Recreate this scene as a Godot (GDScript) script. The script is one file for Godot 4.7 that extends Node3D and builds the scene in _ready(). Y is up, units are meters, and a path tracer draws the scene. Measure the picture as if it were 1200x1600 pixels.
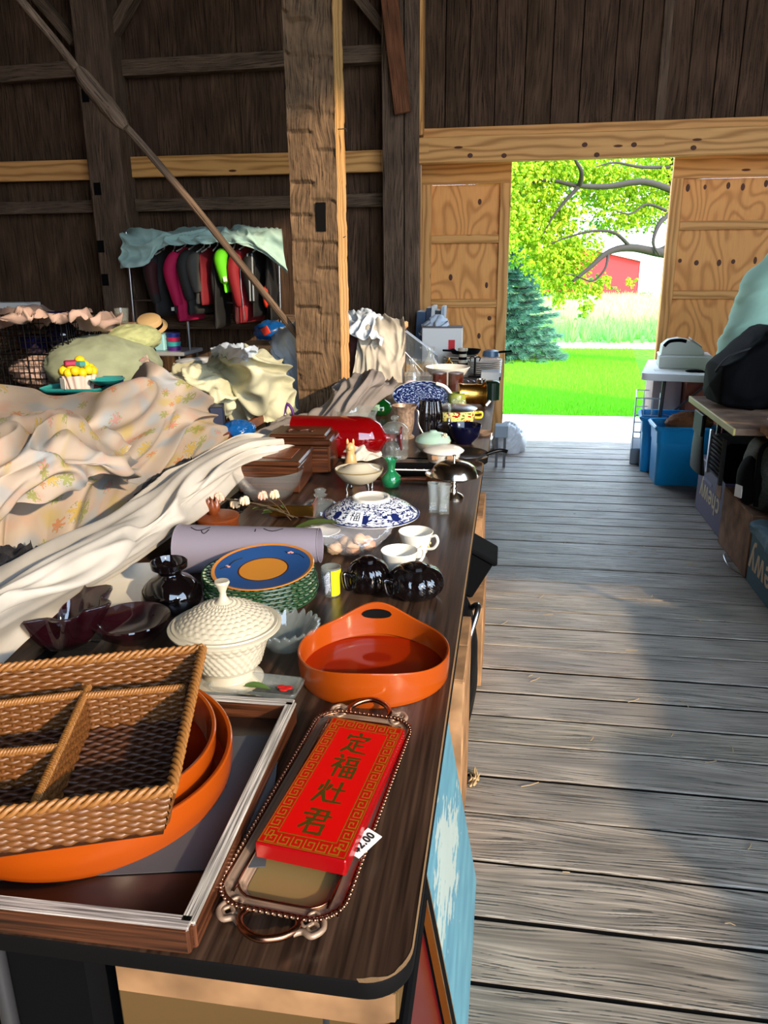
extends Node3D


func _ready() -> void:
	var cam := Camera3D.new()
	cam.name = "camera"
	add_child(cam)
	cam.transform = Transform3D(Basis(Vector3(0.988, -0.009, -0.156), Vector3(-0.039, 0.953, -0.300), Vector3(0.151, 0.302, 0.941)).orthonormalized(), Vector3(0, 1.5, 0))
	cam.fov = 66.942
	cam.near = 0.05
	cam.far = 400.0
	var we := WorldEnvironment.new()
	we.name = "world_environment"
	var en := Environment.new()
	en.background_mode = Environment.BG_SKY
	var sm := ProceduralSkyMaterial.new()
	sm.sky_top_color = Color(0.78, 0.88, 1.0)
	sm.sky_horizon_color = Color(0.96, 0.98, 1.0)
	sm.ground_bottom_color = Color(0.42, 0.45, 0.36)
	sm.ground_horizon_color = Color(0.80, 0.83, 0.78)
	sm.sky_energy_multiplier = 2.5
	en.sky = Sky.new()
	en.sky.sky_material = sm
	en.tonemap_mode = Environment.TONE_MAPPER_LINEAR
	en.tonemap_exposure = 1.0
	en.sdfgi_enabled = true
	en.ssao_enabled = true
	en.ssil_enabled = true
	we.environment = en
	add_child(we)
	var sun := DirectionalLight3D.new()
	sun.name = "sun"
	sun.light_color = Color(1.0, 0.90, 0.755)
	sun.light_energy = 1.75
	sun.light_angular_distance = 1.2
	sun.shadow_enabled = true
	sun.sky_mode = DirectionalLight3D.SKY_MODE_LIGHT_ONLY
	add_child(sun)
	# low sun from behind on the right
	var el := deg_to_rad(21.0)
	var az := deg_to_rad(46.0)
	sun.look_at_from_position(Vector3(sin(az) * cos(el), sin(el), cos(az) * cos(el)) * 20.0, Vector3.ZERO)
	rng.seed = 11
	make_materials()
	build_setting()
	build_outside()
	build_tables()
	build_front()
	build_middle()
	build_far()
	build_left()
	build_right()


# ---------------------------------------------------------------- mesh builder
class B:
	var v := PackedVector3Array()
	var n := PackedVector3Array()
	var t := PackedVector2Array()
	var c := PackedColorArray()
	var ix := PackedInt32Array()
	var col := Color.WHITE
	var xf := Transform3D.IDENTITY
	var uo := Vector2.ZERO

	func vert(p: Vector3, nn: Vector3, u: Vector2) -> int:
		v.append(xf * p)
		n.append((xf.basis * nn).normalized())
		t.append(u + uo)
		c.append(col)
		return v.size() - 1

	# flat polygon, corners counter-clockwise seen from outside
	func face(p: Array, uv: Array = []) -> void:
		var nn: Vector3 = (p[1] - p[0]).cross(p[2] - p[0])
		if nn.length() < 1e-12 and p.size() > 3:
			nn = (p[2] - p[0]).cross(p[3] - p[0])
		nn = nn.normalized()
		var a := v.size()
		for k in p.size():
			vert(p[k], nn, uv[k] if uv.size() > k else Vector2(p[k].x + p[k].z * 0.3, p[k].y + p[k].z))
		for k in range(1, p.size() - 1):
			ix.append_array([a, a + k + 1, a + k])

	# p[i * nv + j]; normal is d/di x d/dj
	func grid(p: PackedVector3Array, nu: int, nv: int, wrap := false, su := 1.0, sv := 1.0, flip := false) -> void:
		var a := v.size()
		for i in nu:
			for j in nv:
				var i0 := maxi(i - 1, 0)
				var i1 := mini(i + 1, nu - 1)
				var j0 := j - 1
				var j1 := j + 1
				if wrap:
					if j0 < 0: j0 = nv - 2
					if j1 > nv - 1: j1 = 1
				else:
					j0 = maxi(j0, 0)
					j1 = mini(j1, nv - 1)
				var du := p[i1 * nv + j] - p[i0 * nv + j]
				var dv := p[i * nv + j1] - p[i * nv + j0]
				var nn := du.cross(dv)
				if nn.length_squared() < 1e-16:
					var ib := 1 if i == 0 else (nu - 2 if i == nu - 1 else i)
					dv = p[ib * nv + j1] - p[ib * nv + j0]
					nn = du.cross(dv)
				if flip: nn = -nn
				vert(p[i * nv + j], nn, Vector2(su * i / (nu - 1.0), sv * j / (nv - 1.0)))
		for i in nu - 1:
			for j in nv - 1:
				var q := a + i * nv + j
				if flip:
					ix.append_array([q, q + nv, q + nv + 1, q, q + nv + 1, q + 1])
				else:
					ix.append_array([q, q + nv + 1, q + nv, q, q + 1, q + nv + 1])

	func surf(f: Callable, nu: int, nv: int, wrap := false, su := 1.0, sv := 1.0, flip := false) -> void:
		var p := PackedVector3Array()
		for i in nu:
			for j in nv:
				p.append(f.call(i / (nu - 1.0), j / (nv - 1.0)))
		grid(p, nu, nv, wrap, su, sv, flip)

	func box(ctr: Vector3, s: Vector3, bs := Basis.IDENTITY, bev := 0.0) -> void:
		var h := s * 0.5
		bev = minf(bev, minf(h.x, minf(h.y, h.z)) * 0.8)
		var lo := 0 if s.x >= s.y and s.x >= s.z else (1 if s.y >= s.z else 2)
		for ax in 3:
			for sg in [-1.0, 1.0]:
				var b1 := (ax + 1) % 3
				var b2 := (ax + 2) % 3
				var pts := []
				var uvs := []
				for q in [[-1, -1], [1, -1], [1, 1], [-1, 1]]:
					var w := Vector3.ZERO
					w[ax] = h[ax] * sg
					w[b1] = (h[b1] - bev) * q[0] * sg
					w[b2] = (h[b2] - bev) * q[1]
					pts.append(ctr + bs * w)
					var along := lo if lo != ax else b1
					var other := b1 if along == b2 else b2
					uvs.append(Vector2(w[along], w[other] + ax * 0.37))
				face(pts, uvs)
		if bev <= 0.0: return
		for ax in 3:
			var b1 := (ax + 1) % 3
			var b2 := (ax + 2) % 3
			for s1 in [-1.0, 1.0]:
				for s2 in [-1.0, 1.0]:
					var pts := []
					var uvs := []
					for q in [[-1, 0], [1, 0], [1, 1], [-1, 1]]:
						var w := Vector3.ZERO
						w[ax] = (h[ax] - bev) * q[0]
						w[b1] = (h[b1] - (bev if q[1] == 1 else 0.0)) * s1
						w[b2] = (h[b2] - (bev if q[1] == 0 else 0.0)) * s2
						pts.append(ctr + bs * w)
						uvs.append(Vector2(w[ax], q[1] * bev))
					if s1 * s2 > 0:
						pts.reverse()
						uvs.reverse()
					face(pts, uvs)
		for s1 in [-1.0, 1.0]:
			for s2 in [-1.0, 1.0]:
				for s3 in [-1.0, 1.0]:
					var sg := Vector3(s1, s2, s3)
					var pts := []
					for k in 3:
						var w := h - Vector3(bev, bev, bev)
						w[k] = h[k]
						pts.append(ctr + bs * (w * sg))
					if s1 * s2 * s3 < 0: pts.reverse()
					face(pts)

	# profile (radius, height): bottom middle, up the outside, over the rim, down the inside
	func lathe(pr: Array, seg := 32, org := Vector3.ZERO, bs := Basis.IDENTITY) -> void:
		var ns := []
		var len := [0.0]
		for k in pr.size() - 1:
			var d: Vector2 = pr[k + 1] - pr[k]
			ns.append(Vector2(d.y, -d.x).normalized())
			len.append(len[k] + d.length())
		for k in pr.size() - 1:
			if (pr[k + 1] - pr[k]).length() < 1e-7: continue
			var a: Vector2 = ns[k]
			var b: Vector2 = ns[k]
			if k > 0 and ns[k - 1].dot(ns[k]) > 0.72: a = (ns[k - 1] + ns[k]).normalized()
			if k < ns.size() - 1 and ns[k + 1].dot(ns[k]) > 0.72: b = (ns[k + 1] + ns[k]).normalized()
			var at := v.size()
			for j in seg + 1:
				var an := TAU * j / seg
				var d := Vector3(cos(an), 0, sin(an))
				vert(org + bs * (d * pr[k].x + Vector3.UP * pr[k].y), bs * (d * a.x + Vector3.UP * a.y), Vector2(j / float(seg), len[k] / len[-1]))
				vert(org + bs * (d * pr[k + 1].x + Vector3.UP * pr[k + 1].y), bs * (d * b.x + Vector3.UP * b.y), Vector2(j / float(seg), len[k + 1] / len[-1]))
			for j in seg:
				var q := at + j * 2
				ix.append_array([q, q + 2, q + 3, q, q + 3, q + 1])

	func tube(p: Array, r, seg := 8, caps := true) -> void:
		var m := p.size()
		var fx := Vector3.ZERO
		var rings := PackedVector3Array()
		var dist := 0.0
		for k in m:
			var d: Vector3 = (p[mini(k + 1, m - 1)] - p[maxi(k - 1, 0)]).normalized()
			if k == 0:
				fx = d.cross(Vector3.UP if absf(d.y) < 0.9 else Vector3.RIGHT).normalized()
			else:
				fx = (fx - d * fx.dot(d)).normalized()
				dist += (p[k] - p[k - 1]).length()
			var fy := d.cross(fx)
			var rr: float = r[k] if r is Array else r
			for j in seg + 1:
				var an := TAU * j / seg
				rings.append(p[k] + (fx * cos(an) + fy * sin(an)) * rr)
		grid(rings, m, seg + 1, true, maxf(dist, 0.01), TAU * (r[0] if r is Array else r), true)
		if caps:
			for e in [0, m - 1]:
				var f := []
				for j in seg: f.append(rings[e * (seg + 1) + j])
				if e == 0: f.reverse()
				face(f)

	# outline counter-clockwise in (x, -z), i.e. seen from above; lies from y0 to y1
	func slab(poly: PackedVector2Array, y0: float, y1: float, sides := true) -> void:
		var tr := Geometry2D.triangulate_polygon(poly)
		for k in range(0, tr.size(), 3):
			var q := [poly[tr[k]], poly[tr[k + 1]], poly[tr[k + 2]]]
			if (q[1] - q[0]).cross(q[2] - q[0]) < 0: q.reverse()
			face([Vector3(q[0].x, y1, -q[0].y), Vector3(q[1].x, y1, -q[1].y), Vector3(q[2].x, y1, -q[2].y)], [Vector2(q[0].y, q[0].x), Vector2(q[1].y, q[1].x), Vector2(q[2].y, q[2].x)])
			face([Vector3(q[2].x, y0, -q[2].y), Vector3(q[1].x, y0, -q[1].y), Vector3(q[0].x, y0, -q[0].y)])
		if not sides: return
		var m := poly.size()
		for k in m:
			var a := poly[k]
			var b := poly[(k + 1) % m]
			face([Vector3(a.x, y0, -a.y), Vector3(b.x, y0, -b.y), Vector3(b.x, y1, -b.y), Vector3(a.x, y1, -a.y)], [Vector2(k, 0) * 0.1, Vector2(k + 1, 0) * 0.1, Vector2(k + 1, 1) * 0.1, Vector2(k, 1) * 0.1])

	func ell(ctr: Vector3, r: Vector3, nu := 14, nv := 20, bs := Basis.IDENTITY) -> void:
		surf(func(a: float, b: float): return ctr + bs * (Vector3(sin(PI * a) * cos(TAU * b), cos(PI * a), sin(PI * a) * sin(TAU * b)) * r), nu, nv + 1, true, 1.0, 1.0, true)

	func mesh() -> ArrayMesh:
		var a := []
		a.resize(Mesh.ARRAY_MAX)
		a[Mesh.ARRAY_VERTEX] = v
		a[Mesh.ARRAY_NORMAL] = n
		a[Mesh.ARRAY_TEX_UV] = t
		a[Mesh.ARRAY_COLOR] = c
		a[Mesh.ARRAY_INDEX] = ix
		var m := ArrayMesh.new()
		m.add_surface_from_arrays(Mesh.PRIMITIVE_TRIANGLES, a)
		return m

# ---------------------------------------------------------------- nodes
var rng := RandomNumberGenerator.new()
var used := {}
var M := {}
const T := 0.742

func numbered(par: Node, called: String) -> String:
	var k := str(par.get_instance_id()) + called
	used[k] = used.get(k, -1) + 1
	return called if used[k] == 0 else "%s_%03d" % [called, used[k]]

func tag(o: Node, label: String, category := "", group := "") -> Node:
	if label: o.set_meta("label", label)
	if category: o.set_meta("category", category)
	if group: o.set_meta("group", group)
	return o

func thing(called: String, label: String, category: String, at := Vector3.ZERO, turn := 0.0, group := "") -> Node3D:
	var o := Node3D.new()
	o.name = numbered(self, called)
	add_child(o, true)
	o.position = at
	o.rotation.y = turn
	tag(o, label, category, group)
	return o

func part(called: String, b, m: Material, par: Node, label := "") -> MeshInstance3D:
	var o := MeshInstance3D.new()
	o.mesh = b.mesh() if b is B else b
	o.material_override = null
	o.name = numbered(par, called)
	if o.mesh is ArrayMesh: o.mesh.surface_set_material(0, m)
	else: o.mesh.material = m
	par.add_child(o, true)
	if label: o.set_meta("label", label)
	return o

func solo(called: String, label: String, category: String, b, m: Material, at := Vector3.ZERO, turn := 0.0, group := "") -> MeshInstance3D:
	var o := part(called, b, m, self)
	o.position = at
	o.rotation.y = turn
	tag(o, label, category, group)
	return o

func struct(called: String, b, m: Material) -> MeshInstance3D:
	var o := part(called, b, m, self)
	o.set_meta("kind", "structure")
	return o

func copy(src: Node3D, at: Vector3, turn: float, label := "") -> Node3D:
	var o: Node3D = src.duplicate()
	o.name = numbered(self, str(src.name).rstrip("0123456789").rstrip("_"))
	add_child(o, true)
	o.position = at
	o.rotation.y = turn
	if label: o.set_meta("label", label)
	return o

func ry(a: float) -> Basis:
	return Basis(Vector3.UP, a)

func rr(a: float, b: float) -> float:
	return rng.randf_range(a, b)

func rrect(w: float, d: float, r: float, k := 6) -> PackedVector2Array:
	var p := PackedVector2Array()
	for q in [[1, 1, 0.0], [-1, 1, 0.25], [-1, -1, 0.5], [1, -1, 0.75]]:
		for j in k + 1:
			var an: float = TAU * (q[2] + 0.25 * j / k)
			p.append(Vector2((w * 0.5 - r) * q[0] + r * cos(an), (d * 0.5 - r) * q[1] + r * sin(an)))
	return p

func bx(ctr: Vector3, s: Vector3, bev := 0.0, bs := Basis.IDENTITY) -> B:
	var b := B.new()
	b.box(ctr, s, bs, bev)
	return b

func lt(pr: Array, seg := 32, org := Vector3.ZERO, bs := Basis.IDENTITY) -> B:
	var b := B.new()
	b.lathe(pr, seg, org, bs)
	return b

func tb(p: Array, r, seg := 8) -> B:
	var b := B.new()
	b.tube(p, r, seg)
	return b

func V2(a: Array) -> Array:
	var p := []
	for k in range(0, a.size(), 2): p.append(Vector2(a[k], a[k + 1]))
	return p

func curve(p: Array, n := 8, closed := false) -> Array:
	var o := []
	var m := p.size()
	var last := m if closed else m - 1
	for k in last:
		var a = p[(k - 1 + m) % m] if closed else p[maxi(k - 1, 0)]
		var b = p[k]
		var c = p[(k + 1) % m]
		var d = p[(k + 2) % m] if closed else p[mini(k + 2, m - 1)]
		for j in n:
			o.append(b.cubic_interpolate(c, a, d, j / float(n)))
	o.append(p[0] if closed else p[m - 1])
	return o

# cloth: rows of control points, smoothly interpolated, with folds raised along the normal
func cloth(ctrl: Array, nu: int, nv: int, amp: float, fx: float, fy: float, sd: int, su := 1.0, sv := 1.0, fine := 0.25) -> B:
	var nz := FastNoiseLite.new()
	nz.seed = sd
	nz.noise_type = FastNoiseLite.TYPE_SIMPLEX_SMOOTH
	nz.frequency = 1.0
	nz.fractal_type = FastNoiseLite.FRACTAL_NONE
	var rows := []
	for r in ctrl:
		var line := []
		var m: int = r.size()
		for j in nv:
			var x := j / (nv - 1.0) * (m - 1)
			var k := mini(int(x), m - 2)
			line.append(r[k].cubic_interpolate(r[k + 1], r[maxi(k - 1, 0)], r[mini(k + 2, m - 1)], x - k))
		rows.append(line)
	var p := PackedVector3Array()
	var m := rows.size()
	for i in nu:
		var x := i / (nu - 1.0) * (m - 1)
		var k := mini(int(x), m - 2)
		for j in nv:
			p.append(rows[k][j].cubic_interpolate(rows[k + 1][j], rows[maxi(k - 1, 0)][j], rows[mini(k + 2, m - 1)][j], x - k))
	var q := PackedVector3Array()
	var up := 0.0
	for i in range(0, nu - 1, 3):
		for j in range(0, nv - 1, 3):
			up += (p[(i + 1) * nv + j] - p[i * nv + j]).cross(p[i * nv + j + 1] - p[i * nv + j]).y
	var turn := -1.0 if up < 0.0 else 1.0
	fx *= 0.62
	fy *= 0.62
	for i in nu:
		for j in nv:
			var du := p[mini(i + 1, nu - 1) * nv + j] - p[maxi(i - 1, 0) * nv + j]
			var dv := p[i * nv + mini(j + 1, nv - 1)] - p[i * nv + maxi(j - 1, 0)]
			var nn := du.cross(dv).normalized() * turn
			var u := i / (nu - 1.0)
			var w := j / (nv - 1.0)
			var wa := nz.get_noise_2d(u * 1.7 + 9.0, w * 1.7) * 0.5
			var a := nz.get_noise_2d(u * fx + wa, w * fy + wa)
			var b := nz.get_noise_2d(u * fx * 2.3 - 5.0 + wa, w * fy * 2.3 + 3.0)
			var d := amp * 1.25 * (exp(-a * a * 9.0) - 0.45) + amp * fine * (exp(-b * b * 11.0) - 0.4)
			q.append(p[i * nv + j] + nn * d)
	var o := B.new()
	o.grid(q, nu, nv, false, su, sv)
	return o

# ---------------------------------------------------------------- textures and materials
func tex(w: int, h: int, f: Callable) -> ImageTexture:
	var im := Image.create(w, h, true, Image.FORMAT_RGB8)
	for y in h:
		for x in w:
			im.set_pixel(x, y, f.call(x / float(w), y / float(h)))
	im.generate_mipmaps()
	return ImageTexture.create_from_image(im)

func noise(sd: int, oct := 3) -> FastNoiseLite:
	var z := FastNoiseLite.new()
	z.seed = sd
	z.frequency = 1.0
	z.noise_type = FastNoiseLite.TYPE_SIMPLEX_SMOOTH
	z.fractal_octaves = oct
	if oct == 1: z.fractal_type = FastNoiseLite.FRACTAL_NONE
	return z

# noise that repeats over u and v in 0..1
func loop2(z: FastNoiseLite, u: float, v: float, fu: float, fv: float) -> float:
	var a := z.get_noise_2d(u * fu, v * fv)
	var b := z.get_noise_2d((u - 1.0) * fu, v * fv)
	var c := z.get_noise_2d(u * fu, (v - 1.0) * fv)
	var d := z.get_noise_2d((u - 1.0) * fu, (v - 1.0) * fv)
	var s := smoothstep(0.75, 1.0, u)
	var r := smoothstep(0.75, 1.0, v)
	return lerpf(lerpf(a, b, s), lerpf(c, d, s), r)

func mat(key: String, colour: Color, rough := 0.7, metal := 0.0, spec := 0.5) -> StandardMaterial3D:
	var m := StandardMaterial3D.new()
	m.resource_name = key
	m.albedo_color = colour
	m.roughness = rough
	m.metallic = metal
	m.metallic_specular = spec
	m.vertex_color_use_as_albedo = true
	M[key] = m
	return m

func glass(key: String, colour: Color, alpha := 0.12) -> StandardMaterial3D:
	var m := mat(key, Color(colour, alpha), 0.03)
	m.transparency = BaseMaterial3D.TRANSPARENCY_ALPHA
	m.metallic_specular = 0.9
	return m

func textured(m: StandardMaterial3D, t: Texture2D, sc: Vector3, bump: Texture2D = null, bs := 0.0) -> StandardMaterial3D:
	m.albedo_texture = t
	m.uv1_scale = sc
	if bump:
		m.heightmap_enabled = true
		m.heightmap_texture = bump
		m.heightmap_scale = bs
	return m


func make_materials() -> void:
	var n1 := noise(3, 4)
	var n2 := noise(8, 2)
	# weathered board: long grain in u, cracks and worn streaks
	var grey := tex(512, 256, func(u: float, w: float):
		var warp := loop2(n2, u, w, 2.0, 2.0) * 0.06
		var g := loop2(n1, u, w + warp, 3.0, 26.0)
		var f := loop2(n2, u, w + warp, 7.0, 70.0)
		var blot := loop2(n1, u, w, 4.0, 3.0)
		var k := 0.79 + 0.17 * g + 0.18 * f + 0.2 * blot
		if f < -0.45: k *= 0.72
		return Color(k, k * 0.985, k * 0.96))
	# sawn softwood: growth-ring cathedrals and knots
	var knots := [[0.13, 0.3], [0.48, 0.72], [0.81, 0.22]]
	var pine := tex(512, 256, func(u: float, w: float):
		var d := 0.0
		var dark := 0.0
		for k in knots:
			var x: float = (u - k[0]) * 7.0
			var y: float = (w - k[1]) * 3.4
			var r := sqrt(x * x + y * y * 2.0)
			d += 0.09 * exp(-r * 1.6) * signf(y)
			dark = maxf(dark, smoothstep(0.16, 0.1, r))
		var s := (w + d) * 11.0 + loop2(n2, u, w, 2.0, 1.5) * 1.1
		var ring := pow(0.5 + 0.5 * sin(s * TAU * 0.5), 2.5)
		var f := loop2(n1, u, w, 6.0, 60.0)
		var k := 1.0 - 0.2 * ring + 0.07 * f
		return Color(k, k * (0.97 - 0.05 * ring), k * (0.93 - 0.13 * ring)).lerp(Color(0.3, 0.15, 0.07), dark * 0.85))
	# plywood face: wild rotary-cut figure
	var ply := tex(512, 512, func(u: float, w: float):
		var s := w * 5.0 + loop2(n2, u, w, 1.2, 2.6) * 2.4
		var ring := pow(0.5 + 0.5 * sin(s * TAU * 1.2), 3.0)
		var f := loop2(n1, u, w, 5.0, 60.0)
		var k := 1.0 - 0.13 * ring + 0.05 * f
		return Color(k, k * (0.98 - 0.05 * ring), k * (0.95 - 0.1 * ring)))
	var streak := tex(512, 256, func(u: float, w: float):
		var k := 0.75 + 0.5 * loop2(n1, u, w, 2.0, 24.0) + 0.2 * loop2(n2, u, w, 5.0, 80.0)
		return Color(k, k * 0.97, k * 0.93))
	var weave := tex(64, 64, func(u: float, w: float):
		var k := 0.82 + 0.18 * sin(u * TAU * 8.0) * sin(w * TAU * 8.0)
		return Color(k, k, k))
	var blotch := tex(256, 256, func(u: float, w: float):
		var k := 0.85 + 0.3 * loop2(n1, u, w, 5.0, 5.0)
		return Color(k, k, k))
	var soft := tex(128, 128, func(u: float, w: float):
		var k := 0.95 + 0.10 * loop2(n1, u, w, 3.0, 3.0)
		return Color(k, k, k))
	textured(mat("floor_wood", Color(0.69, 0.65, 0.60), 0.5, 0.0, 0.5), grey, Vector3(0.5, 2.0, 1), grey, 0.6)
	textured(mat("siding", Color(0.40, 0.31, 0.245), 0.85, 0.0, 0.25), grey, Vector3(0.4, 1.5, 1), grey, 0.6)
	textured(mat("timber", Color(0.50, 0.415, 0.345), 0.85, 0.0, 0.25), grey, Vector3(0.5, 2.0, 1), grey, 0.8)
	textured(mat("brace_wood", Color(0.56, 0.36, 0.24), 0.8, 0.0, 0.3), grey, Vector3(0.5, 3.0, 1))
	textured(mat("hewn", Color(0.50, 0.40, 0.30), 0.8, 0.0, 0.3), grey, Vector3(0.8, 1.6, 1), grey, 0.4)
	textured(mat("hewn_pale", Color(0.84, 0.66, 0.44), 0.75, 0.0, 0.3), pine, Vector3(0.4, 2.0, 1), grey, 0.4)  # paler tone, used on one side of the post only
	textured(mat("lumber", Color(0.87, 0.66, 0.41), 0.6, 0.0, 0.35), pine, Vector3(0.55, 3.0, 1))
	textured(mat("plywood", Color(0.90, 0.65, 0.38), 0.6, 0.0, 0.35), ply, Vector3(0.9, 0.9, 1))
	mat("knot", Color(0.33, 0.17, 0.09), 0.7)
	textured(mat("laminate", Color(0.30, 0.225, 0.18), 0.30, 0.0, 0.5), streak, Vector3(0.9, 2.6, 1), streak, 0.02)
	mat("edge_black", Color(0.045, 0.04, 0.038), 0.75, 0.0, 0.2)
	textured(mat("edge_worn", Color(0.62, 0.48, 0.32), 0.8), blotch, Vector3(6, 6, 1))
	textured(mat("card", Color(0.66, 0.50, 0.35), 0.85, 0.0, 0.2), blotch, Vector3(1.3, 1.3, 1))
	textured(mat("card_dark", Color(0.66, 0.54, 0.45), 0.85, 0.0, 0.2), blotch, Vector3(1.1, 1.1, 1))
	mat("black", Color(0.025, 0.025, 0.03), 0.8, 0.0, 0.2)
	mat("black_metal", Color(0.05, 0.05, 0.05), 0.35, 0.6)
	mat("steel", Color(0.62, 0.62, 0.63), 0.28, 1.0)
	mat("grey_metal", Color(0.32, 0.32, 0.33), 0.4, 0.7)
	mat("silver", Color(0.83, 0.80, 0.75), 0.16, 1.0)
	textured(mat("old_silver", Color(0.70, 0.58, 0.48), 0.42, 0.35), blotch, Vector3(3, 3, 1), blotch, 0.05)
	mat("copper_silver", Color(0.62, 0.43, 0.33), 0.25, 1.0)
	mat("brass", Color(0.82, 0.62, 0.28), 0.25, 1.0)
	mat("china", Color(0.87, 0.85, 0.80), 0.12)
	mat("cream_china", Color(0.72, 0.68, 0.59), 0.2)
	mat("white", Color(0.90, 0.90, 0.89), 0.5)
	mat("paper", Color(0.88, 0.87, 0.84), 0.7)
	mat("ink", Color(0.03, 0.03, 0.035), 0.7)
	glass("clear_glass", Color(0.78, 0.82, 0.81), 0.07)
	glass("thick_glass", Color(0.66, 0.70, 0.68), 0.15)
	glass("plastic_film", Color(0.9, 0.9, 0.92), 0.14)
	glass("green_glass", Color(0.10, 0.50, 0.30), 0.55)
	glass("emerald_glass", Color(0.01, 0.22, 0.06), 0.85)
	glass("plum_glass", Color(0.13, 0.03, 0.06), 0.72)
	glass("smoke_glass", Color(0.035, 0.02, 0.025), 0.86)
	glass("red_glass", Color(0.42, 0.005, 0.015), 0.93)
	glass("amber_glass", Color(0.30, 0.10, 0.03), 0.75)
	glass("cobalt_glass", Color(0.02, 0.02, 0.16), 0.88)
	mat("navy_bowl", Color(0.03, 0.035, 0.12), 0.1)
	mat("orange_lacquer", Color(0.60, 0.245, 0.012), 0.14)
	mat("red_lacquer", Color(0.55, 0.12, 0.02), 0.07)
	M.orange_lacquer.clearcoat_enabled = true
	M.orange_lacquer.clearcoat = 0.3
	mat("wicker", Color(0.42, 0.255, 0.11), 0.42)
	mat("wicker_light", Color(0.55, 0.36, 0.165), 0.45)
	mat("wicker_dark", Color(0.28, 0.15, 0.07), 0.5)
	textured(mat("whitewash", Color(0.86, 0.84, 0.81), 0.55), streak, Vector3(2.0, 8, 1), streak, 0.1)
	textured(mat("walnut", Color(0.36, 0.21, 0.13), 0.28), streak, Vector3(1.2, 4, 1))
	textured(mat("carved_wood", Color(0.56, 0.28, 0.12), 0.4), streak, Vector3(4, 8, 1))
	mat("mirror", Color(0.35, 0.36, 0.38), 0.06, 0.9)
	mat("dark_oil", Color(0.12, 0.075, 0.055), 0.3)
	for k in [["white_cloth", Color(0.79, 0.755, 0.70)], ["yellow_cloth", Color(0.82, 0.80, 0.66)], ["sage_cloth", Color(0.60, 0.63, 0.52)], ["green_cloth", Color(0.68, 0.70, 0.50)], ["grey_cloth", Color(0.53, 0.49, 0.46)], ["dark_cloth", Color(0.17, 0.17, 0.19)], ["pink_cloth", Color(0.74, 0.62, 0.56)], ["aqua_cloth", Color(0.70, 0.83, 0.79)], ["blue_white_cloth", Color(0.83, 0.87, 0.91)], ["ivory_cloth", Color(0.77, 0.73, 0.66)]]:
		var m := textured(mat(k[0], k[1], 0.85, 0.0, 0.2), soft, Vector3(1.3, 1.3, 1))
		m.rim_enabled = true
		m.rim = 0.15
		m.backlight_enabled = true
		m.backlight = k[1].srgb_to_linear() * 0.3
	var flowers := []
	var fr := RandomNumberGenerator.new()
	fr.seed = 5
	for k in 26: flowers.append([fr.randf(), fr.randf(), fr.randf_range(0.02, 0.05), fr.randi() % 4])
	var hues := [Color(0.95, 0.55, 0.33), Color(0.93, 0.80, 0.28), Color(0.64, 0.72, 0.32), Color(0.96, 0.64, 0.58)]
	var floral := tex(512, 512, func(u: float, w: float):
		var p := loop2(n1, u, w, 3.0, 3.0)
		var q := loop2(n2, u, w, 2.5, 2.5)
		var k := Color(0.91, 0.86, 0.79).lerp(Color(0.92, 0.79, 0.71), smoothstep(0.0, 0.6, p)).lerp(Color(0.90, 0.83, 0.58), smoothstep(0.25, 0.7, q)).lerp(Color(0.80, 0.84, 0.86), smoothstep(0.1, 0.6, -q))
		for f in flowers:
			var dx: float = u - f[0]
			var dy: float = w - f[1]
			var r := sqrt(dx * dx + dy * dy)
			if r < f[2] * 1.6:
				var petal: float = f[2] * (0.9 + 0.45 * cos(atan2(dy, dx) * 6.0 + f[0] * 9.0) + 0.5 * n1.get_noise_2d(u * 60, w * 60))
				if r < petal: k = k.lerp(hues[f[3]], 0.62)
				elif r < f[2] * 1.4 and n2.get_noise_2d(u * 50, w * 50) > 0.3: k = k.lerp(Color(0.62, 0.70, 0.36), 0.7)
		return k)
	var fm := textured(mat("floral_cloth", Color(0.715, 0.68, 0.655), 0.85, 0.0, 0.2), floral, Vector3(1.1, 1.1, 1))
	fm.rim_enabled = true
	fm.rim = 0.12
	fm.backlight_enabled = true
	fm.backlight = Color(0.25, 0.23, 0.2)
	# blue and white transfer print
	var bw := tex(512, 256, func(u: float, w: float):
		var a := n1.get_noise_3d(cos(u * TAU) * 3.2, sin(u * TAU) * 3.2, w * 7.0)
		var b := n2.get_noise_3d(cos(u * TAU) * 6.5, sin(u * TAU) * 6.5, w * 14.0)
		var flower := pow(absf(cos(u * TAU * 4.0)), 6.0) * sin(w * PI * 2.0)
		var on := absf(a) < 0.10 or b > 0.34 or flower > 0.55
		return Color(0.10, 0.14, 0.34) if on else Color(0.86, 0.88, 0.90))
	textured(mat("blue_white", Color(1, 1, 1), 0.1), bw, Vector3(1, 1, 1))
	var deep := tex(256, 256, func(u: float, w: float):
		var a := n1.get_noise_2d(u * 6.0, w * 6.0)
		var k := Color(0.05, 0.09, 0.26)
		if a > 0.22: k = Color(0.62, 0.68, 0.78)
		elif a > 0.05: k = Color(0.16, 0.24, 0.46)
		return k)
	textured(mat("flow_blue", Color(1, 1, 1), 0.12), deep, Vector3(1, 1, 1))
	var leafy := tex(256, 256, func(u: float, w: float):
		var a := n1.get_noise_2d(u * 7.0, w * 7.0)
		var k := Color(0.85, 0.74, 0.22).lerp(Color(0.93, 0.88, 0.55), w)
		if a > 0.28: k = Color(0.60, 0.10, 0.06)
		elif a < -0.33: k = Color(0.35, 0.42, 0.12)
		return k)
	textured(mat("autumn_glaze", Color(1, 1, 1), 0.15), leafy, Vector3(2, 1, 1))
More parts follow.
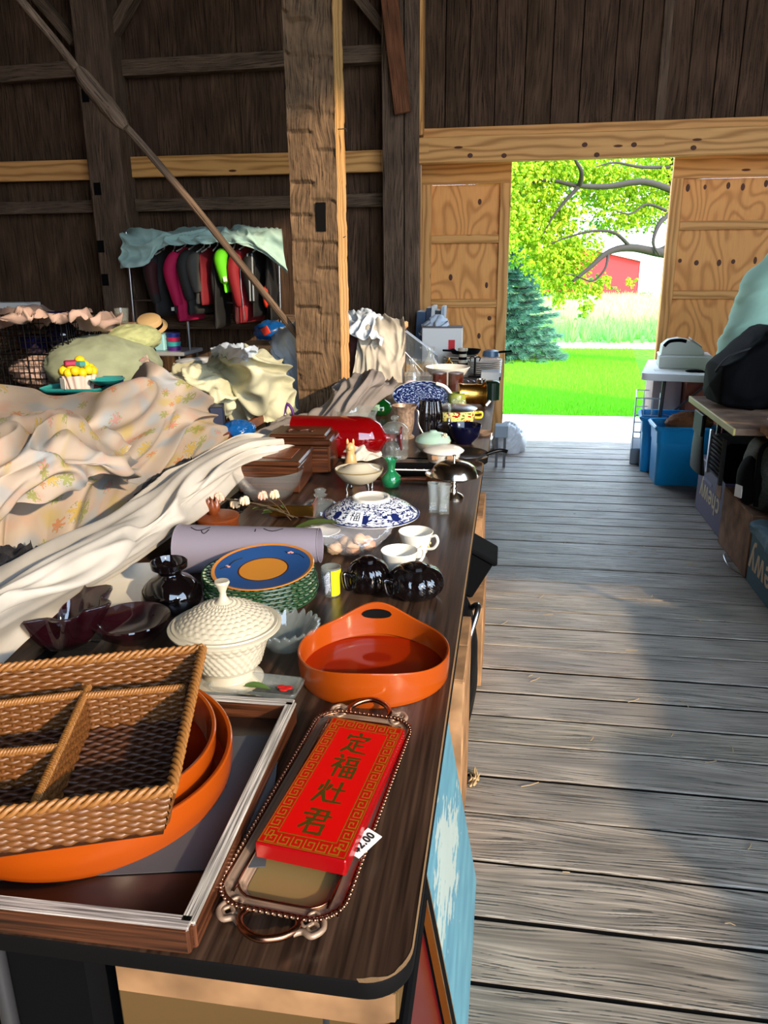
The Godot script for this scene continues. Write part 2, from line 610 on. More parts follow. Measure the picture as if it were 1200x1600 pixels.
	var camo := tex(128, 128, func(u: float, w: float):
		var a := loop2(n1, u, w, 5.0, 5.0)
		return Color(0.16, 0.20, 0.15) if a > 0.1 else (Color(0.10, 0.13, 0.10) if a > -0.15 else Color(0.20, 0.22, 0.17)))
	textured(mat("camo", Color(1, 1, 1), 0.6), camo, Vector3(2, 2, 1))
	var lawn := tex(512, 512, func(u: float, w: float):
		var a := loop2(n1, u, w, 12.0, 12.0)
		var b := loop2(n2, u, w, 60.0, 60.0)
		var k := 0.8 + 0.2 * a + 0.25 * b
		return Color(k * (0.9 + 0.2 * a), k, k * 0.8))
	textured(mat("lawn", Color(0.46, 0.74, 0.21), 0.9, 0.0, 0.1), lawn, Vector3(0.35, 0.35, 1), lawn, 2.0)
	textured(mat("field", Color(0.68, 0.80, 0.55), 0.9, 0.0, 0.1), lawn, Vector3(0.12, 0.12, 1), lawn, 3.0)
	textured(mat("gravel", Color(0.86, 0.83, 0.80), 0.95, 0.0, 0.1), blotch, Vector3(2, 2, 1), blotch, 1.0)
	textured(mat("concrete", Color(0.93, 0.92, 0.90), 0.85, 0.0, 0.2), blotch, Vector3(1, 1, 1))
	textured(mat("earth", Color(0.46, 0.42, 0.36), 0.95, 0.0, 0.1), blotch, Vector3(0.4, 0.4, 1))
	mat("bark", Color(0.22, 0.19, 0.17), 0.9)
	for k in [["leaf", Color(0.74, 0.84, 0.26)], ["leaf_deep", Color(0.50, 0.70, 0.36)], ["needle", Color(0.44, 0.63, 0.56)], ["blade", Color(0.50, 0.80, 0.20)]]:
		var m := mat(k[0], k[1], 0.6, 0.0, 0.3)
		m.backlight_enabled = true
		m.backlight = k[1].srgb_to_linear() * 0.9


func board(b: B, ctr: Vector3, s: Vector3, bev := 0.004, bs := Basis.IDENTITY, tone := 0.12) -> void:
	var k := rr(1.0 - tone, 1.0 + tone)
	b.col = Color(k, k * rr(0.97, 1.02), k * rr(0.94, 1.03))
	b.uo = Vector2(rr(0, 9), rr(0, 9))
	b.box(ctr, s, bs, bev)
	b.uo = Vector2.ZERO

func one(ctr: Vector3, s: Vector3, bev := 0.004, bs := Basis.IDENTITY, tone := 0.12) -> B:
	var b := B.new()
	board(b, ctr, s, bev, bs, tone)
	return b

func span(a: Vector3, c: Vector3, w: float, d: float, up := Vector3.UP, bev := 0.004) -> B:
	# a squared beam from a to c, w across, d along up
	var x := (c - a).normalized()
	var z := x.cross(up).normalized()
	return one((a + c) * 0.5, Vector3((c - a).length(), d, w), bev, Basis(x, z.cross(x), z))

func beam_thing(called: String, label: String, cat: String, b: B, m: Material, group := "") -> void:
	solo(called, label, cat, b, m, Vector3.ZERO, 0.0, group)

func build_setting() -> void:
	# floor of cross planks, each a piece, with dark gaps and a soil-dark underside
	var fl := struct("floor", bx(Vector3(-0.4, -0.0215, -1.95), Vector3(10.8, 0.033, 10.0)), M.edge_black)
	var z := -0.95
	for k in [1, 0, -1]: pass
	var edges := []
	for q in [Vector3(0.273, 0.000, -1.321), Vector3(0.294, 0.000, -1.501), Vector3(0.316, 0.000, -1.687), Vector3(0.339, 0.000, -1.878), Vector3(0.360, 0.000, -2.054), Vector3(0.381, 0.000, -2.233), Vector3(0.400, 0.000, -2.394), Vector3(0.419, 0.000, -2.554), Vector3(0.439, 0.000, -2.728), Vector3(0.463, 0.000, -2.928), Vector3(0.485, 0.000, -3.118), Vector3(0.506, 0.000, -3.288), Vector3(0.529, 0.000, -3.482), Vector3(0.547, 0.000, -3.640), Vector3(0.571, 0.000, -3.838), Vector3(0.595, -0.000, -4.045)]:
		edges.append(q.z)
	while edges[-1] > -6.80: edges.append(edges[-1] - rr(0.145, 0.2))
	edges[-1] = -6.93
	while edges[0] < 2.7: edges.push_front(edges[0] + rr(0.16, 0.21))
	for k in edges.size() - 1:
		var w: float = edges[k] - edges[k + 1]
		var lo := -5.7
		var hi := 4.9
		var cut := rr(-1.6, -0.9)
		var y := rr(-0.0012, 0.0012)
		for q in [[lo, cut], [cut, hi]]:
			part("plank", one(Vector3((q[0] + q[1]) * 0.5, -0.02 + y, (edges[k] + edges[k + 1]) * 0.5), Vector3(q[1] - q[0] - 0.004, 0.04, w - rr(0.009, 0.017)), 0.002, ry(rr(-0.0016, 0.0016)), 0.14), M.floor_wood, fl)
	# end wall: upright boards left of the door and above it
	var wl := struct("wall_back", bx(Vector3(-3.3, 3.3, -7.17), Vector3(5.0, 6.6, 0.04)), M.edge_black)
	var x := -5.75
	while x < -0.86:
		var w := minf(rr(0.16, 0.27), -0.84 - x)
		part("board", one(Vector3(x + w * 0.5, 1.12 + 0.0, -7.075 + rr(-0.006, 0.006)), Vector3(w - 0.006, 2.28, 0.03), 0.003, Basis.IDENTITY, 0.22), M.siding, wl)
		x += w
	x = -5.75
	while x < -0.86:
		var w := minf(rr(0.18, 0.30), -0.84 - x)
		part("board", one(Vector3(x + w * 0.5, 4.4, -7.09 + rr(-0.006, 0.006)), Vector3(w - 0.005, 4.35, 0.03), 0.003, Basis.IDENTITY, 0.16), M.siding, wl)
		x += w
	var wu := struct("wall_over_door", bx(Vector3(2.05, 4.55, -7.16), Vector3(5.85, 4.1, 0.03)), M.edge_black)
	x = -0.84
	while x < 4.9:
		var w := minf(rr(0.17, 0.26), 4.95 - x)
		part("board", one(Vector3(x + w * 0.5, 4.55, -7.08 + rr(-0.01, 0.01)), Vector3(w - 0.007, 4.1, 0.03), 0.003, Basis.IDENTITY, 0.2), M.siding, wu)
		x += w
	part("batten", one(Vector3(1.086, 3.073, -7.050) + Vector3(0.02, 0.1, 0), Vector3(0.07, 1.5, 0.03), 0.003), M.timber, wu)
	struct("wall_side", bx(Vector3(3.75, 1.25, -7.1), Vector3(2.6, 2.6, 0.06)), M.siding)
	struct("wall_left", bx(Vector3(-5.78, 3.3, -2.0), Vector3(0.1, 6.6, 10.3)), M.siding)
	struct("ceiling", bx(Vector3(-0.4, 6.66, -2.0), Vector3(10.9, 0.12, 10.4)), M.siding)
	# right and rear walls stand round the big wagon doors the light comes in by
	var wr := struct("wall_right", bx(Vector3(4.98, 3.3, -3.75), Vector3(0.1, 6.6, 6.7)), M.siding)
	part("lintel", bx(Vector3(4.98, 6.1, 1.25), Vector3(0.1, 1.0, 3.4)), M.siding, wr)
	var wb := struct("wall_rear", bx(Vector3(-2.7, 3.3, 3.0), Vector3(6.2, 6.6, 0.1)), M.siding)
	part("lintel", bx(Vector3(2.7, 6.1, 3.0), Vector3(4.6, 1.0, 0.1)), M.siding, wb)

	# framing of the end wall, each timber a thing
	var gz := -6.98
	var zl := -6.88
	beam_thing("wall_post", "heavy grey squared post standing against the dark boards left of the clothes rack", "post", one(Vector3(-3.475, 3.3, -6.86), Vector3(0.315, 6.6, 0.24), 0.012), M.timber)
	for q in [Vector3(-3.560, 2.158, -6.738), Vector3(-3.583, 1.407, -6.738), Vector3(-3.590, 1.688, -6.738), Vector3(-3.575, 2.881, -6.738)]:
		part("mortise", bx(q, Vector3(0.06, 0.10, 0.012)), M.edge_black, get_node("wall_post"), "dark empty mortise pocket")
	var gl := [[Vector3(-4.458, 3.114, -6.950), Vector3(-3.748, 3.133, -6.950), "upper grey rail of the end wall at the left edge above the yellow plank"], [Vector3(-3.433, 3.124, -6.950), Vector3(-1.091, 3.094, -6.950), "long upper grey rail between the two wall posts"]]
	for q in gl: beam_thing("wall_rail", q[2], "rail", span(Vector3(q[0].x, 3.115, gz), Vector3(q[1].x, 3.13, gz), 0.10, 0.125), M.timber)
	for q in [[-5.7, -3.62, "short new yellow plank left of the grey wall post"], [-3.33, -1.1, "new yellow plank nailed across the wall between the two posts"]]:
		beam_thing("yellow_plank", q[2], "plank", span(Vector3(q[0], 2.345, gz + 0.03), Vector3(q[1], 2.335, gz + 0.03), 0.06, 0.165), M.lumber)
	for q in [[-5.7, -3.62, "lower grey rail left of the grey wall post"], [-3.33, -1.1, "lower grey rail right of the post above the clothes rack"]]:
		beam_thing("wall_rail", q[2], "rail", span(Vector3(q[0], 2.035, gz), Vector3(q[1], 2.035, gz), 0.10, 0.105), M.timber)
	beam_thing("wall_rail", "low grey rail behind the clothes rack, nearest the floor", "rail", span(Vector3(-3.33, 1.03, gz), Vector3(-1.1, 1.03, gz), 0.10, 0.13), M.timber)
	beam_thing("corner_brace", "slanting brace left of the wall post, at the top left", "brace", span(Vector3(-4.020, 3.692, -6.900), Vector3(-3.694, 3.311, -6.900), 0.08, 0.12, Vector3.BACK), M.timber)
	beam_thing("corner_brace", "slanting brace right of the wall post, rising to the right", "brace", span(Vector3(-3.408, 3.298, -6.900), Vector3(-3.100, 3.665, -6.900), 0.08, 0.11, Vector3.BACK), M.timber)
	beam_thing("corner_brace", "slanting brace in the corner behind the hewn post top", "brace", span(Vector3(-1.312, 3.554, -6.900), Vector3(-1.071, 3.279, -6.900), 0.08, 0.11, Vector3.BACK), M.timber)
	# post beside the door: two planks side by side, a slanting reddish plank on it
	var dp := thing("door_post", "grey double plank post standing left of the sliding door", "post")
	part("plank", one(Vector3(-0.985, 3.3, -6.82), Vector3(0.17, 6.6, 0.16), 0.006), M.timber, dp)
	part("plank", one(Vector3(-0.835, 3.3, -6.84), Vector3(0.118, 6.6, 0.16), 0.006), M.timber, dp)
	part("edge_board", one(Vector3(-0.765, 3.75, -6.86), Vector3(0.03, 2.5, 0.14), 0.004), M.lumber, dp)
	beam_thing("slanting_plank", "reddish slanting plank ending on the door post", "plank", span(Vector3(-1.005, 3.508, -6.680), Vector3(-0.894, 2.643, -6.680), 0.05, 0.13, Vector3.RIGHT), M.brace_wood)
	# header
	beam_thing("door_beam", "long new yellow beam with knots across the top of the doorway", "beam", span(Vector3(-0.84, 2.385, -6.83), Vector3(4.85, 2.385, -6.83), 0.09, 0.19), M.lumber)
	beam_thing("door_ledger", "upper yellow board lying just above the door beam", "beam", span(Vector3(-0.8, 2.52, -6.95), Vector3(4.85, 2.52, -6.95), 0.10, 0.085), M.lumber)
	var kb := B.new()
	for q in [[734, 244], [787, 244], [913, 227], [990, 227], [1083, 232], [932, 244]]:
		var c: Vector3 = {734: Vector3(-0.367, 2.337, -6.784), 787: Vector3(-0.099, 2.329, -6.784), 913: Vector3(0.521, 2.389, -6.784), 990: Vector3(0.893, 2.378, -6.784), 1083: Vector3(1.335, 2.343, -6.784), 932: Vector3(0.618, 2.314, -6.784)}[q[0]]
		kb.ell(c, Vector3(0.022, 0.018, 0.003), 6, 10)
	part("knot", kb, M.knot, get_node("door_beam"))
	# sliding doors: plywood behind a frame of boards
	sliding_door("sliding_door", "left plywood sliding door behind the far end of the tables", -0.80, -0.035, [1.72, 1.18, 0.62], false)
	sliding_door("sliding_door", "right plywood sliding door behind the white folding table", 1.27, 2.75, [1.80, 1.245, 0.68], true)
	struct("trim_1", one(Vector3(-0.79, 1.15, -6.93), Vector3(0.03, 2.3, 0.06)), M.lumber)
	struct("threshold", bx(Vector3(0.65, -0.09, -7.0), Vector3(1.7, 0.10, 0.16)), M.timber)

	# ---- hewn post in the middle
	var hp := thing("hewn_post", "thick rough-hewn post with axe marks standing behind the table of glassware", "post")
	var hn := noise(21, 3)
	var za := -4.62
	var xl := -1.27
	var wd := 0.275
	var f1 := B.new()
	var depth := func(s: float, y: float, seed: float) -> float:
		var colm := floorf(s * 2.0 + 0.3 * hn.get_noise_2d(y * 0.9, seed))
		var yy := y * 5.0 + colm * 3.7 + 0.8 * hn.get_noise_2d(y * 2.0 + colm * 9.0, seed)
		var fr := yy - floorf(yy)
		var cell := hn.get_noise_2d(floorf(yy) * 7.3, colm * 5.1 + seed)
		return -0.034 * pow(fr, 4.0) * (0.7 + cell) + 0.012 * cell + 0.006 * hn.get_noise_2d(s * 14.0, y * 22.0 + seed)
	f1.surf(func(a: float, b: float): return Vector3(xl + wd * b + 0.006 * hn.get_noise_2d(a * 22.0, 3.0), 4.99 * (1.0 - a), za + depth.call(b, 4.99 * (1.0 - a), 1.0) * (1.0 if b > 0.02 and b < 0.98 else 0.2)), 460, 20, false, 5.0, 0.3)
	part("hewn_face", f1, M.hewn, hp)
	var f2 := B.new()
	f2.surf(func(a: float, b: float): return Vector3(xl + wd + 0.006 * hn.get_noise_2d(a * 22.0, 3.0) + 0.15 * depth.call(b, 4.99 * (1.0 - a), 8.0), 4.99 * (1.0 - a), za - 0.26 * b), 300, 12, false, 5.0, 0.3)
	part("hewn_face", f2, M.hewn_pale, hp, "pale hewn side")
	part("core", bx(Vector3(xl + wd * 0.5, 2.495, za - 0.14), Vector3(wd - 0.045, 4.97, 0.22)), M.hewn, hp)
	part("mortise", bx(Vector3(-1.092, 1.772, -4.620), Vector3(0.055, 0.155, 0.014)), M.edge_black, hp, "dark empty mortise slot")
	part("nail", tb([Vector3(-1.000, 2.236, -4.700), Vector3(-0.944, 2.231, -4.660), Vector3(-0.940, 2.218, -4.660)], 0.003, 5), M.grey_metal, hp)
	part("nail", tb([Vector3(-0.985, 1.663, -4.720), Vector3(-0.962, 1.668, -4.680)], 0.003, 5), M.grey_metal, hp)

	# ---- slanting pole in front of the wall
	var po := thing("slanting_pole", "long slanting wooden pole with a bulging splice crossing in front of the clothes rack", "pole")
	var p0 := Vector3(-2.392, 2.771, -3.900)
	var p1 := Vector3(-2.166, 2.371, -4.200)
	var p2 := Vector3(-1.273, 1.070, -4.750)
	part("shaft", tb(curve([p0, p0.lerp(p1, 0.5) + Vector3(0.006, 0.0, 0), p1, p1.lerp(p2, 0.4) + Vector3(0.012, 0.012, 0), p2], 8), 0.021, 10), M.timber, po)
	var sp := tb(curve([Vector3(-2.213, 2.470, -4.130), Vector3(-2.176, 2.410, -4.130), Vector3(-2.115, 2.326, -4.160), Vector3(-2.062, 2.251, -4.190), Vector3(-2.023, 2.203, -4.200)], 6), [0.020, 0.025, 0.03, 0.036, 0.04, 0.043, 0.044, 0.042, 0.045, 0.043, 0.045, 0.044, 0.045, 0.047, 0.047, 0.045, 0.043, 0.042, 0.042, 0.04, 0.037, 0.034, 0.03, 0.025, 0.02], 10)
	part("splice", sp, M.timber, po, "thick weathered splice on the pole")
	part("shaded_underside", tb([Vector3(-2.190, 2.392, -4.120), Vector3(-2.120, 2.300, -4.150), Vector3(-2.047, 2.213, -4.180)], [0.012, 0.02, 0.012], 8), M.black, po)  # black strip painting the shade under the splice

func sliding_door(called: String, label: String, x0: float, x1: float, rails: Array, right: bool) -> void:
	var d := thing(called, label, "door")
	var zz := -7.2
	var ys := [2.16]
	ys.append_array(rails)
	ys.append(0.02)
	for k in ys.size() - 1:
		var p := bx(Vector3.ZERO, Vector3.ZERO)
		p = B.new()
		p.uo = Vector2(rr(0, 3), rr(0, 3))
		var y1: float = ys[k]
		var y0: float = ys[k + 1]
		p.face([Vector3(x0, y0, zz), Vector3(x1, y0, zz), Vector3(x1, y1, zz), Vector3(x0, y1, zz)], [Vector2(y0, x0), Vector2(y0, x1), Vector2(y1, x1), Vector2(y1, x0)])
		p.box(Vector3((x0 + x1) * 0.5, (y0 + y1) * 0.5, zz - 0.012), Vector3(x1 - x0, y1 - y0, 0.02))
		var pn := part("plywood_panel", p, M.plywood, d)
		var kn := B.new()
		var many: int = [7, 8, 2, 2][k % 4] if right else [1, 4, 2, 2][k % 4]
		for j in many:
			var u: float = (x0 + 0.06 + j * 0.145 + rr(-0.02, 0.02)) if right and k < 2 else rr(x0 + 0.1, x1 - 0.12)
			var w := (y1 - (0.06 if k == 0 else 0.29) + rr(-0.012, 0.012)) if right and k < 2 else rr(y0 + 0.1, y1 - 0.1)
			kn.ell(Vector3(u + 0.08, w, zz), Vector3(rr(0.012, 0.02), rr(0.018, 0.032), 0.003), 6, 10)
		part("knot", kn, M.knot, pn)
	part("stile", one(Vector3(x0 + 0.045, 1.08, zz + 0.022), Vector3(0.09, 2.2, 0.042)), M.lumber, d)
	part("stile", one(Vector3(x1 - 0.045, 1.08, zz + 0.022), Vector3(0.09, 2.2, 0.042)), M.lumber, d)
	part("rail", one(Vector3((x0 + x1) * 0.5, 2.26, zz + 0.023), Vector3(x1 - x0, 0.2, 0.044)), M.lumber, d)
	for y in rails:
		part("rail", one(Vector3((x0 + x1) * 0.5, y, zz + 0.02), Vector3(x1 - x0 - 0.18, 0.07, 0.04)), M.lumber, d)
	part("rail", one(Vector3((x0 + x1) * 0.5, 0.09, zz + 0.022), Vector3(x1 - x0 - 0.18, 0.14, 0.042)), M.lumber, d)


func folding_table(label: String, x0: float, x1: float, z0: float, z1: float, top: Material, edge: Material, worn: bool) -> Node3D:
	# z1 is the near end
	var w := x1 - x0
	var d := z1 - z0
	var t := thing("folding_table", label, "table", Vector3((x0 + x1) * 0.5, 0, (z0 + z1) * 0.5))
	var o := rrect(w, d, 0.055, 10)
	var b := B.new()
	b.slab(rrect(w - 0.004, d - 0.004, 0.053, 10), T - 0.026, T, false)
	part("tabletop", b, top, t)
	var e := B.new()
	var ring := PackedVector3Array()
	for q in [[0.0, -0.0005, 0.006], [0.0, -0.004, 0.0], [0.0, -0.024, 0.0], [0.0, -0.027, 0.008]]:
		for p in o + PackedVector2Array([o[0]]):
			var s := Vector2(p.x * (1.0 - q[2] / w), p.y * (1.0 - q[2] / d))
			ring.append(Vector3(s.x, T + q[1], -s.y))
	e.grid(ring, 4, o.size() + 1, true, 1.0, 1.0)
	part("edge_band", e, edge, t)
	if worn:
		var k := B.new()
		var rg := PackedVector3Array()
		var zn := noise(4, 2)
		var sel := []
		for p in o:
			if p.x > 0.0 and p.y < 0.0: sel.append(p)
		for p in o:
			if p.x > 0.0 and p.y > 0.0: sel.append(p)
		for q in 2:
			for p in sel:
				var wear := 0.004 + 0.0035 * zn.get_noise_2d(p.x * 30.0, p.y * 30.0)
				rg.append(Vector3(p.x - (wear if q == 0 else 0.0005) * signf(p.x), T + 0.0006 - 0.0004 * q, -p.y - (0.0 if q == 1 or absf(p.y) < d * 0.5 - 0.03 else -signf(p.y) * wear)))
		k.grid(rg, 2, sel.size())
		part("worn_edge", k, M.edge_worn, t, "pale chipped edge")
	var a := bx(Vector3(0, T - 0.045, d * 0.5 - 0.10), Vector3(w - 0.12, 0.03, 0.02))
	a.box(Vector3(0, T - 0.045, -d * 0.5 + 0.10), Vector3(w - 0.12, 0.03, 0.02))
	a.box(Vector3(w * 0.5 - 0.07, T - 0.045, 0), Vector3(0.02, 0.03, d - 0.2))
	a.box(Vector3(-w * 0.5 + 0.07, T - 0.045, 0), Vector3(0.02, 0.03, d - 0.2))
	part("apron", a, M.black, t)
	for sz in [-1.0, 1.0]:
		for sx in [-1.0, 1.0]:
			part("leg", tb([Vector3(sx * (w * 0.5 - 0.13), T - 0.03, sz * (d * 0.5 - 0.14)), Vector3(sx * (w * 0.5 - 0.13), 0.0, sz * (d * 0.5 - 0.14))], 0.0125, 10), M.grey_metal, t)
		part("crossbar", tb([Vector3(-(w * 0.5 - 0.13), 0.18, sz * (d * 0.5 - 0.14)), Vector3(w * 0.5 - 0.13, 0.18, sz * (d * 0.5 - 0.14))], 0.01, 8), M.grey_metal, t)
	return t

func build_tables() -> void:
	folding_table("dark walnut-topped folding table with a chipped rounded corner, nearest the camera", -0.84, -0.082, -3.09, -0.648, M.laminate, M.edge_black, true)
	folding_table("second dark folding table in line, under the jars and blue bowl", -0.83, -0.07, -5.55, -3.11, M.laminate, M.edge_black, true)
	folding_table("third folding table in line, by the sliding door under the box and plates", -0.81, -0.05, -6.78, -5.57, M.whitewash, M.edge_black, false)

func loft(b: B, rings: Array, k := 6) -> void:
	# rings of rounded rectangles [w, d, r, y], inside bottom first, then up and outwards
	var p := PackedVector3Array()
	var m := 0
	for q in rings:
		var o := rrect(q[0], q[1], q[2], k)
		m = o.size() + 1
		for s in o: p.append(Vector3(s.x, q[3], -s.y))
		p.append(Vector3(o[0].x, q[3], -o[0].y))
	b.grid(p, rings.size(), m, true)
	var a := Array(p.slice(0, m - 1))
	b.face(a)
	a = Array(p.slice(p.size() - m, p.size() - 1))
	a.reverse()
	b.face(a)

func brush(im: Image, pts: Array, org: Vector2, sc: float, w: float, c: Color) -> void:
	for k in pts.size() - 1:
		var a: Vector2 = org + pts[k] * sc
		var d: Vector2 = org + pts[k + 1] * sc
		var m := int(a.distance_to(d)) + 1
		for j in m + 1:
			var q := a.lerp(d, j / float(m))
			var r := w * (1.12 - 0.34 * j / float(m))
			im.fill_rect(Rect2i(int(q.x - r), int(q.y - r * 0.8), int(r * 2), int(r * 1.6)), c)

func glyphs() -> Array:
	return [
		[[50, 2, 54, 13], [14, 16, 10, 34], [14, 20, 88, 20, 80, 34], [28, 40, 74, 40], [51, 40, 51, 88], [51, 62, 78, 62], [32, 54, 26, 76, 8, 97], [26, 76, 50, 92, 96, 96]],
		[[22, 2, 30, 12], [8, 22, 38, 22, 8, 58], [26, 42, 26, 97], [28, 46, 42, 58], [50, 8, 94, 8], [56, 20, 88, 20, 88, 40, 56, 40, 56, 20], [52, 52, 92, 52, 92, 95, 52, 95, 52, 52], [72, 52, 72, 95], [52, 73, 92, 73]],
		[[12, 30, 8, 48], [42, 24, 34, 44], [25, 6, 24, 50, 4, 94], [25, 55, 44, 90], [54, 38, 94, 38], [74, 8, 74, 88], [46, 88, 99, 88]],
		[[22, 12, 78, 12, 78, 48], [8, 30, 94, 30], [22, 48, 78, 48], [48, 12, 40, 48, 8, 82], [34, 64, 82, 64, 82, 96, 34, 96, 34, 64]]]

func write_glyph(im: Image, g: Array, org: Vector2, sc: float, w: float, c: Color) -> void:
	for s in g: brush(im, V2(s), org, sc, w, c)

func box_from(a: Vector3, c: Vector3, d: Vector3, h: float) -> Array:
	# near left, near right, far right corners of a top face -> [basis, centre of the top, size]
	var x := (c - a)
	var z := (c - d)
	var xn := x.normalized()
	var zn := (z - xn * z.dot(xn)).normalized()
	return [Basis(xn, zn.cross(xn), zn), a + x * 0.5 - z * 0.5, Vector3(x.length(), h, z.length())]

func wicker_wall(b: B, a: Vector3, c: Vector3, up: Vector3, rows: int, waves: int, amp: float, r: float) -> void:
	var d := (c - a)
	var nn := d.cross(up).normalized()
	for k in rows:
		var p := []
		var m := waves * 4
		for j in m + 1:
			var u := j / float(m)
			p.append(a + d * u + up * ((k + 0.5) / rows) + nn * amp * sin(u * waves * PI + PI * (k % 2)) + up.normalized() * rr(-0.0006, 0.0006))
		var g := rr(0.85, 1.12)
		b.col = Color(g, g * rr(0.95, 1.02), g * rr(0.9, 1.0))
		b.tube(p, r, 5, false)
	for j in waves:
		b.tube([a + d * ((j + 0.5) / waves), a + d * ((j + 0.5) / waves) + up], r * 0.9, 5, false)
	b.col = Color.WHITE

func braid(b: B, a: Vector3, c: Vector3, r: float, turns: int) -> void:
	var d := c - a
	var up := Vector3.UP
	var nn := d.cross(up).normalized()
	for s in 3:
		var p := []
		for j in turns * 6 + 1:
			var u := j / (turns * 6.0)
			var an := u * TAU * turns / 1.0 + s * TAU / 3.0
			p.append(a + d * u + (nn * cos(an) + up * sin(an)) * r)
		var g := rr(0.92, 1.1)
		b.col = Color(g, g, g)
		b.tube(p, r * 0.75, 5, true)
	b.col = Color.WHITE

func round_tray(r: float, h: float, ear: float, rx := 1.0) -> Array:
	# lacquered tray with two raised handle ears; returns [shell, floor]
	var b := B.new()
	var prof := [[0.0, 0.0], [0.93, 0.0], [0.985, 0.012], [1.0, 0.5], [1.0, 0.97], [0.988, 1.0], [0.965, 0.97], [0.955, 0.5], [0.94, 0.16]]
	b.surf(func(u: float, w: float):
		var k := u * (prof.size() - 1)
		var i := mini(int(k), prof.size() - 2)
		var q := Vector2(prof[i][0], prof[i][1]).lerp(Vector2(prof[i + 1][0], prof[i + 1][1]), k - i)
		var an := w * TAU
		var hh := h + ear * pow(absf(sin(an)), 10.0 if sin(an) < 0.0 else 3.5) * (1.0 if sin(an) < 0.0 else 0.62)
		return Vector3(cos(an) * q.x * r * rx, q.y * hh, sin(an) * q.x * r), 33, 97, true, 1.0, 4.0, true)
	var f := B.new()
	f.lathe(V2([0.0, h * 0.16, 0.72 * r, h * 0.16, 0.74 * r, h * 0.13, 0.945 * r, h * 0.17]).map(func(q): return q), 64, Vector3.ZERO, Basis.from_scale(Vector3(rx, 1, 1)))
	# lathe profile runs outward here, so turn it over
	var g := B.new()
	for k in [[0.0, 0.16], [0.72, 0.16], [0.745, 0.13], [0.945, 0.17]]: pass
	g.surf(func(u: float, w: float):
		var an := w * TAU
		return Vector3(cos(an) * u * 0.945 * r * rx, h * (0.15 + 0.03 * smoothstep(0.93, 1.0, u)) - 0.0012 * smoothstep(0.74, 0.76, u), -sin(an) * u * 0.945 * r), 26, 65, true)
	return [b, g]

func weave_bump(an: float, y: float, n: int, m: float) -> float:
	var row := floorf(y * m)
	var cell := an / TAU * n + 0.5 * fposmod(row, 2.0)
	return pow(absf(sin(cell * PI)), 0.7) * pow(absf(sin(y * m * PI)), 0.7)

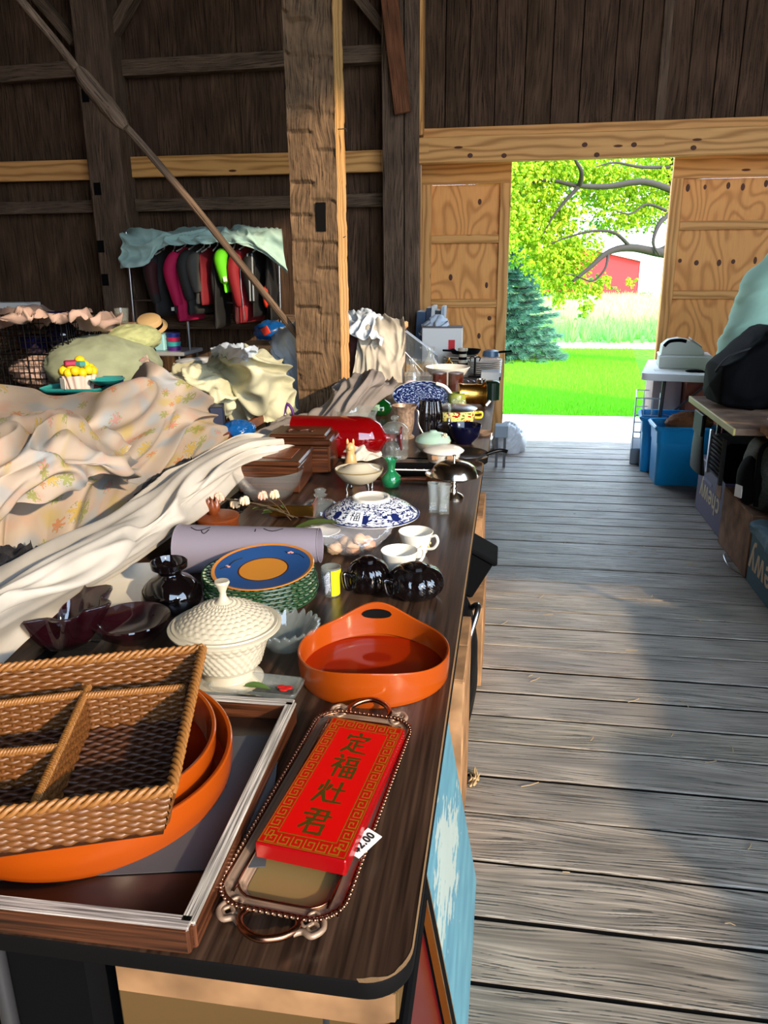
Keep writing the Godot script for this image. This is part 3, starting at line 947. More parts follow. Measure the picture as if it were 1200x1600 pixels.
func build_front() -> void:
	# ---- long silver tray on the near corner
	var tr := thing("silver_tray", "long narrow tarnished silver tray with openwork handles at the near table corner", "tray", Vector3(-0.236, T, -0.932), -0.085)
	var b := B.new()
	loft(b, [[0.02, 0.30, 0.01, 0.004], [0.105, 0.385, 0.02, 0.004], [0.11, 0.39, 0.022, 0.0045], [0.124, 0.404, 0.03, 0.014], [0.128, 0.408, 0.03, 0.0145], [0.158, 0.438, 0.04, 0.016], [0.164, 0.444, 0.042, 0.019], [0.168, 0.448, 0.044, 0.0185], [0.168, 0.448, 0.044, 0.016], [0.12, 0.40, 0.03, 0.001], [0.02, 0.30, 0.01, 0.0]])
	part("tray_body", b, M.old_silver, tr)
	var wl := B.new()
	wl.slab(rrect(0.104, 0.384, 0.019), 0.003, 0.0048)
	part("tray_well", wl, mat("olive_silver", Color(0.60, 0.50, 0.31), 0.42, 0.35), tr, "olive-gold engraved centre")
	var cb0 := B.new()
	for q in [[0.126, 0.406, 0.03, 0.0152], [0.158, 0.438, 0.04, 0.0175]]:
		cb0.tube(curve(Array(rrect(q[0], q[1], q[2], 4)).map(func(e): return Vector3(e.x, q[3], -e.y)), 2, true), 0.0018, 6)
	part("rim_bands", cb0, M.copper_silver, tr)
	var bead := B.new()
	var o := rrect(0.166, 0.446, 0.043, 10)
	for k in o.size():
		var q := o[k]
		var e := o[(k + 1) % o.size()]
		var m := maxi(1, int(q.distance_to(e) / 0.0075))
		for j in m:
			var s := q.lerp(e, j / float(m))
			bead.ell(Vector3(s.x, 0.019, -s.y), Vector3(0.0034, 0.0026, 0.0034), 4, 6)
	part("beaded_rim", bead, M.copper_silver, tr)
	for sg in [1.0, -1.0]:
		var h := B.new()
		h.xf = Transform3D(Basis(Vector3.UP, 0.0 if sg > 0 else PI), Vector3(0, 0.014, 0.218 * sg))
		h.tube(curve([Vector3(-0.032, 0, 0.0), Vector3(-0.036, 0.003, 0.018), Vector3(-0.024, 0.006, 0.036), Vector3(0.0, 0.008, 0.046), Vector3(0.024, 0.006, 0.036), Vector3(0.036, 0.003, 0.018), Vector3(0.032, 0, 0.0)], 5), 0.0048, 8)
		part("handle", h, M.copper_silver, tr)
		for sx in [1.0, -1.0]:
			var sc := B.new()
			sc.xf = h.xf
			sc.tube(curve([Vector3(0.034 * sx, 0.002, 0.026), Vector3(0.044 * sx, 0.002, 0.02), Vector3(0.056 * sx, 0.002, 0.024), Vector3(0.066 * sx, 0.002, 0.012), Vector3(0.062 * sx, 0.001, -0.004)], 5), 0.004, 6)
			for q in [[0.044, 0.006], [0.054, 0.012], [0.05, -0.004]]:
				sc.tube(curve([Vector3(q[0] * sx + 0.007, 0.002, q[1]), Vector3(q[0] * sx, 0.002, q[1] + 0.007), Vector3(q[0] * sx - 0.007, 0.002, q[1]), Vector3(q[0] * sx, 0.002, q[1] - 0.007)], 4, true), 0.0026, 5)
			part("scrollwork", sc, M.old_silver, tr)
	var fan := B.new()
	for k in 9:
		var an := -0.75 + k * 0.19
		fan.tube([Vector3(0.004, 0.0048, 0.10), Vector3(0.004 + 0.085 * sin(an) * 0.55, 0.0048, 0.10 - 0.085 * cos(an))], 0.0011, 4)
	part("engraved_fan", fan, M.brass, tr)
	# ---- red plaque with gold writing
	var bf := box_from(Vector3(-0.298, 0.787, -0.793), Vector3(-0.174, 0.785, -0.779), Vector3(-0.148, 0.782, -1.088), 0.022)
	var im := Image.create(384, 768, true, Image.FORMAT_RGB8)
	var red := Color(0.80, 0.03, 0.02)
	var gold := Color(0.55, 0.41, 0.08)
	im.fill(Color(0.68, 0.05, 0.02))
	im.fill_rect(Rect2i(66, 66, 252, 636), red)
	var key := func(x: int, y: int, tx: Vector2i, ty: Vector2i):
		for s in [[0, 0, 0, 5], [0, 0, 5, 0], [5, 0, 5, 4], [5, 4, 2, 4], [2, 4, 2, 2], [2, 2, 3, 2]]:
			var p: Vector2i = Vector2i(x, y) + tx * s[0] * 8 + ty * s[1] * 8
			var q: Vector2i = Vector2i(x, y) + tx * s[2] * 8 + ty * s[3] * 8
			im.fill_rect(Rect2i(mini(p.x, q.x), mini(p.y, q.y), absi(q.x - p.x) + 5, absi(q.y - p.y) + 5), gold)
	for k in 13:
		key.call(12, 40 + k * 54, Vector2i(0, 1), Vector2i(1, 0))
		key.call(368, 40 + k * 54, Vector2i(0, 1), Vector2i(-1, 0))
	for k in 6:
		key.call(26 + k * 56, 10, Vector2i(1, 0), Vector2i(0, 1))
		key.call(26 + k * 56, 754, Vector2i(1, 0), Vector2i(0, -1))
	for r in [[2, 2, 380, 4], [2, 762, 380, 4], [2, 2, 4, 764], [378, 2, 4, 764], [60, 60, 264, 4], [60, 704, 264, 4], [60, 60, 4, 648], [320, 60, 4, 648]]:
		im.fill_rect(Rect2i(r[0], r[1], r[2], r[3]), gold.darkened(0.1))
	var gl := glyphs()
	for k in 4:
		write_glyph(im, gl[k], Vector2(122, 84 + k * 156), 1.36, 7.5, Color(0.27, 0.22, 0.05))
	im.generate_mipmaps()
	var pm := mat("plaque_print", Color.WHITE, 0.3)
	pm.albedo_texture = ImageTexture.create_from_image(im)
	mat("plaque_red", Color(0.55, 0.02, 0.04), 0.25)
	var pq := thing("plaque", "red lacquered plaque with gold characters and a key border lying on the silver tray", "plaque", bf[1])
	pq.basis = bf[0]
	var sz: Vector3 = bf[2]
	part("board", bx(Vector3(0, -0.0125, 0), Vector3(sz.x, 0.024, sz.z), 0.002), M.plaque_red, pq)
	var face := B.new()
	var hx := sz.x * 0.5 - 0.002
	var hz := sz.z * 0.5 - 0.002
	face.face([Vector3(-hx, 0.0004, hz), Vector3(hx, 0.0004, hz), Vector3(hx, 0.0004, -hz), Vector3(-hx, 0.0004, -hz)], [Vector2(0, 1), Vector2(1, 1), Vector2(1, 0), Vector2(0, 0)])
	part("printed_face", face, pm, pq)
	# ---- price card beside the plaque
	var pc := thing("price_card", "small white price card reading $2.00 beside the red plaque", "card", Vector3(-0.167, 0.764, -0.839), 0.05)
	pc.rotation = Vector3(0.1, 1.08, 0.0)
	part("card", bx(Vector3.ZERO, Vector3(0.05, 0.0012, 0.024)), M.paper, pc)
	text(pc, "$2.00", 0.012, M.ink, Transform3D(Basis(Vector3.RIGHT, -PI / 2), Vector3(0, 0.001, 0)))
	# ---- frame-like wooden tray with whitewashed rim
	var ff := box_from(Vector3(-0.708, 0.782, -0.656), Vector3(-0.356, 0.782, -0.662), Vector3(-0.324, 0.782, -1.135), 0.04)
	var fr := thing("framed_tray", "shallow framed tray with a worn whitewashed rim under the orange oval trays", "tray", ff[1] - Vector3(0, 0.040, 0))
	fr.basis = ff[0]
	var w: float = ff[2].x * 0.5
	var d: float = ff[2].z * 0.5
	for q in [[Vector3(0, 0.02, d), Vector3(w * 2, 0.038, 0.018)], [Vector3(0, 0.02, -d), Vector3(w * 2, 0.038, 0.018)], [Vector3(w - 0.004, 0.02, 0), Vector3(0.018, 0.038, d * 2)], [Vector3(-w + 0.004, 0.02, 0), Vector3(0.018, 0.038, d * 2)]]:
		part("side_rail", one(q[0], q[1], 0.003), M.walnut, fr)
		part("rim_strip", one(q[0] + Vector3(0, 0.02, 0), Vector3(q[1].x, 0.004, q[1].z), 0.001), M.whitewash, fr, "worn whitewashed top strip")
	part("mirror_base", bx(Vector3(0, 0.008, 0), Vector3(w * 2 - 0.02, 0.006, d * 2 - 0.02)), M.dark_oil, fr)
	part("paper_sheet", bx(Vector3(0.02, 0.0125, 0.0), Vector3(0.36, 0.0012, 0.30), 0.0, ry(0.2)), mat("grey_paper", Color(0.27, 0.27, 0.28), 0.8), fr)
	# ---- stacked orange oval trays
	for k in 2:
		var rt := round_tray(0.215 - 0.014 * k, 0.060, 0.0 if k == 0 else 0.004, 1.02)
		var ot := thing("oval_tray", ["lower orange lacquered oval tray lying in the framed tray", "upper orange lacquered oval tray, directly under the wicker basket"][k], "tray", Vector3(-0.612 - 0.012 * k, T + 0.006 + 0.022 * k, -0.922), 0.3 * k, "stacked orange oval trays")
		ot.rotation.z = -0.06 - 0.03 * k
		ot.position.y += 0.012
		part("shell", rt[0], M.orange_lacquer, ot)
		part("tray_floor", rt[1], M.red_lacquer, ot)
	# ---- wicker basket with compartments
	build_basket()
	# ---- big orange round tray
	var rt := round_tray(0.142, 0.052, 0.032, 1.04)
	var ot := thing("round_tray", "big round orange lacquered tray with raised handle holes at the table edge", "tray", Vector3(-0.238, T, -1.338), 0.12)
	part("shell", rt[0], M.orange_lacquer, ot)
	part("tray_floor", rt[1], M.red_lacquer, ot, "glossy red inside")
	for s in [-1.0]:
		var hole := B.new()
		for side in [0.1348, 0.1428]:
			hole.surf(func(u: float, q: float):
				var an := (q - 0.5) * 0.46
				var hh := 0.059 + (u - 0.5) * 0.022 * sqrt(maxf(0.0, 1.0 - pow(q * 2.0 - 1.0, 2.0)))
				return Vector3(sin(an) * side * 1.04, hh, s * cos(an) * side), 5, 17)
		part("hand_hole", hole, M.edge_black, ot, "dark hand hole")
	# ---- woven white tureen
	var tu := thing("lidded_tureen", "cream basketweave china tureen with a lid and knob behind the wicker basket", "tureen", Vector3(-0.508, T, -1.262))
	var bw := B.new()
	var bp := [[0.0, 0.004], [0.056, 0.0], [0.066, 0.002], [0.066, 0.006], [0.05, 0.016], [0.046, 0.03], [0.06, 0.037], [0.064, 0.045], [0.076, 0.085], [0.088, 0.108], [0.1055, 0.116], [0.106, 0.119], [0.101, 0.121], [0.0, 0.119]]
	bw.surf(func(u: float, q: float):
		var k := u * (bp.size() - 1)
		var i := mini(int(k), bp.size() - 2)
		var s := Vector2(bp[i][0], bp[i][1]).lerp(Vector2(bp[i + 1][0], bp[i + 1][1]), k - i)
		if s.y > 0.044 and s.y < 0.104 and i < 10: s.x += 0.0026 * weave_bump(q * TAU, s.y, 34, 105.0)
		return Vector3(cos(q * TAU) * s.x, s.y, sin(q * TAU) * s.x), 131, 137, true, 1.0, 1.0, true)
	part("bowl", bw, M.cream_china, tu)
	var ld := B.new()
	ld.surf(func(u: float, q: float):
		var r := 0.094 * (1.0 - u) + 0.014 * u
		var y := 0.122 + 0.042 * u + 0.006 * sin(u * PI)
		if u > 0.06 and u < 0.96: y += 0.0026 * weave_bump(q * TAU, u * 0.08, 30, 115.0)
		return Vector3(cos(q * TAU) * r, y, sin(q * TAU) * r), 56, 121, true, 1.0, 1.0, true)
	ld.lathe(V2([0.094, 0.119, 0.099, 0.121, 0.098, 0.124, 0.092, 0.1235]), 48)
	var tul := part("lid", ld, M.cream_china, tu)
	part("knob", lt(V2([0.02, 0.162, 0.011, 0.168, 0.007, 0.176, 0.006, 0.184, 0.010, 0.194, 0.0145, 0.203, 0.013, 0.207, 0.0, 0.206]), 28), M.cream_china, tul)
	# ---- clear plastic tray with a rose print
	var cb := thing("clear_tray", "clear glass relish tray with a leaf and red flower beside the framed tray", "tray", Vector3(-0.44, T, -1.225), -0.06)
	var cg := B.new()
	loft(cg, [[0.13, 0.03, 0.01, 0.008], [0.15, 0.05, 0.01, 0.008], [0.165, 0.062, 0.012, 0.022], [0.172, 0.07, 0.012, 0.022], [0.168, 0.066, 0.012, 0.014], [0.15, 0.05, 0.01, 0.0], [0.02, 0.01, 0.004, 0.0]])
	part("tray_body", cg, M.thick_glass, cb)
	var lf := B.new()
	leaf(lf, Vector3(-0.03, 0.012, 0), Vector3(0.03, 0.013, 0.005), 0.022)
	part("leaf_print", lf, mat("leaf_print", Color(0.25, 0.36, 0.12), 0.6), cb)
	var rs := B.new()
	for k in 3: rs.ell(Vector3(0.045 + 0.007 * k, 0.013, -0.008 + 0.008 * (k % 2)), Vector3(0.009, 0.002, 0.007), 6, 8)
	part("flower_print", rs, mat("rose_red", Color(0.70, 0.07, 0.06), 0.5), cb)
	# ---- crystal boat bowl
	var cr := thing("crystal_bowl", "small cut crystal bowl between the tureen and the orange tray", "bowl", Vector3(-0.435, T, -1.405), 0.4)
	part("bowl", fluted(0.03, 0.072, 0.055, 22, 0.004, 0.1), M.thick_glass, cr)
	# ---- plates: green lattice pile with a blue plate on top
	var pz := Vector3(-0.565, T, -1.648)
	for k in 7:
		var pl := thing("lattice_plate", ["bottom", "second", "third", "fourth", "fifth", "sixth", "top"][k] + " green and white lattice-rim plate of the pile under the blue plate", "plate", pz + Vector3(rr(-0.003, 0.003) - 0.006 * maxi(0, k - 5), 0.0095 * k, rr(-0.003, 0.003)), k * 0.7, "pile of lattice plates")
		lattice_plate(pl, 0.134)
	var bpl := thing("painted_plate", "blue painted plate with an ochre centre on top of the lattice plate pile", "plate", pz + Vector3(0.012, 0.074, 0.012))
	bpl.rotation = Vector3(0.10, 0.0, 0.02)
	part("rim", lt(V2([0.0, 0.0, 0.075, 0.001, 0.119, 0.012, 0.121, 0.014, 0.119, 0.0155, 0.112, 0.0135]), 64), mat("plate_orange", Color(0.74, 0.47, 0.20), 0.15), bpl)
	part("blue_band", ringdisc(0.112, 0.0137, 0.058, 0.0055), mat("plate_blue", Color(0.16, 0.30, 0.50), 0.12), bpl)
	part("ochre_centre", ringdisc(0.058, 0.0057, 0.0, 0.0045), mat("plate_ochre", Color(0.76, 0.50, 0.19), 0.15), bpl)
	part("edge_line", ringdisc(0.060, 0.0062, 0.0565, 0.0058), mat("plate_line", Color(0.30, 0.15, 0.08), 0.2), bpl)
	var tw := B.new()
	tw.tube(curve([Vector3(-0.098, 0.0128, 0.02), Vector3(-0.085, 0.011, 0.0), Vector3(-0.08, 0.0105, -0.025), Vector3(-0.066, 0.0093, -0.045)], 5), 0.0014, 4)
	tw.tube(curve([Vector3(0.03, 0.011, -0.085), Vector3(0.05, 0.0108, -0.075), Vector3(0.07, 0.0115, -0.07), Vector3(0.088, 0.0125, -0.05)], 5), 0.0012, 4)
	part("painted_twig", tw, M.ink, bpl)
	var bl := B.new()
	for q in [[0.045, -0.082], [0.05, -0.078], [0.042, -0.078], [-0.082, 0.006], [-0.088, 0.002]]: bl.ell(Vector3(q[0], 0.0118, q[1]), Vector3(0.0045, 0.001, 0.0045), 4, 8)
	part("painted_blossom", bl, mat("blossom", Color(0.86, 0.62, 0.60), 0.3), bpl)
	# ---- plum glass pieces on the left
	var vz := thing("glass_jar", "dark smoky glass jar with a flared neck left of the lampshade", "jar", Vector3(-0.752, T, -1.56))
	part("jar_body", lt(V2([0.0, 0.003, 0.045, 0.0, 0.06, 0.006, 0.07, 0.03, 0.066, 0.056, 0.046, 0.075, 0.03, 0.082, 0.026, 0.09, 0.03, 0.097, 0.041, 0.104, 0.042, 0.117, 0.039, 0.119, 0.036, 0.106, 0.024, 0.095, 0.024, 0.084, 0.055, 0.06, 0.062, 0.03, 0.05, 0.009, 0.0, 0.008]), 40), M.smoke_glass, vz)
	var ab := thing("glass_bowl", "plum-coloured round glass bowl just behind the wicker basket", "bowl", Vector3(-0.775, T, -1.405))
	part("bowl", lt(V2([0.0, 0.003, 0.04, 0.0, 0.044, 0.004, 0.07, 0.022, 0.083, 0.046, 0.081, 0.049, 0.077, 0.046, 0.064, 0.025, 0.04, 0.011, 0.0, 0.009]), 40), M.plum_glass, ab)
	var fb := thing("fluted_bowl", "plum-coloured glass bowl with a ruffled rim at the left under the white sheet", "bowl", Vector3(-0.905, T, -1.36))
	part("bowl", fluted(0.045, 0.10, 0.10, 7, 0.016, 0.02), M.plum_glass, fb)
	var wp := thing("rimmed_plate", "cream plate with a gold rim leaning behind the plum glass bowl", "plate", Vector3(-0.90, T + 0.005, -1.60))
	wp.rotation = Vector3(0.12, 0, 0.1)
	part("plate_body", lt(V2([0.0, 0.0, 0.08, 0.002, 0.13, 0.02, 0.131, 0.022, 0.127, 0.0225, 0.078, 0.006, 0.0, 0.005]), 48), M.china, wp)
	part("gold_rim", lt(V2([0.1305, 0.0205, 0.132, 0.022, 0.1285, 0.0235]), 48), M.brass, wp)
	# ---- lampshade on its side
	var ls := thing("lampshade", "lilac-grey lampshade lying on its side behind the plates", "lampshade", Vector3(-0.64, T + 0.0, -1.81))
	mat("shade_lilac", Color(0.47, 0.44, 0.485), 0.7)
	M.shade_lilac.backlight_enabled = true
	M.shade_lilac.backlight = Color(0.12, 0.11, 0.12)
	var sb := B.new()
	var ax := Basis(Vector3.UP, 0.06) * Basis(Vector3.BACK, PI / 2 + 0.058)
	sb.lathe(V2([0.044, -0.18, 0.066, 0.19, 0.0645, 0.19, 0.0425, -0.18]), 56, Vector3(0.0, 0.066, 0.0), ax)
	part("shade", sb, M.shade_lilac, ls)
	var rim := B.new()
	for q in [[0.0662, 0.19], [0.0442, -0.18]]:
		var p := []
		for k in 33: p.append(Vector3(0, 0.066, 0) + ax * Vector3(cos(TAU * k / 32) * q[0], q[1], sin(TAU * k / 32) * q[0]))
		rim.tube(p, 0.0014, 5, false)
	part("rim_wire", rim, M.shade_lilac, ls)
	var mk := B.new()
	for q in [[0.10, 0.30, 0.02], [0.10, 0.12, 0.05], [-0.02, 0.2, 0.0], [-0.09, 0.1, 0.05]]:
		var p := []
		for k in 7:
			var y: float = q[0] + q[2] * k / 6.0
			var a: float = q[1] + 0.25 * sin(k * 0.5) * (1.0 if q[2] > 0.0 else 0.8)
			p.append(Vector3(0, 0.066, 0) + ax * (Vector3(cos(a), 0, sin(a)) * (0.0552 + 0.0595 * (y - 0.005)) + Vector3(0, y, 0)))
		mk.tube(p, 0.0016, 4, false)
	part("pen_marks", mk, M.ink, ls)
	# ---- painted shot glass
	var cu := thing("painted_glass", "narrow glass with a yellow and grey flower painting beside the plate pile", "glass", Vector3(-0.402, T, -1.69))
	part("tumbler", lt(V2([0.0, 0.002, 0.02, 0.0, 0.024, 0.072, 0.0225, 0.073, 0.019, 0.006, 0.0, 0.005]), 28), M.thick_glass, cu)
	var pt := B.new()
	pt.surf(func(u: float, q: float): return Vector3(sin(q * 1.5 + 0.2) * (0.0205 + 0.0038 * u), 0.003 + 0.066 * u, cos(q * 1.5 + 0.2) * (0.0205 + 0.0038 * u)), 3, 9)
	part("yellow_panel", pt, mat("panel_yellow", Color(0.85, 0.78, 0.10), 0.3), cu)
	var pg := B.new()
	pg.surf(func(u: float, q: float): return Vector3(sin(q * 1.3 - 1.2) * (0.0207 + 0.0038 * u), 0.012 + 0.05 * u + 0.006 * sin(q * 9.0), cos(q * 1.3 - 1.2) * (0.0207 + 0.0038 * u)), 3, 14)
	part("flower_panel", pg, M.blue_white, cu)
	# ---- dark ridged glass gourds
	var gd := [[Vector3(-0.318, T, -1.728), 0.05, 0.078, "dark ridged glass gourd jar, left one beside the white cups"], [Vector3(-0.200, T, -1.712), 0.064, 0.074, "dark ridged glass gourd jar with a stubby lid, right one near the table edge"]]
	for q in gd:
		var g := thing("gourd_jar", q[3], "jar", q[0], 0.3, "dark gourd jars")
		var gb := B.new()
		var gr: float = q[1]
		var gh: float = q[2]
		gb.surf(func(u: float, a: float):
			var an := a * TAU
			var rib := 1.0 + 0.07 * absf(sin(an * 5.0)) + 0.012 * sin(an * 40.0) * sin(u * 60.0)
			var r := gr * pow(sin(PI * clampf(0.06 + u * 0.90, 0, 1)), 0.62) * rib
			return Vector3(cos(an) * r, gh * (0.5 - 0.5 * cos(PI * u)), sin(an) * r), 34, 101, true, 1.0, 1.0, true)
		gb.lathe(V2([gr * 0.4, gh * 0.97, gr * 0.42, gh * 1.06, gr * 0.25, gh * 1.12, 0.0, gh * 1.13]), 20)
		part("gourd_body", gb, M.smoke_glass, g)
		var kn := B.new()
		kn.tube(curve([Vector3(-gr * 0.9, gh * 0.6, 0.02), Vector3(-gr * 1.25, gh * 0.75, 0.03), Vector3(-gr * 1.15, gh * 0.3, 0.03), Vector3(-gr * 0.9, gh * 0.2, 0.02)], 5), 0.006, 6)
		part("handle", kn, M.smoke_glass, g)
	# ---- two white china cups
	var cups := [[Vector3(-0.256, T, -1.832), "nearer white china cup with gilt leaves beside the dark gourd jars"], [Vector3(-0.232, T, -1.985), "farther white china cup with a scroll handle behind the first"]]
	for k in 2:
		var cp := thing("china_cup", cups[k][1], "cup", cups[k][0], 0.5 - 0.9 * k, "white china cups")
		part("cup_body", lt(V2([0.0, 0.002, 0.026, 0.0, 0.028, 0.006, 0.033, 0.012, 0.042, 0.045, 0.048, 0.068, 0.0465, 0.0695, 0.045, 0.067, 0.038, 0.04, 0.028, 0.012, 0.0, 0.009]), 36), M.china, cp)
		part("handle", tb(curve([Vector3(0.044, 0.06, 0), Vector3(0.062, 0.066, 0), Vector3(0.068, 0.05, 0), Vector3(0.056, 0.03, 0), Vector3(0.036, 0.024, 0)], 6), 0.0042, 7), M.china, cp)
		var gp := B.new()
		for j in 9:
			var an := TAU * j / 9.0
			gp.ell(Vector3(cos(an) * 0.0405, 0.032 + 0.006 * (j % 2), sin(an) * 0.0405), Vector3(0.007, 0.009, 0.007) * 0.5, 5, 6)
		part("gilt_leaves", gp, mat("gilt", Color(0.80, 0.70, 0.45), 0.3, 0.3), cp)
	# ---- bag of shells
	var bag := thing("plastic_bag", "clear plastic bag of small shells beside the lampshade", "bag", Vector3(-0.405, T, -1.955), 0.1)
	var bgm := B.new()
	var zn := noise(14, 2)
	bgm.surf(func(u: float, q: float):
		var an := q * TAU
		var k := 1.0 + 0.16 * zn.get_noise_3d(cos(an) * 2.0, u * 3.0, sin(an) * 2.0)
		return Vector3(cos(an) * 0.078 * sin(PI * clampf(0.08 + u * 0.62, 0, 1)) * k + (u * u) * 0.05 * signf(cos(an)) * absf(cos(an)), 0.085 * u + 0.004 * sin(an * 5.0) * u, sin(an) * 0.05 * sin(PI * clampf(0.08 + u * 0.86, 0, 1)) * k), 14, 37, true, 1, 1, true)
	part("film", bgm, M.plastic_film, bag)
	mat("shell", Color(0.80, 0.66, 0.52), 0.5)
	for k in 9:
		var s := B.new()
		var cc := Vector3(rr(-0.05, 0.05), 0.018 + 0.017 * (k / 4), rr(-0.025, 0.03))
		s.col = Color(1, 1, 1) if k % 3 else Color(0.85, 0.6, 0.45)
		s.surf(func(u: float, q: float):
			var r := 0.019 * sin(PI * pow(u, 0.7)) * (1.0 + 0.12 * absf(sin(q * TAU * 4.0)))
			return cc + Basis(Vector3.UP, k * 1.7) * Vector3(cos(q * TAU) * r, sin(q * TAU) * r * 0.8, (u - 0.5) * 0.042), 9, 25, true)
		solo("sea_shell", "small ridged shells inside the clear plastic bag beside the lampshade", "shell", s, M.shell, bag.position, 0.1, "shells in the plastic bag")

func text(par: Node3D, s: String, h: float, m: Material, at: Transform3D, called := "lettering") -> void:
	var tm := TextMesh.new()
	var f := SystemFont.new()
	f.font_names = PackedStringArray(["Droid Sans"])
	f.font_weight = 700
	tm.font = f
	tm.text = s
	tm.font_size = 48
	tm.pixel_size = h / 36.0
	tm.depth = 0.0008
	var o := part(called, tm, m, par)
	o.transform = at

func leaf(b: B, a: Vector3, c: Vector3, w: float) -> void:
	var d := c - a
	var s := d.cross(Vector3.UP).normalized()
	b.surf(func(u: float, q: float): return a + d * u + s * (q - 0.5) * 2.0 * w * sin(PI * pow(u, 0.8)) * 0.5 + Vector3.UP * 0.25 * w * (absf(q - 0.5) * 2.0) * sin(PI * u), 7, 5)

func fluted(r0: float, r1: float, h: float, n: int, amp: float, top: float) -> B:
	var b := B.new()
	b.surf(func(u: float, q: float):
		var an := q * TAU
		var s := u * 2.0 if u < 0.5 else (1.0 - u) * 2.0
		var th := 0.0 if u < 0.5 else 0.004
		var r := lerpf(r0, r1, pow(s, 0.8)) + amp * s * cos(an * n) - th
		if u < 0.02 or u > 0.98: r *= 0.02
		return Vector3(cos(an) * r, h * s + top * h * s * cos(an * n) + th, sin(an) * r), 26, n * 8 + 1, true, 1.0, 1.0, true)
	return b

func ringdisc(r1: float, y1: float, r0: float, y0: float) -> B:
	# upward-facing ring from r0 out to r1
	var b := B.new()
	b.surf(func(u: float, q: float):
		var r := lerpf(r0, r1, u)
		return Vector3(cos(q * TAU) * r, lerpf(y0, y1, u), -sin(q * TAU) * r), 4, 65, true)
	return b

func lattice_plate(p: Node3D, r: float) -> void:
	if not M.has("plate_green"):
		mat("plate_green", Color(0.12, 0.25, 0.15), 0.15)
		mat("plate_cream", Color(0.85, 0.86, 0.74), 0.15)
	part("plate_body", lt(V2([0.0, 0.0, r * 0.6, 0.001, r * 0.97, 0.010, r, 0.012, r * 0.985, 0.0135, r * 0.62, 0.0045, 0.0, 0.004]), 56), M.plate_cream, p)
	var b := B.new()
	for s in [-1.0, 1.0]:
		for k in 40:
			var a := TAU * k / 40.0
			var e: float = a + s * 0.26
			b.tube([Vector3(cos(a) * r * 0.72, 0.0068, sin(a) * r * 0.72), Vector3(cos((a + e) * 0.5) * r * 0.86, 0.0108, sin((a + e) * 0.5) * r * 0.86), Vector3(cos(e) * r * 0.99, 0.0138, sin(e) * r * 0.99)], 0.0017, 4, false)
	b.lathe(V2([r * 0.985, 0.0095, r * 1.012, 0.0115, r * 1.005, 0.0145, r * 0.985, 0.0142]), 56)
	part("lattice", b, M.plate_green, p, "green lattice rim")

func build_basket() -> void:
	var fr := Vector3(-0.458, 0.930, -1.037)
	var nr := Vector3(-0.366, 0.925, -0.707)
	var x := (Vector3(-0.736, 0.930, -0.934) - fr).normalized()
	x.y = 0
	x = x.normalized()
	var lenx := 0.46
	var up := Vector3(0, 0.066, 0)
	var k := thing("wicker_basket", "light brown wicker basket with compartments resting on the orange oval trays", "basket")
	var inn := 0.018
	var zd := nr - fr
	zd.y = 0
	zd = zd.normalized()
	var c := [fr, nr, nr + x * lenx, fr + x * lenx]
	var bt := []
	for j in 4:
		var q: Vector3 = c[j] - up
		q += x * (inn if j < 2 else -inn) + zd * (inn if j == 0 or j == 3 else -inn)
		bt.append(q)
	var names := ["right", "near", "left", "far"]
	for j in 4:
		var a: Vector3 = bt[j]
		var e: Vector3 = bt[(j + 1) % 4]
		var b := B.new()
		var ua: Vector3 = c[j] - a
		var ue: Vector3 = c[(j + 1) % 4] - e
		var rows := 12
		var waves := int((e - a).length() / 0.014)
		var nn := (e - a).cross(Vector3.UP).normalized()
		for r in rows:
			var p := []
			var f := (r + 0.5) / rows
			for m in waves * 3 + 1:
				var u := m / (waves * 3.0)
				p.append((a + ua * f).lerp(e + ue * f, u) + nn * 0.0026 * sin(u * waves * PI + PI * (r % 2)) + Vector3.UP * rr(-0.0007, 0.0007))
			var g := rr(0.82, 1.12)
			b.col = Color(g, g * rr(0.95, 1.02), g * rr(0.88, 1.0))
			b.tube(p, 0.0042, 5, false)
		part("wall", b, M.wicker, k)
		var br := B.new()
		braid(br, c[j], c[(j + 1) % 4], 0.0048, int((e - a).length() / 0.03))
		part("braided_rim", br, M.wicker_light, k)
	var fl := B.new()
	for r in 34:
		var f := (r + 0.5) / 34.0
		var p := []
		for m in 61:
			p.append((bt[0].lerp(bt[1], f)).lerp(bt[3].lerp(bt[2], f), m / 60.0) + Vector3.UP * 0.0024 * sin(m * PI * 0.5 + PI * (r % 2)))
		var g := rr(0.7, 1.1)
		fl.col = Color(g, g, g)
		fl.tube(p, 0.0034, 5, false)
	part("base", fl, M.wicker_dark, k)
	part("base_lining", slab4(bt, -0.004), M.wicker_dark, k)
	# dividers: one lengthwise near the right, crosswise ones to its left
	var L := func(u: float, w: float) -> Vector3: return bt[0].lerp(bt[3], u).lerp(bt[1].lerp(bt[2], u), w)
	for q in [[0.33, 0.14, 0.33, 1.0], [0.74, 0.0, 0.74, 1.0], [0.0, 0.24, 0.33, 0.22], [0.33, 0.20, 0.74, 0.22], [0.33, 0.62, 0.74, 0.60]]:
		var a: Vector3 = L.call(q[0], q[1])
		var e: Vector3 = L.call(q[2], q[3])
		var b := B.new()
		wicker_wall(b, a, e, Vector3(0, 0.052, 0), 10, maxi(6, int((e - a).length() / 0.013)), 0.0024, 0.0038)
		part("divider", b, M.wicker, k)
		var br := B.new()
		braid(br, a + Vector3(0, 0.053, 0), e + Vector3(0, 0.053, 0), 0.0036, maxi(6, int((e - a).length() / 0.012)))
		part("divider_rim", br, M.wicker_light, k)

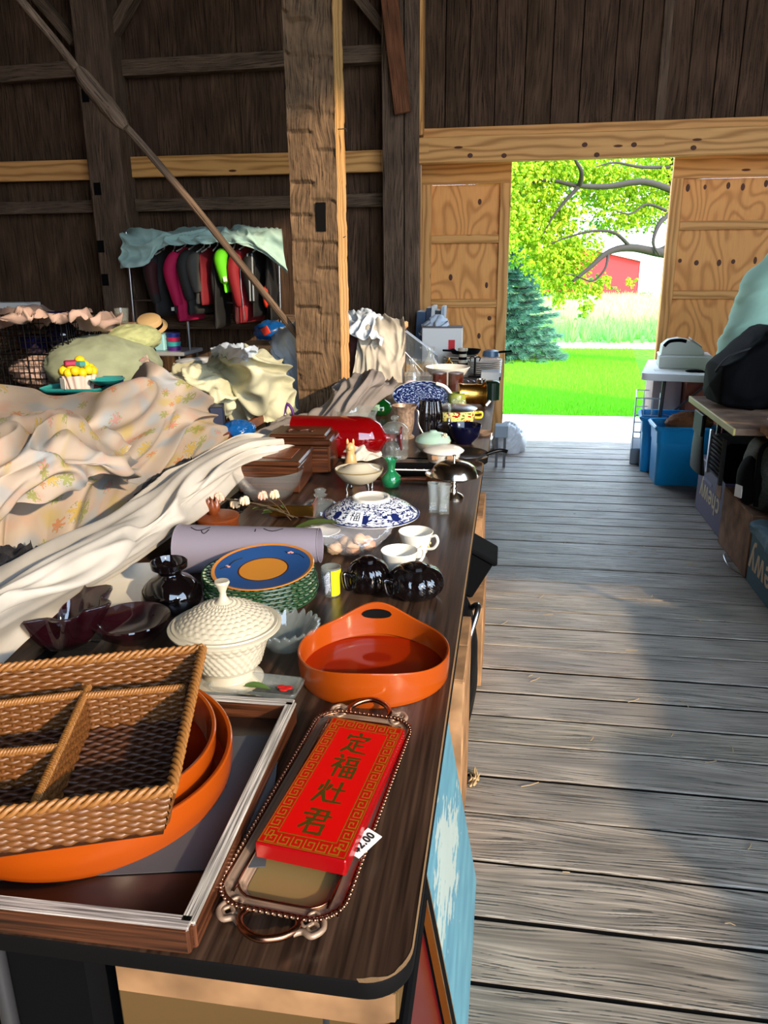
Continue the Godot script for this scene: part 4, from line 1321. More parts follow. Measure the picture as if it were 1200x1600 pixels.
func slab4(c: Array, dy: float) -> B:
	var b := B.new()
	var p := []
	for q in c: p.append(q + Vector3(0, dy, 0))
	var nn: Vector3 = (p[1] - p[0]).cross(p[2] - p[0])
	if nn.y < 0: p.reverse()
	b.face(p)
	var q := p.duplicate()
	q.reverse()
	for k in 4: q[k] = q[k] - Vector3(0, 0.003, 0)
	b.face(q)
	return b


func vessel(called: String, label: String, cat: String, at: Vector3, pr: Array, m: Material, pname := "body", seg := 36, group := "") -> Node3D:
	var o := thing(called, label, cat, at, 0.0, group)
	part(pname, lt(V2(pr), seg), m, o)
	return o

func build_middle() -> void:
	# blue and white covered dish
	var d := thing("covered_dish", "blue and white china covered dish with a domed lid and dark character medallion", "dish", Vector3(-0.402, T, -2.255))
	part("dish", lt(V2([0.0, 0.002, 0.075, 0.0, 0.08, 0.004, 0.12, 0.012, 0.149, 0.026, 0.15, 0.029, 0.146, 0.030, 0.1, 0.022]), 64), M.china, d)
	part("lid", lt(V2([0.143, 0.029, 0.139, 0.034, 0.118, 0.052, 0.085, 0.068, 0.055, 0.075]), 64), M.blue_white, d, "lid printed with blue scrolls")
	part("foot_ring", lt(V2([0.057, 0.072, 0.058, 0.083, 0.052, 0.084, 0.05, 0.076, 0.0, 0.076]), 48), M.china, d)
	part("blue_line", lt(V2([0.149, 0.0285, 0.1505, 0.029, 0.147, 0.0315, 0.1445, 0.031]), 64), mat("blue_line", Color(0.14, 0.2, 0.42), 0.12), d)
	var im := Image.create(128, 128, true, Image.FORMAT_RGB8)
	im.fill(Color(0.86, 0.88, 0.90))
	write_glyph(im, glyphs()[1], Vector2(18, 18), 0.92, 3.5, Color(0.05, 0.06, 0.14))
	im.generate_mipmaps()
	var cm := mat("medallion_print", Color.WHITE, 0.12)
	cm.albedo_texture = ImageTexture.create_from_image(im)
	var md := B.new()
	for q in [-0.25]:
		md.surf(func(u: float, w: float):
			var a: float = q + (w - 0.5) * 0.42
			var r := lerpf(0.137, 0.099, u)
			return Vector3(sin(a) * r, lerpf(0.0375, 0.0645, u) + 0.0035 * sin(u * PI), cos(a) * r), 9, 9, false, -1.0, 1.0)
		for k in md.t.size(): md.t[k] = Vector2(md.t[k].y, 1.0 + md.t[k].x)
	part("medallion", md, cm, d, "round white medallion with a dark character")
	# glass butter dome
	var bd := thing("butter_dome", "low clear glass covered dish with a ball finial left of the blue and white dish", "dish", Vector3(-0.577, T, -2.31))
	part("plate", lt(V2([0.0, 0.0, 0.065, 0.0, 0.078, 0.012, 0.076, 0.014, 0.06, 0.004, 0.0, 0.004]), 40), M.thick_glass, bd)
	var bdl := part("dome", lt(V2([0.066, 0.012, 0.062, 0.03, 0.04, 0.046, 0.016, 0.052, 0.014, 0.05, 0.04, 0.043, 0.06, 0.027, 0.063, 0.012]), 40), M.clear_glass, bd)
	part("finial", lt(V2([0.012, 0.05, 0.009, 0.056, 0.02, 0.062, 0.022, 0.066, 0.012, 0.07, 0.018, 0.076, 0.019, 0.082, 0.012, 0.086, 0.0, 0.087]), 24), M.thick_glass, bdl)
	# carved wooden round box
	var wb := vessel("round_box", "round carved wooden box with a tulip knob at the edge of the white sheet", "box", Vector3(-0.845, T, -2.10), [0.0, 0.0, 0.062, 0.0, 0.064, 0.004, 0.064, 0.04, 0.067, 0.044, 0.067, 0.052, 0.05, 0.056, 0.0, 0.057], M.carved_wood, "box_body")
	var tk := B.new()
	tk.surf(func(u: float, q: float):
		var r := 0.021 * sin(PI * clampf(0.2 + u * 0.62, 0.0, 1.0)) * (1.0 + 0.16 * u * cos(q * TAU * 5.0))
		return Vector3(cos(q * TAU) * r - 0.01, 0.056 + 0.046 * u * (1.0 + 0.14 * cos(q * TAU * 5.0) * u), sin(q * TAU) * r), 12, 41, true, 1, 1, true)
	part("tulip_knob", tk, M.carved_wood, wb)
	# glass bowl
	vessel("glass_bowl", "large clear glass bowl in front of the brown wooden boxes", "bowl", Vector3(-0.80, T, -2.48), [0.0, 0.003, 0.06, 0.0, 0.075, 0.004, 0.108, 0.05, 0.122, 0.098, 0.122, 0.102, 0.118, 0.1, 0.104, 0.052, 0.07, 0.01, 0.0, 0.009], M.clear_glass, "bowl", 48)
	# bouquet of dried flowers
	var bq := thing("dried_bouquet", "small bunch of dried roses with leaves lying beside the carved round box", "flowers", Vector3(-0.80, T, -2.20), 0.2)
	var st := B.new()
	var lv := B.new()
	mat("petal", Color(0.88, 0.78, 0.68), 0.7)
	for k in 6:
		var fl := B.new()
		var a := Vector3(0.16 + rr(-0.02, 0.02), 0.01 + rr(0, 0.01), rr(-0.02, 0.03))
		var c := Vector3(-0.09 + 0.035 * k + rr(-0.015, 0.015), 0.05 + rr(-0.01, 0.035), rr(-0.045, 0.03))
		st.tube(curve([a, a.lerp(c, 0.5) + Vector3(0, 0.01, 0), c], 4), 0.0016, 5)
		fl.col = [Color(1, 0.97, 0.88), Color(0.95, 0.66, 0.66), Color(1, 0.96, 0.8)][k % 3]
		for j in 7:
			var an := j * 2.4
			fl.ell(c + Vector3(cos(an) * 0.008, 0.003 * (j % 3), sin(an) * 0.008), Vector3(0.009, 0.012, 0.0045), 5, 7, Basis(Vector3.UP, -an) * Basis(Vector3.BACK, 0.5))
		part("rosebud", fl, M.petal, bq)
		leaf(lv, a.lerp(c, 0.4), a.lerp(c, 0.4) + Vector3(rr(-0.05, 0.06), rr(0.0, 0.02), rr(-0.04, 0.05)), 0.02)
	part("stems", st, mat("stem", Color(0.28, 0.22, 0.12), 0.8), bq)
	part("leaves", lv, mat("dry_leaf", Color(0.25, 0.30, 0.12), 0.6), bq)
	# brown open book-like tray and plate beside the flowers
	var wt := thing("wooden_tray", "small brown gilt-edged wooden tray between the glass bowl and the glass dome", "tray", Vector3(-0.66, T, -2.29), 0.1)
	part("base", one(Vector3(0, 0.012, 0), Vector3(0.13, 0.006, 0.1), 0.002), M.walnut, wt)
	part("gilt_edge", one(Vector3(0, 0.03, 0.05), Vector3(0.14, 0.035, 0.006), 0.002), M.brass, wt)
	part("side", one(Vector3(0.068, 0.03, 0), Vector3(0.006, 0.045, 0.1), 0.002), M.carved_wood, wt)
	vessel("small_plate", "small white plate under the dried leaf beside the glass dome", "plate", Vector3(-0.535, T, -2.13), [0.0, 0.0, 0.04, 0.001, 0.06, 0.008, 0.058, 0.0095, 0.035, 0.004, 0.0, 0.004], M.china, "plate_body")
	var lf := B.new()
	leaf(lf, Vector3(-0.07, 0.012, 0.0), Vector3(0.07, 0.03, -0.03), 0.055)
	solo("dried_leaf", "single large green dried leaf on the small white plate", "leaf", lf, M.dry_leaf, Vector3(-0.545, T + 0.006, -2.10))
	# brown wooden boxes
	var b1 := thing("wooden_box", "front brown wooden box with an inlaid lid panel behind the glass bowl", "box", Vector3(-0.82, T, -2.64), 0.05)
	part("body", one(Vector3(0, 0.05, 0), Vector3(0.22, 0.098, 0.24), 0.006, Basis.IDENTITY, 0.05), M.walnut, b1)
	part("lid", one(Vector3(0, 0.108, 0), Vector3(0.232, 0.018, 0.252), 0.006, Basis.IDENTITY, 0.05), M.walnut, b1)
	part("inlay_panel", bx(Vector3(0.01, 0.1182, 0.0), Vector3(0.13, 0.002, 0.15), 0.0005), M.carved_wood, b1)
	var b2 := thing("wooden_box", "rear brown wooden chest with a stepped lid and carved scroll, beside the red vase", "box", Vector3(-0.79, T, -2.90), 0.05)
	part("body", one(Vector3(0, 0.055, 0), Vector3(0.25, 0.108, 0.2), 0.006, Basis.IDENTITY, 0.05), M.walnut, b2)
	part("lid", one(Vector3(0, 0.122, 0), Vector3(0.27, 0.026, 0.22), 0.008, Basis.IDENTITY, 0.05), M.walnut, b2)
	part("lid_step", one(Vector3(0, 0.142, 0), Vector3(0.22, 0.016, 0.17), 0.006, Basis.IDENTITY, 0.05), M.walnut, b2)
	var sc := B.new()
	for s in [-1.0, 1.0]: sc.tube(curve([Vector3(0, 0.152, 0.02), Vector3(0.03 * s, 0.152, 0.0), Vector3(0.055 * s, 0.152, 0.015), Vector3(0.045 * s, 0.152, 0.03), Vector3(0.035 * s, 0.152, 0.02)], 5), 0.0032, 5)
	part("carved_scroll", sc, M.walnut, b2)
	# red glass vase on its side
	var rv := thing("red_vase", "large red glass vase lying on its side behind the wooden boxes", "vase", Vector3(-0.615, T, -3.06), 0.06)
	var rb := B.new()
	rb.lathe(V2([0.0, 0.20, 0.05, 0.20, 0.052, 0.196, 0.02, 0.18, 0.014, 0.15, 0.022, 0.13, 0.06, 0.11, 0.082, 0.07, 0.088, 0.02, 0.086, -0.10, 0.09, -0.24, 0.092, -0.25, 0.089, -0.25, 0.083, -0.10, 0.08, 0.05, 0.03, 0.11, 0.0, 0.115]).map(func(q): return Vector2(q.x, -q.y)), 44, Vector3(0, 0.09, 0), Basis(Vector3.BACK, PI / 2))
	part("vase_body", rb, M.red_glass, rv)
	# footed china bowl
	var fb := thing("footed_bowl", "cream footed china bowl with a lid and little brass feet left of the green vase", "bowl", Vector3(-0.506, T, -2.60))
	part("bowl", lt(V2([0.0, 0.022, 0.03, 0.023, 0.06, 0.04, 0.082, 0.066, 0.086, 0.078, 0.084, 0.080, 0.078, 0.074, 0.0, 0.072]), 44), M.cream_china, fb)
	part("gold_line", lt(V2([0.0855, 0.077, 0.0868, 0.0785, 0.084, 0.081]), 44), mat("faded_gold", Color(0.66, 0.57, 0.36), 0.3, 0.5), fb)
	var fld := B.new()
	fld.surf(func(u: float, q: float): return Vector3(cos(q * TAU) * 0.077 * (1.0 - u), 0.074 + 0.022 * sin(u * PI * 0.5) + 0.014 * exp(-pow((u - 0.55) * 5.0, 2.0)) * pow(cos(q * TAU * 0.5 - 0.6), 2.0), sin(q * TAU) * 0.077 * (1.0 - u)), 16, 41, true, 1, 1, true)
	part("lid", fld, M.cream_china, fb)
	var ps := B.new()
	for q in [[-0.005, 0.03], [0.012, 0.026], [0.03, 0.03], [0.0, 0.045]]: ps.ell(Vector3(q[0], 0.09, q[1]), Vector3(0.009, 0.003, 0.003), 5, 7, Basis(Vector3.UP, q[0] * 30.0))
	part("painted_sprig", ps, M.ink, fb)
	for k in 4:
		var an := PI / 4 + k * PI / 2
		part("foot", tb([Vector3(cos(an) * 0.05, 0.034, sin(an) * 0.05), Vector3(cos(an) * 0.056, 0.016, sin(an) * 0.056), Vector3(cos(an) * 0.053, 0.0, sin(an) * 0.053)], [0.009, 0.005, 0.007], 8), M.steel, fb)
	# little figurine behind the bowl
	var fg := thing("figurine", "tiny tan and white animal figurine behind the cream footed bowl", "figurine", Vector3(-0.57, T + 0.0, -2.77))
	var fgb := B.new()
	fgb.lathe(V2([0.0, 0.0, 0.03, 0.0, 0.03, 0.01, 0.022, 0.035, 0.024, 0.06, 0.017, 0.085, 0.014, 0.095, 0.018, 0.108, 0.017, 0.122, 0.009, 0.132, 0.0, 0.134]), 20)
	fgb.ell(Vector3(-0.011, 0.135, 0.0), Vector3(0.005, 0.014, 0.004), 6, 8)
	fgb.ell(Vector3(0.011, 0.135, 0.0), Vector3(0.005, 0.014, 0.004), 6, 8)
	fgb.ell(Vector3(0.0, 0.113, 0.016), Vector3(0.008, 0.007, 0.008), 6, 8)
	part("body", fgb, mat("figurine_glaze", Color(0.80, 0.62, 0.40), 0.3), fg)
	# green bottle vase
	vessel("green_vase", "small green glass bud vase with a frilled lip right of the cream footed bowl", "vase", Vector3(-0.400, T, -2.655), [0.0, 0.003, 0.022, 0.0, 0.03, 0.005, 0.036, 0.024, 0.034, 0.042, 0.018, 0.056, 0.0135, 0.066, 0.0165, 0.09, 0.024, 0.105, 0.023, 0.107, 0.0145, 0.09, 0.0115, 0.066, 0.030, 0.042, 0.032, 0.024, 0.026, 0.008, 0.0, 0.007], M.green_glass, "vase_body")
	# silver domed dish on a stem
	var sd := thing("domed_server", "silver footed server with a domed lid near the table edge", "server", Vector3(-0.168, T, -2.545))
	part("stem", lt(V2([0.0, 0.0, 0.034, 0.0, 0.035, 0.006, 0.028, 0.014, 0.012, 0.022, 0.008, 0.034, 0.012, 0.042, 0.009, 0.05, 0.014, 0.06, 0.04, 0.066]), 36), M.silver, sd)
	part("dish", lt(V2([0.0, 0.064, 0.05, 0.066, 0.078, 0.078, 0.096, 0.084, 0.097, 0.087, 0.08, 0.083, 0.05, 0.07, 0.0, 0.069]), 48), M.silver, sd)
	var sdl := part("lid", lt(V2([0.08, 0.083, 0.077, 0.092, 0.068, 0.112, 0.05, 0.124, 0.025, 0.131, 0.0, 0.132]), 48), M.silver, sd)
	part("knob", lt(V2([0.004, 0.13, 0.0035, 0.143, 0.006, 0.148, 0.006, 0.151, 0.0, 0.152]), 16), M.silver, sdl)
	# square glass tumblers
	for k in 2:
		var g := thing("glass_tumbler", ["square-footed clear glass tumbler, the left of the two before the silver server", "square-footed clear glass tumbler, the right of the two before the silver server"][k], "tumbler", Vector3(-0.221 + 0.034 * k, T, -2.385 + 0.012 * k), 0.2, "clear glass tumblers")
		var gb := B.new()
		loft(gb, [[0.012, 0.012, 0.003, 0.014], [0.024, 0.024, 0.004, 0.015], [0.036, 0.036, 0.012, 0.095], [0.041, 0.041, 0.014, 0.096], [0.033, 0.033, 0.008, 0.04], [0.032, 0.032, 0.004, 0.0], [0.004, 0.004, 0.001, 0.0]], 4)
		part("tumbler", gb, M.thick_glass, g)
	# white casserole
	var ca := thing("casserole", "white lidded casserole with side handles behind the silver server", "casserole", Vector3(-0.246, T, -3.06))
	part("body", lt(V2([0.0, 0.0, 0.055, 0.0, 0.062, 0.006, 0.07, 0.04, 0.074, 0.045, 0.072, 0.047]), 44), M.china, ca)
	part("lid", lt(V2([0.082, 0.044, 0.083, 0.048, 0.07, 0.058, 0.045, 0.065, 0.0, 0.068]), 44), M.china, ca)
	for s in [-1.0, 1.0]: part("handle", bx(Vector3(s * 0.03, 0.03, 0.07), Vector3(0.03, 0.022, 0.016), 0.006), mat("tan_glaze", Color(0.62, 0.48, 0.36), 0.3) if not M.has("tan_glaze") else M.tan_glaze, ca)
	# pressed glass biscuit jar
	var jr := thing("pressed_glass_jar", "tall pressed clear glass jar with a ball-knobbed lid beside the teal covered dish", "jar", Vector3(-0.450, T, -3.10))
	var jb := B.new()
	jb.surf(func(u: float, q: float):
		var r := 0.054 + 0.0035 * sin(q * TAU * 8.0 + u * 9.0) * sin(q * TAU * 8.0 - u * 9.0)
		return Vector3(cos(q * TAU) * r, 0.005 + 0.105 * u, sin(q * TAU) * r), 20, 65, true, 1, 1, true)
	jb.lathe(V2([0.0, 0.002, 0.05, 0.0, 0.054, 0.005]), 40)
	jb.lathe(V2([0.054, 0.11, 0.058, 0.113, 0.056, 0.117, 0.048, 0.115]), 40)
	part("jar_body", jb, M.thick_glass, jr)
	var jrl := part("lid", lt(V2([0.056, 0.117, 0.052, 0.13, 0.034, 0.146, 0.012, 0.152, 0.0, 0.153]), 40), M.thick_glass, jr)
	part("knob", lt(V2([0.008, 0.153, 0.008, 0.156, 0.016, 0.164, 0.016, 0.172, 0.008, 0.178, 0.0, 0.179]), 24), M.thick_glass, jrl)
	# wide clear bowl
	var wbw := thing("glass_bowl", "wide-rimmed clear glass bowl in front of the emerald bottle", "bowl", Vector3(-0.70, T, -3.56))
	part("bowl", lt(V2([0.0, 0.004, 0.05, 0.0, 0.07, 0.006, 0.098, 0.05, 0.09, 0.085, 0.102, 0.112, 0.104, 0.118, 0.1, 0.117, 0.085, 0.085, 0.092, 0.05, 0.064, 0.012, 0.0, 0.01]), 48), M.thick_glass, wbw)
	# teal glazed covered dish
	var td := thing("covered_dish", "small teal-glazed covered dish with two beaded knobs behind the white casserole", "dish", Vector3(-0.306, T, -3.24))
	var tm := mat("teal_glaze", Color(0.62, 0.74, 0.67), 0.15)
	part("dish", lt(V2([0.0, 0.0, 0.05, 0.0, 0.07, 0.02, 0.076, 0.045, 0.074, 0.048]), 40), M.cream_china, td)
	part("lid", lt(V2([0.077, 0.046, 0.07, 0.062, 0.045, 0.078, 0.018, 0.084, 0.014, 0.09, 0.0, 0.092]), 40), tm, td)
	var tbd := B.new()
	for k in 8: tbd.ell(Vector3(0.045 + 0.006 * (k % 3), 0.07 + 0.007 * (k % 2), 0.035 - 0.007 * (k / 2)), Vector3(0.006, 0.006, 0.006), 5, 8)
	part("beaded_knobs", tbd, M.cream_china, td)
	# black lacquer tray with white lines, wooden spoon
	var bt := thing("black_tray", "black patterned dish with a white-lined rim beside the pressed glass jar", "dish", Vector3(-0.34, T, -2.86), 0.05)
	var bb := B.new()
	loft(bb, [[0.02, 0.02, 0.005, 0.006], [0.15, 0.09, 0.02, 0.006], [0.185, 0.12, 0.03, 0.026], [0.19, 0.125, 0.032, 0.026], [0.155, 0.095, 0.02, 0.0], [0.02, 0.02, 0.005, 0.0]])
	part("dish", bb, M.black, bt)
	var bl := B.new()
	bl.tube([Vector3(-0.085, 0.028, 0.058), Vector3(0.085, 0.028, 0.06)], 0.003, 6)
	for k in 4: bl.tube([Vector3(-0.05 + k * 0.03, 0.0075, 0.03), Vector3(-0.03 + k * 0.03, 0.0075, -0.02), Vector3(-0.035 + k * 0.035, 0.0075, -0.035)], 0.002, 4)
	part("white_lines", bl, M.white, bt)
	var sp := thing("wooden_spoon", "wooden spoon handle lying in front of the black patterned dish", "spoon", Vector3(-0.335, T, -2.735), 0.05)
	part("handle", tb([Vector3(-0.16, 0.009, 0), Vector3(0.0, 0.011, 0), Vector3(0.06, 0.013, 0.0)], [0.006, 0.007, 0.008], 8), M.carved_wood, sp)
	var spb := B.new()
	spb.ell(Vector3(0.085, 0.013, 0.0), Vector3(0.036, 0.010, 0.019), 8, 14)
	part("spoon_bowl", spb, M.carved_wood, sp)
	solo("soap_box", "tiny patterned paper box in front of the cream footed bowl", "box", bx(Vector3(0, 0.012, 0), Vector3(0.06, 0.022, 0.04), 0.002), M.card, Vector3(-0.43, T, -2.46), 0.3)
	# navy bowl
	vessel("navy_bowl", "glossy navy blue china bowl near the table edge", "bowl", Vector3(-0.182, T, -3.41), [0.0, 0.004, 0.035, 0.0, 0.038, 0.006, 0.065, 0.035, 0.0745, 0.082, 0.0745, 0.085, 0.0715, 0.084, 0.062, 0.037, 0.03, 0.012, 0.0, 0.011], M.navy_bowl, "bowl", 44)
	# steel pan with handle
	var pn := thing("frying_pan", "shallow silver pan whose handle points over the table edge", "pan", Vector3(-0.165, T, -3.13))
	part("pan_body", lt(V2([0.0, 0.0, 0.07, 0.0, 0.085, 0.016, 0.098, 0.022, 0.098, 0.024, 0.083, 0.019, 0.066, 0.004, 0.0, 0.004]), 44), M.steel, pn)
	part("handle", tb(curve([Vector3(0.09, 0.02, 0.01), Vector3(0.12, 0.03, 0.0), Vector3(0.15, 0.034, -0.01), Vector3(0.175, 0.03, -0.005)], 5), 0.008, 8), M.black_metal, pn)
	# yellow autumn-leaf dish and the tin behind it
	var yd := thing("autumn_dish", "yellow china casserole painted with red leaves and a gilt-edged lid", "casserole", Vector3(-0.255, T, -3.84))
	part("body", lt(V2([0.0, 0.0, 0.07, 0.0, 0.09, 0.012, 0.1, 0.05, 0.104, 0.078]), 48), M.autumn_glaze, yd)
	var ydl := part("lid", lt(V2([0.106, 0.077, 0.112, 0.082, 0.09, 0.09, 0.04, 0.096, 0.0, 0.098]), 48), M.steel, yd)
	part("knob", lt(V2([0.008, 0.095, 0.006, 0.102, 0.016, 0.112, 0.018, 0.122, 0.01, 0.13, 0.0, 0.131]), 20), M.thick_glass, ydl)
	for s in [-1.0, 1.0]: part("handle", tb(curve([Vector3(0.1 * s, 0.06, 0), Vector3(0.132 * s, 0.062, 0), Vector3(0.13 * s, 0.038, 0), Vector3(0.1 * s, 0.036, 0)], 5), 0.007, 7), M.autumn_glaze, yd)
	# silver pitcher and glass pitcher
	var sp2 := thing("silver_pitcher", "tall tarnished silver pitcher with a curved handle behind the pressed glass jar", "pitcher", Vector3(-0.463, T, -3.50))
	part("pitcher_body", lt(V2([0.0, 0.002, 0.045, 0.0, 0.046, 0.006, 0.032, 0.016, 0.04, 0.04, 0.047, 0.08, 0.046, 0.12, 0.056, 0.143, 0.06, 0.15, 0.057, 0.151, 0.043, 0.12, 0.044, 0.08, 0.036, 0.04, 0.0, 0.012]), 40), M.old_silver, sp2)
	part("handle", tb(curve([Vector3(0.052, 0.138, 0.01), Vector3(0.066, 0.12, 0.014), Vector3(0.066, 0.07, 0.018), Vector3(0.085, 0.03, 0.02), Vector3(0.098, 0.012, 0.02)], 6), 0.0055, 8), M.silver, sp2)
	var gp := thing("cut_glass_pitcher", "dark cut-glass pitcher standing right of the silver pitcher", "pitcher", Vector3(-0.350, T, -3.56))
	var gpb := B.new()
	gpb.surf(func(u: float, q: float):
		var r := (0.045 + 0.012 * sin(u * 3.0)) * (1.0 + 0.05 * sin(q * TAU * 14.0))
		return Vector3(cos(q * TAU) * r, 0.165 * u, sin(q * TAU) * r), 16, 113, true, 1, 1, true)
	gpb.lathe(V2([0.0, 0.0, 0.045, 0.0]), 30)
	part("pitcher_body", gpb, M.smoke_glass, gp)
	part("handle", tb(curve([Vector3(0.05, 0.14, 0), Vector3(0.085, 0.145, 0), Vector3(0.085, 0.07, 0), Vector3(0.052, 0.04, 0)], 6), 0.007, 7), M.thick_glass, gp)
	# small tray lid leaning, beside the teal dish
	vessel("sugar_bowl", "small covered silver bowl between the teal dish and the navy bowl", "bowl", Vector3(-0.262, T, -3.53), [0.0, 0.0, 0.03, 0.0, 0.032, 0.005, 0.05, 0.025, 0.055, 0.05, 0.052, 0.054, 0.03, 0.07, 0.01, 0.074, 0.008, 0.085, 0.0, 0.088], M.steel, "bowl")
	# shells dish by edge
	vessel("shell_dish", "small brown speckled dish right behind the navy bowl at the table edge", "dish", Vector3(-0.105, T, -3.60), [0.0, 0.0, 0.03, 0.0, 0.045, 0.015, 0.043, 0.016, 0.028, 0.004, 0.0, 0.004], M.card_dark, "dish")
	# oval blue platter standing on edge
	var pl := thing("standing_platter", "large dark blue and white oval platter propped upright behind the pitchers", "platter", Vector3(-0.475, T, -4.33), 0.08)
	var pb := B.new()
	pb.lathe(V2([0.0, 0.0, 0.6, 0.002, 0.78, 0.012, 0.80, 0.016, 0.78, 0.018]).map(func(q): return q), 64, Vector3(0, 0.065, 0), Basis(Vector3.RIGHT, PI / 2 - 0.2) * Basis.from_scale(Vector3(0.205, 1.0, 0.098)))
	part("platter_body", pb, M.china, pl)
	var pf := B.new()
	pf.surf(func(u: float, q: float):
		var a := q * TAU
		var r := 0.785 * u
		return Vector3(0, 0.065, 0) + Basis(Vector3.RIGHT, PI / 2 - 0.2) * Vector3(cos(a) * r * 0.205, 0.020, sin(a) * r * 0.098), 10, 65, true, 2.0, 3.0, true)
	part("blue_print", pf, M.flow_blue, pl)
	var pe := B.new()
	pe.tube(curve([Vector3(0.08, 0.135, 0.03), Vector3(0.13, 0.115, 0.026), Vector3(0.165, 0.07, 0.024), Vector3(0.165, 0.02, 0.03)], 6), 0.010, 8)
	part("pale_rim", pe, M.china, pl)
	# emerald bottle
	var eb := vessel("emerald_bottle", "round emerald green glass bottle with a pale label in front of the grey cloth", "bottle", Vector3(-0.672, T, -4.05), [0.0, 0.002, 0.04, 0.0, 0.06, 0.012, 0.07, 0.04, 0.06, 0.066, 0.03, 0.084, 0.02, 0.09, 0.022, 0.104, 0.026, 0.106, 0.024, 0.108, 0.0, 0.107], M.emerald_glass, "bottle_body")
	var lb := B.new()
	lb.surf(func(u: float, q: float): return Vector3(sin(q * 0.8 - 0.6) * (0.0705 - 0.006 * u * u), 0.036 + 0.03 * u, cos(q * 0.8 - 0.6) * (0.0705 - 0.006 * u * u)), 4, 9)
	part("label_patch", lb, mat("faded_label", Color(0.55, 0.68, 0.56), 0.5), eb)
	# amber ribbed jars
	for k in 2:
		var j := thing("amber_jar", ["ribbed amber glass canister, the left of the pair behind the blue platter", "ribbed amber glass canister, the right of the pair behind the blue platter"][k], "canister", Vector3(-0.424 + 0.104 * k, T, -4.86), 0.0, "amber glass canisters")
		var jj := B.new()
		jj.surf(func(u: float, q: float):
			var r := 0.046 * (1.0 + 0.04 * absf(sin(q * TAU * 7.0)))
			return Vector3(cos(q * TAU) * r, 0.12 * u, sin(q * TAU) * r), 8, 85, true, 1, 1, true)
		part("jar_body", jj, M.amber_glass, j)
		part("lid", lt(V2([0.048, 0.118, 0.048, 0.124, 0.03, 0.128, 0.0, 0.129]), 30), M.steel, j)
	# gold tankard on its side
	var gm := thing("brass_tankard", "gold-coloured tankard lying on its side, black mouth facing right, a price tag on it", "tankard", Vector3(-0.165, T, -4.36), 0.22)
	var gmb := B.new()
	gmb.lathe(V2([0.0, -0.11, 0.058, -0.11, 0.06, -0.1, 0.056, -0.09, 0.056, 0.02, 0.064, 0.03, 0.07, 0.035, 0.071, 0.04, 0.068, 0.042]), 40, Vector3(0, 0.071, 0), Basis(Vector3.BACK, -PI / 2 - 0.05) * Basis(Vector3.RIGHT, 0.0))
	part("tankard_body", gmb, M.brass, gm)
	var gmd := B.new()
	gmd.lathe(V2([0.0, 0.034, 0.067, 0.034, 0.069, 0.042]).map(func(q): return q), 40, Vector3(0, 0.071, 0), Basis(Vector3.BACK, -PI / 2 - 0.05))
	part("black_mouth", gmd, M.black, gm)
	part("price_tag", bx(Vector3(0.05, 0.03, 0.055), Vector3(0.012, 0.035, 0.022), 0.0, Basis(Vector3.BACK, -0.7)), M.paper, gm)
	# small green pot with glass knob
	vessel("green_pot", "small yellow-green glazed pot beside the brass tankard", "pot", Vector3(-0.275, T, -4.30), [0.0, 0.0, 0.04, 0.0, 0.05, 0.02, 0.05, 0.07, 0.045, 0.08, 0.047, 0.086, 0.04, 0.087, 0.038, 0.05, 0.0, 0.02], mat("moss_glaze", Color(0.52, 0.56, 0.24), 0.2), "pot_body")
	vessel("bottle_stopper", "round clear glass stopper standing before the yellow-green pot", "stopper", Vector3(-0.235, T, -4.10), [0.0, 0.0, 0.012, 0.0, 0.009, 0.02, 0.022, 0.035, 0.028, 0.055, 0.02, 0.075, 0.0, 0.08], M.thick_glass, "stopper")
	# clear bottles and a white teapot between the platter and the far box
	for q in [[Vector3(-0.60, T, -4.95), 0.05, 0.20, "M"], [Vector3(-0.52, T, -5.25), 0.06, 0.24, "N"]]:
		var r: float = q[1]
		var h: float = q[2]
		vessel("glass_decanter", "clear glass decanter behind the blue platter, " + ("the nearer, in front of the glass terrarium" if q[3] == "M" else "the farther, beside the white box"), "decanter", q[0], [0.0, 0.0, r, 0.0, r, h * 0.5, r * 0.4, h * 0.72, r * 0.3, h * 0.86, r * 0.5, h, r * 0.44, h, r * 0.24, h * 0.86, r * 0.34, h * 0.7, r * 0.92, h * 0.48, r * 0.92, 0.008, 0.0, 0.007], M.clear_glass, "decanter_body")
	vessel("white_bowl", "white china bowl tucked behind the amber canisters", "bowl", Vector3(-0.40, T, -5.22), [0.0, 0.0, 0.05, 0.0, 0.12, 0.07, 0.15, 0.115, 0.148, 0.117, 0.11, 0.07, 0.04, 0.012, 0.0, 0.012], M.china, "bowl", 40)
	var pk := B.new()
	for k in 5: pk.ell(Vector3(rr(-0.05, 0.05), 0.05 + 0.02 * (k % 2), rr(-0.03, 0.03)), Vector3(0.05, 0.035, 0.04), 8, 10)
	solo("pink_cloth", "crumpled pale pink and white tissue behind the blue platter", "tissue", pk, mat("pink_tissue", Color(0.86, 0.78, 0.80), 0.8), Vector3(-0.56, T, -4.62))


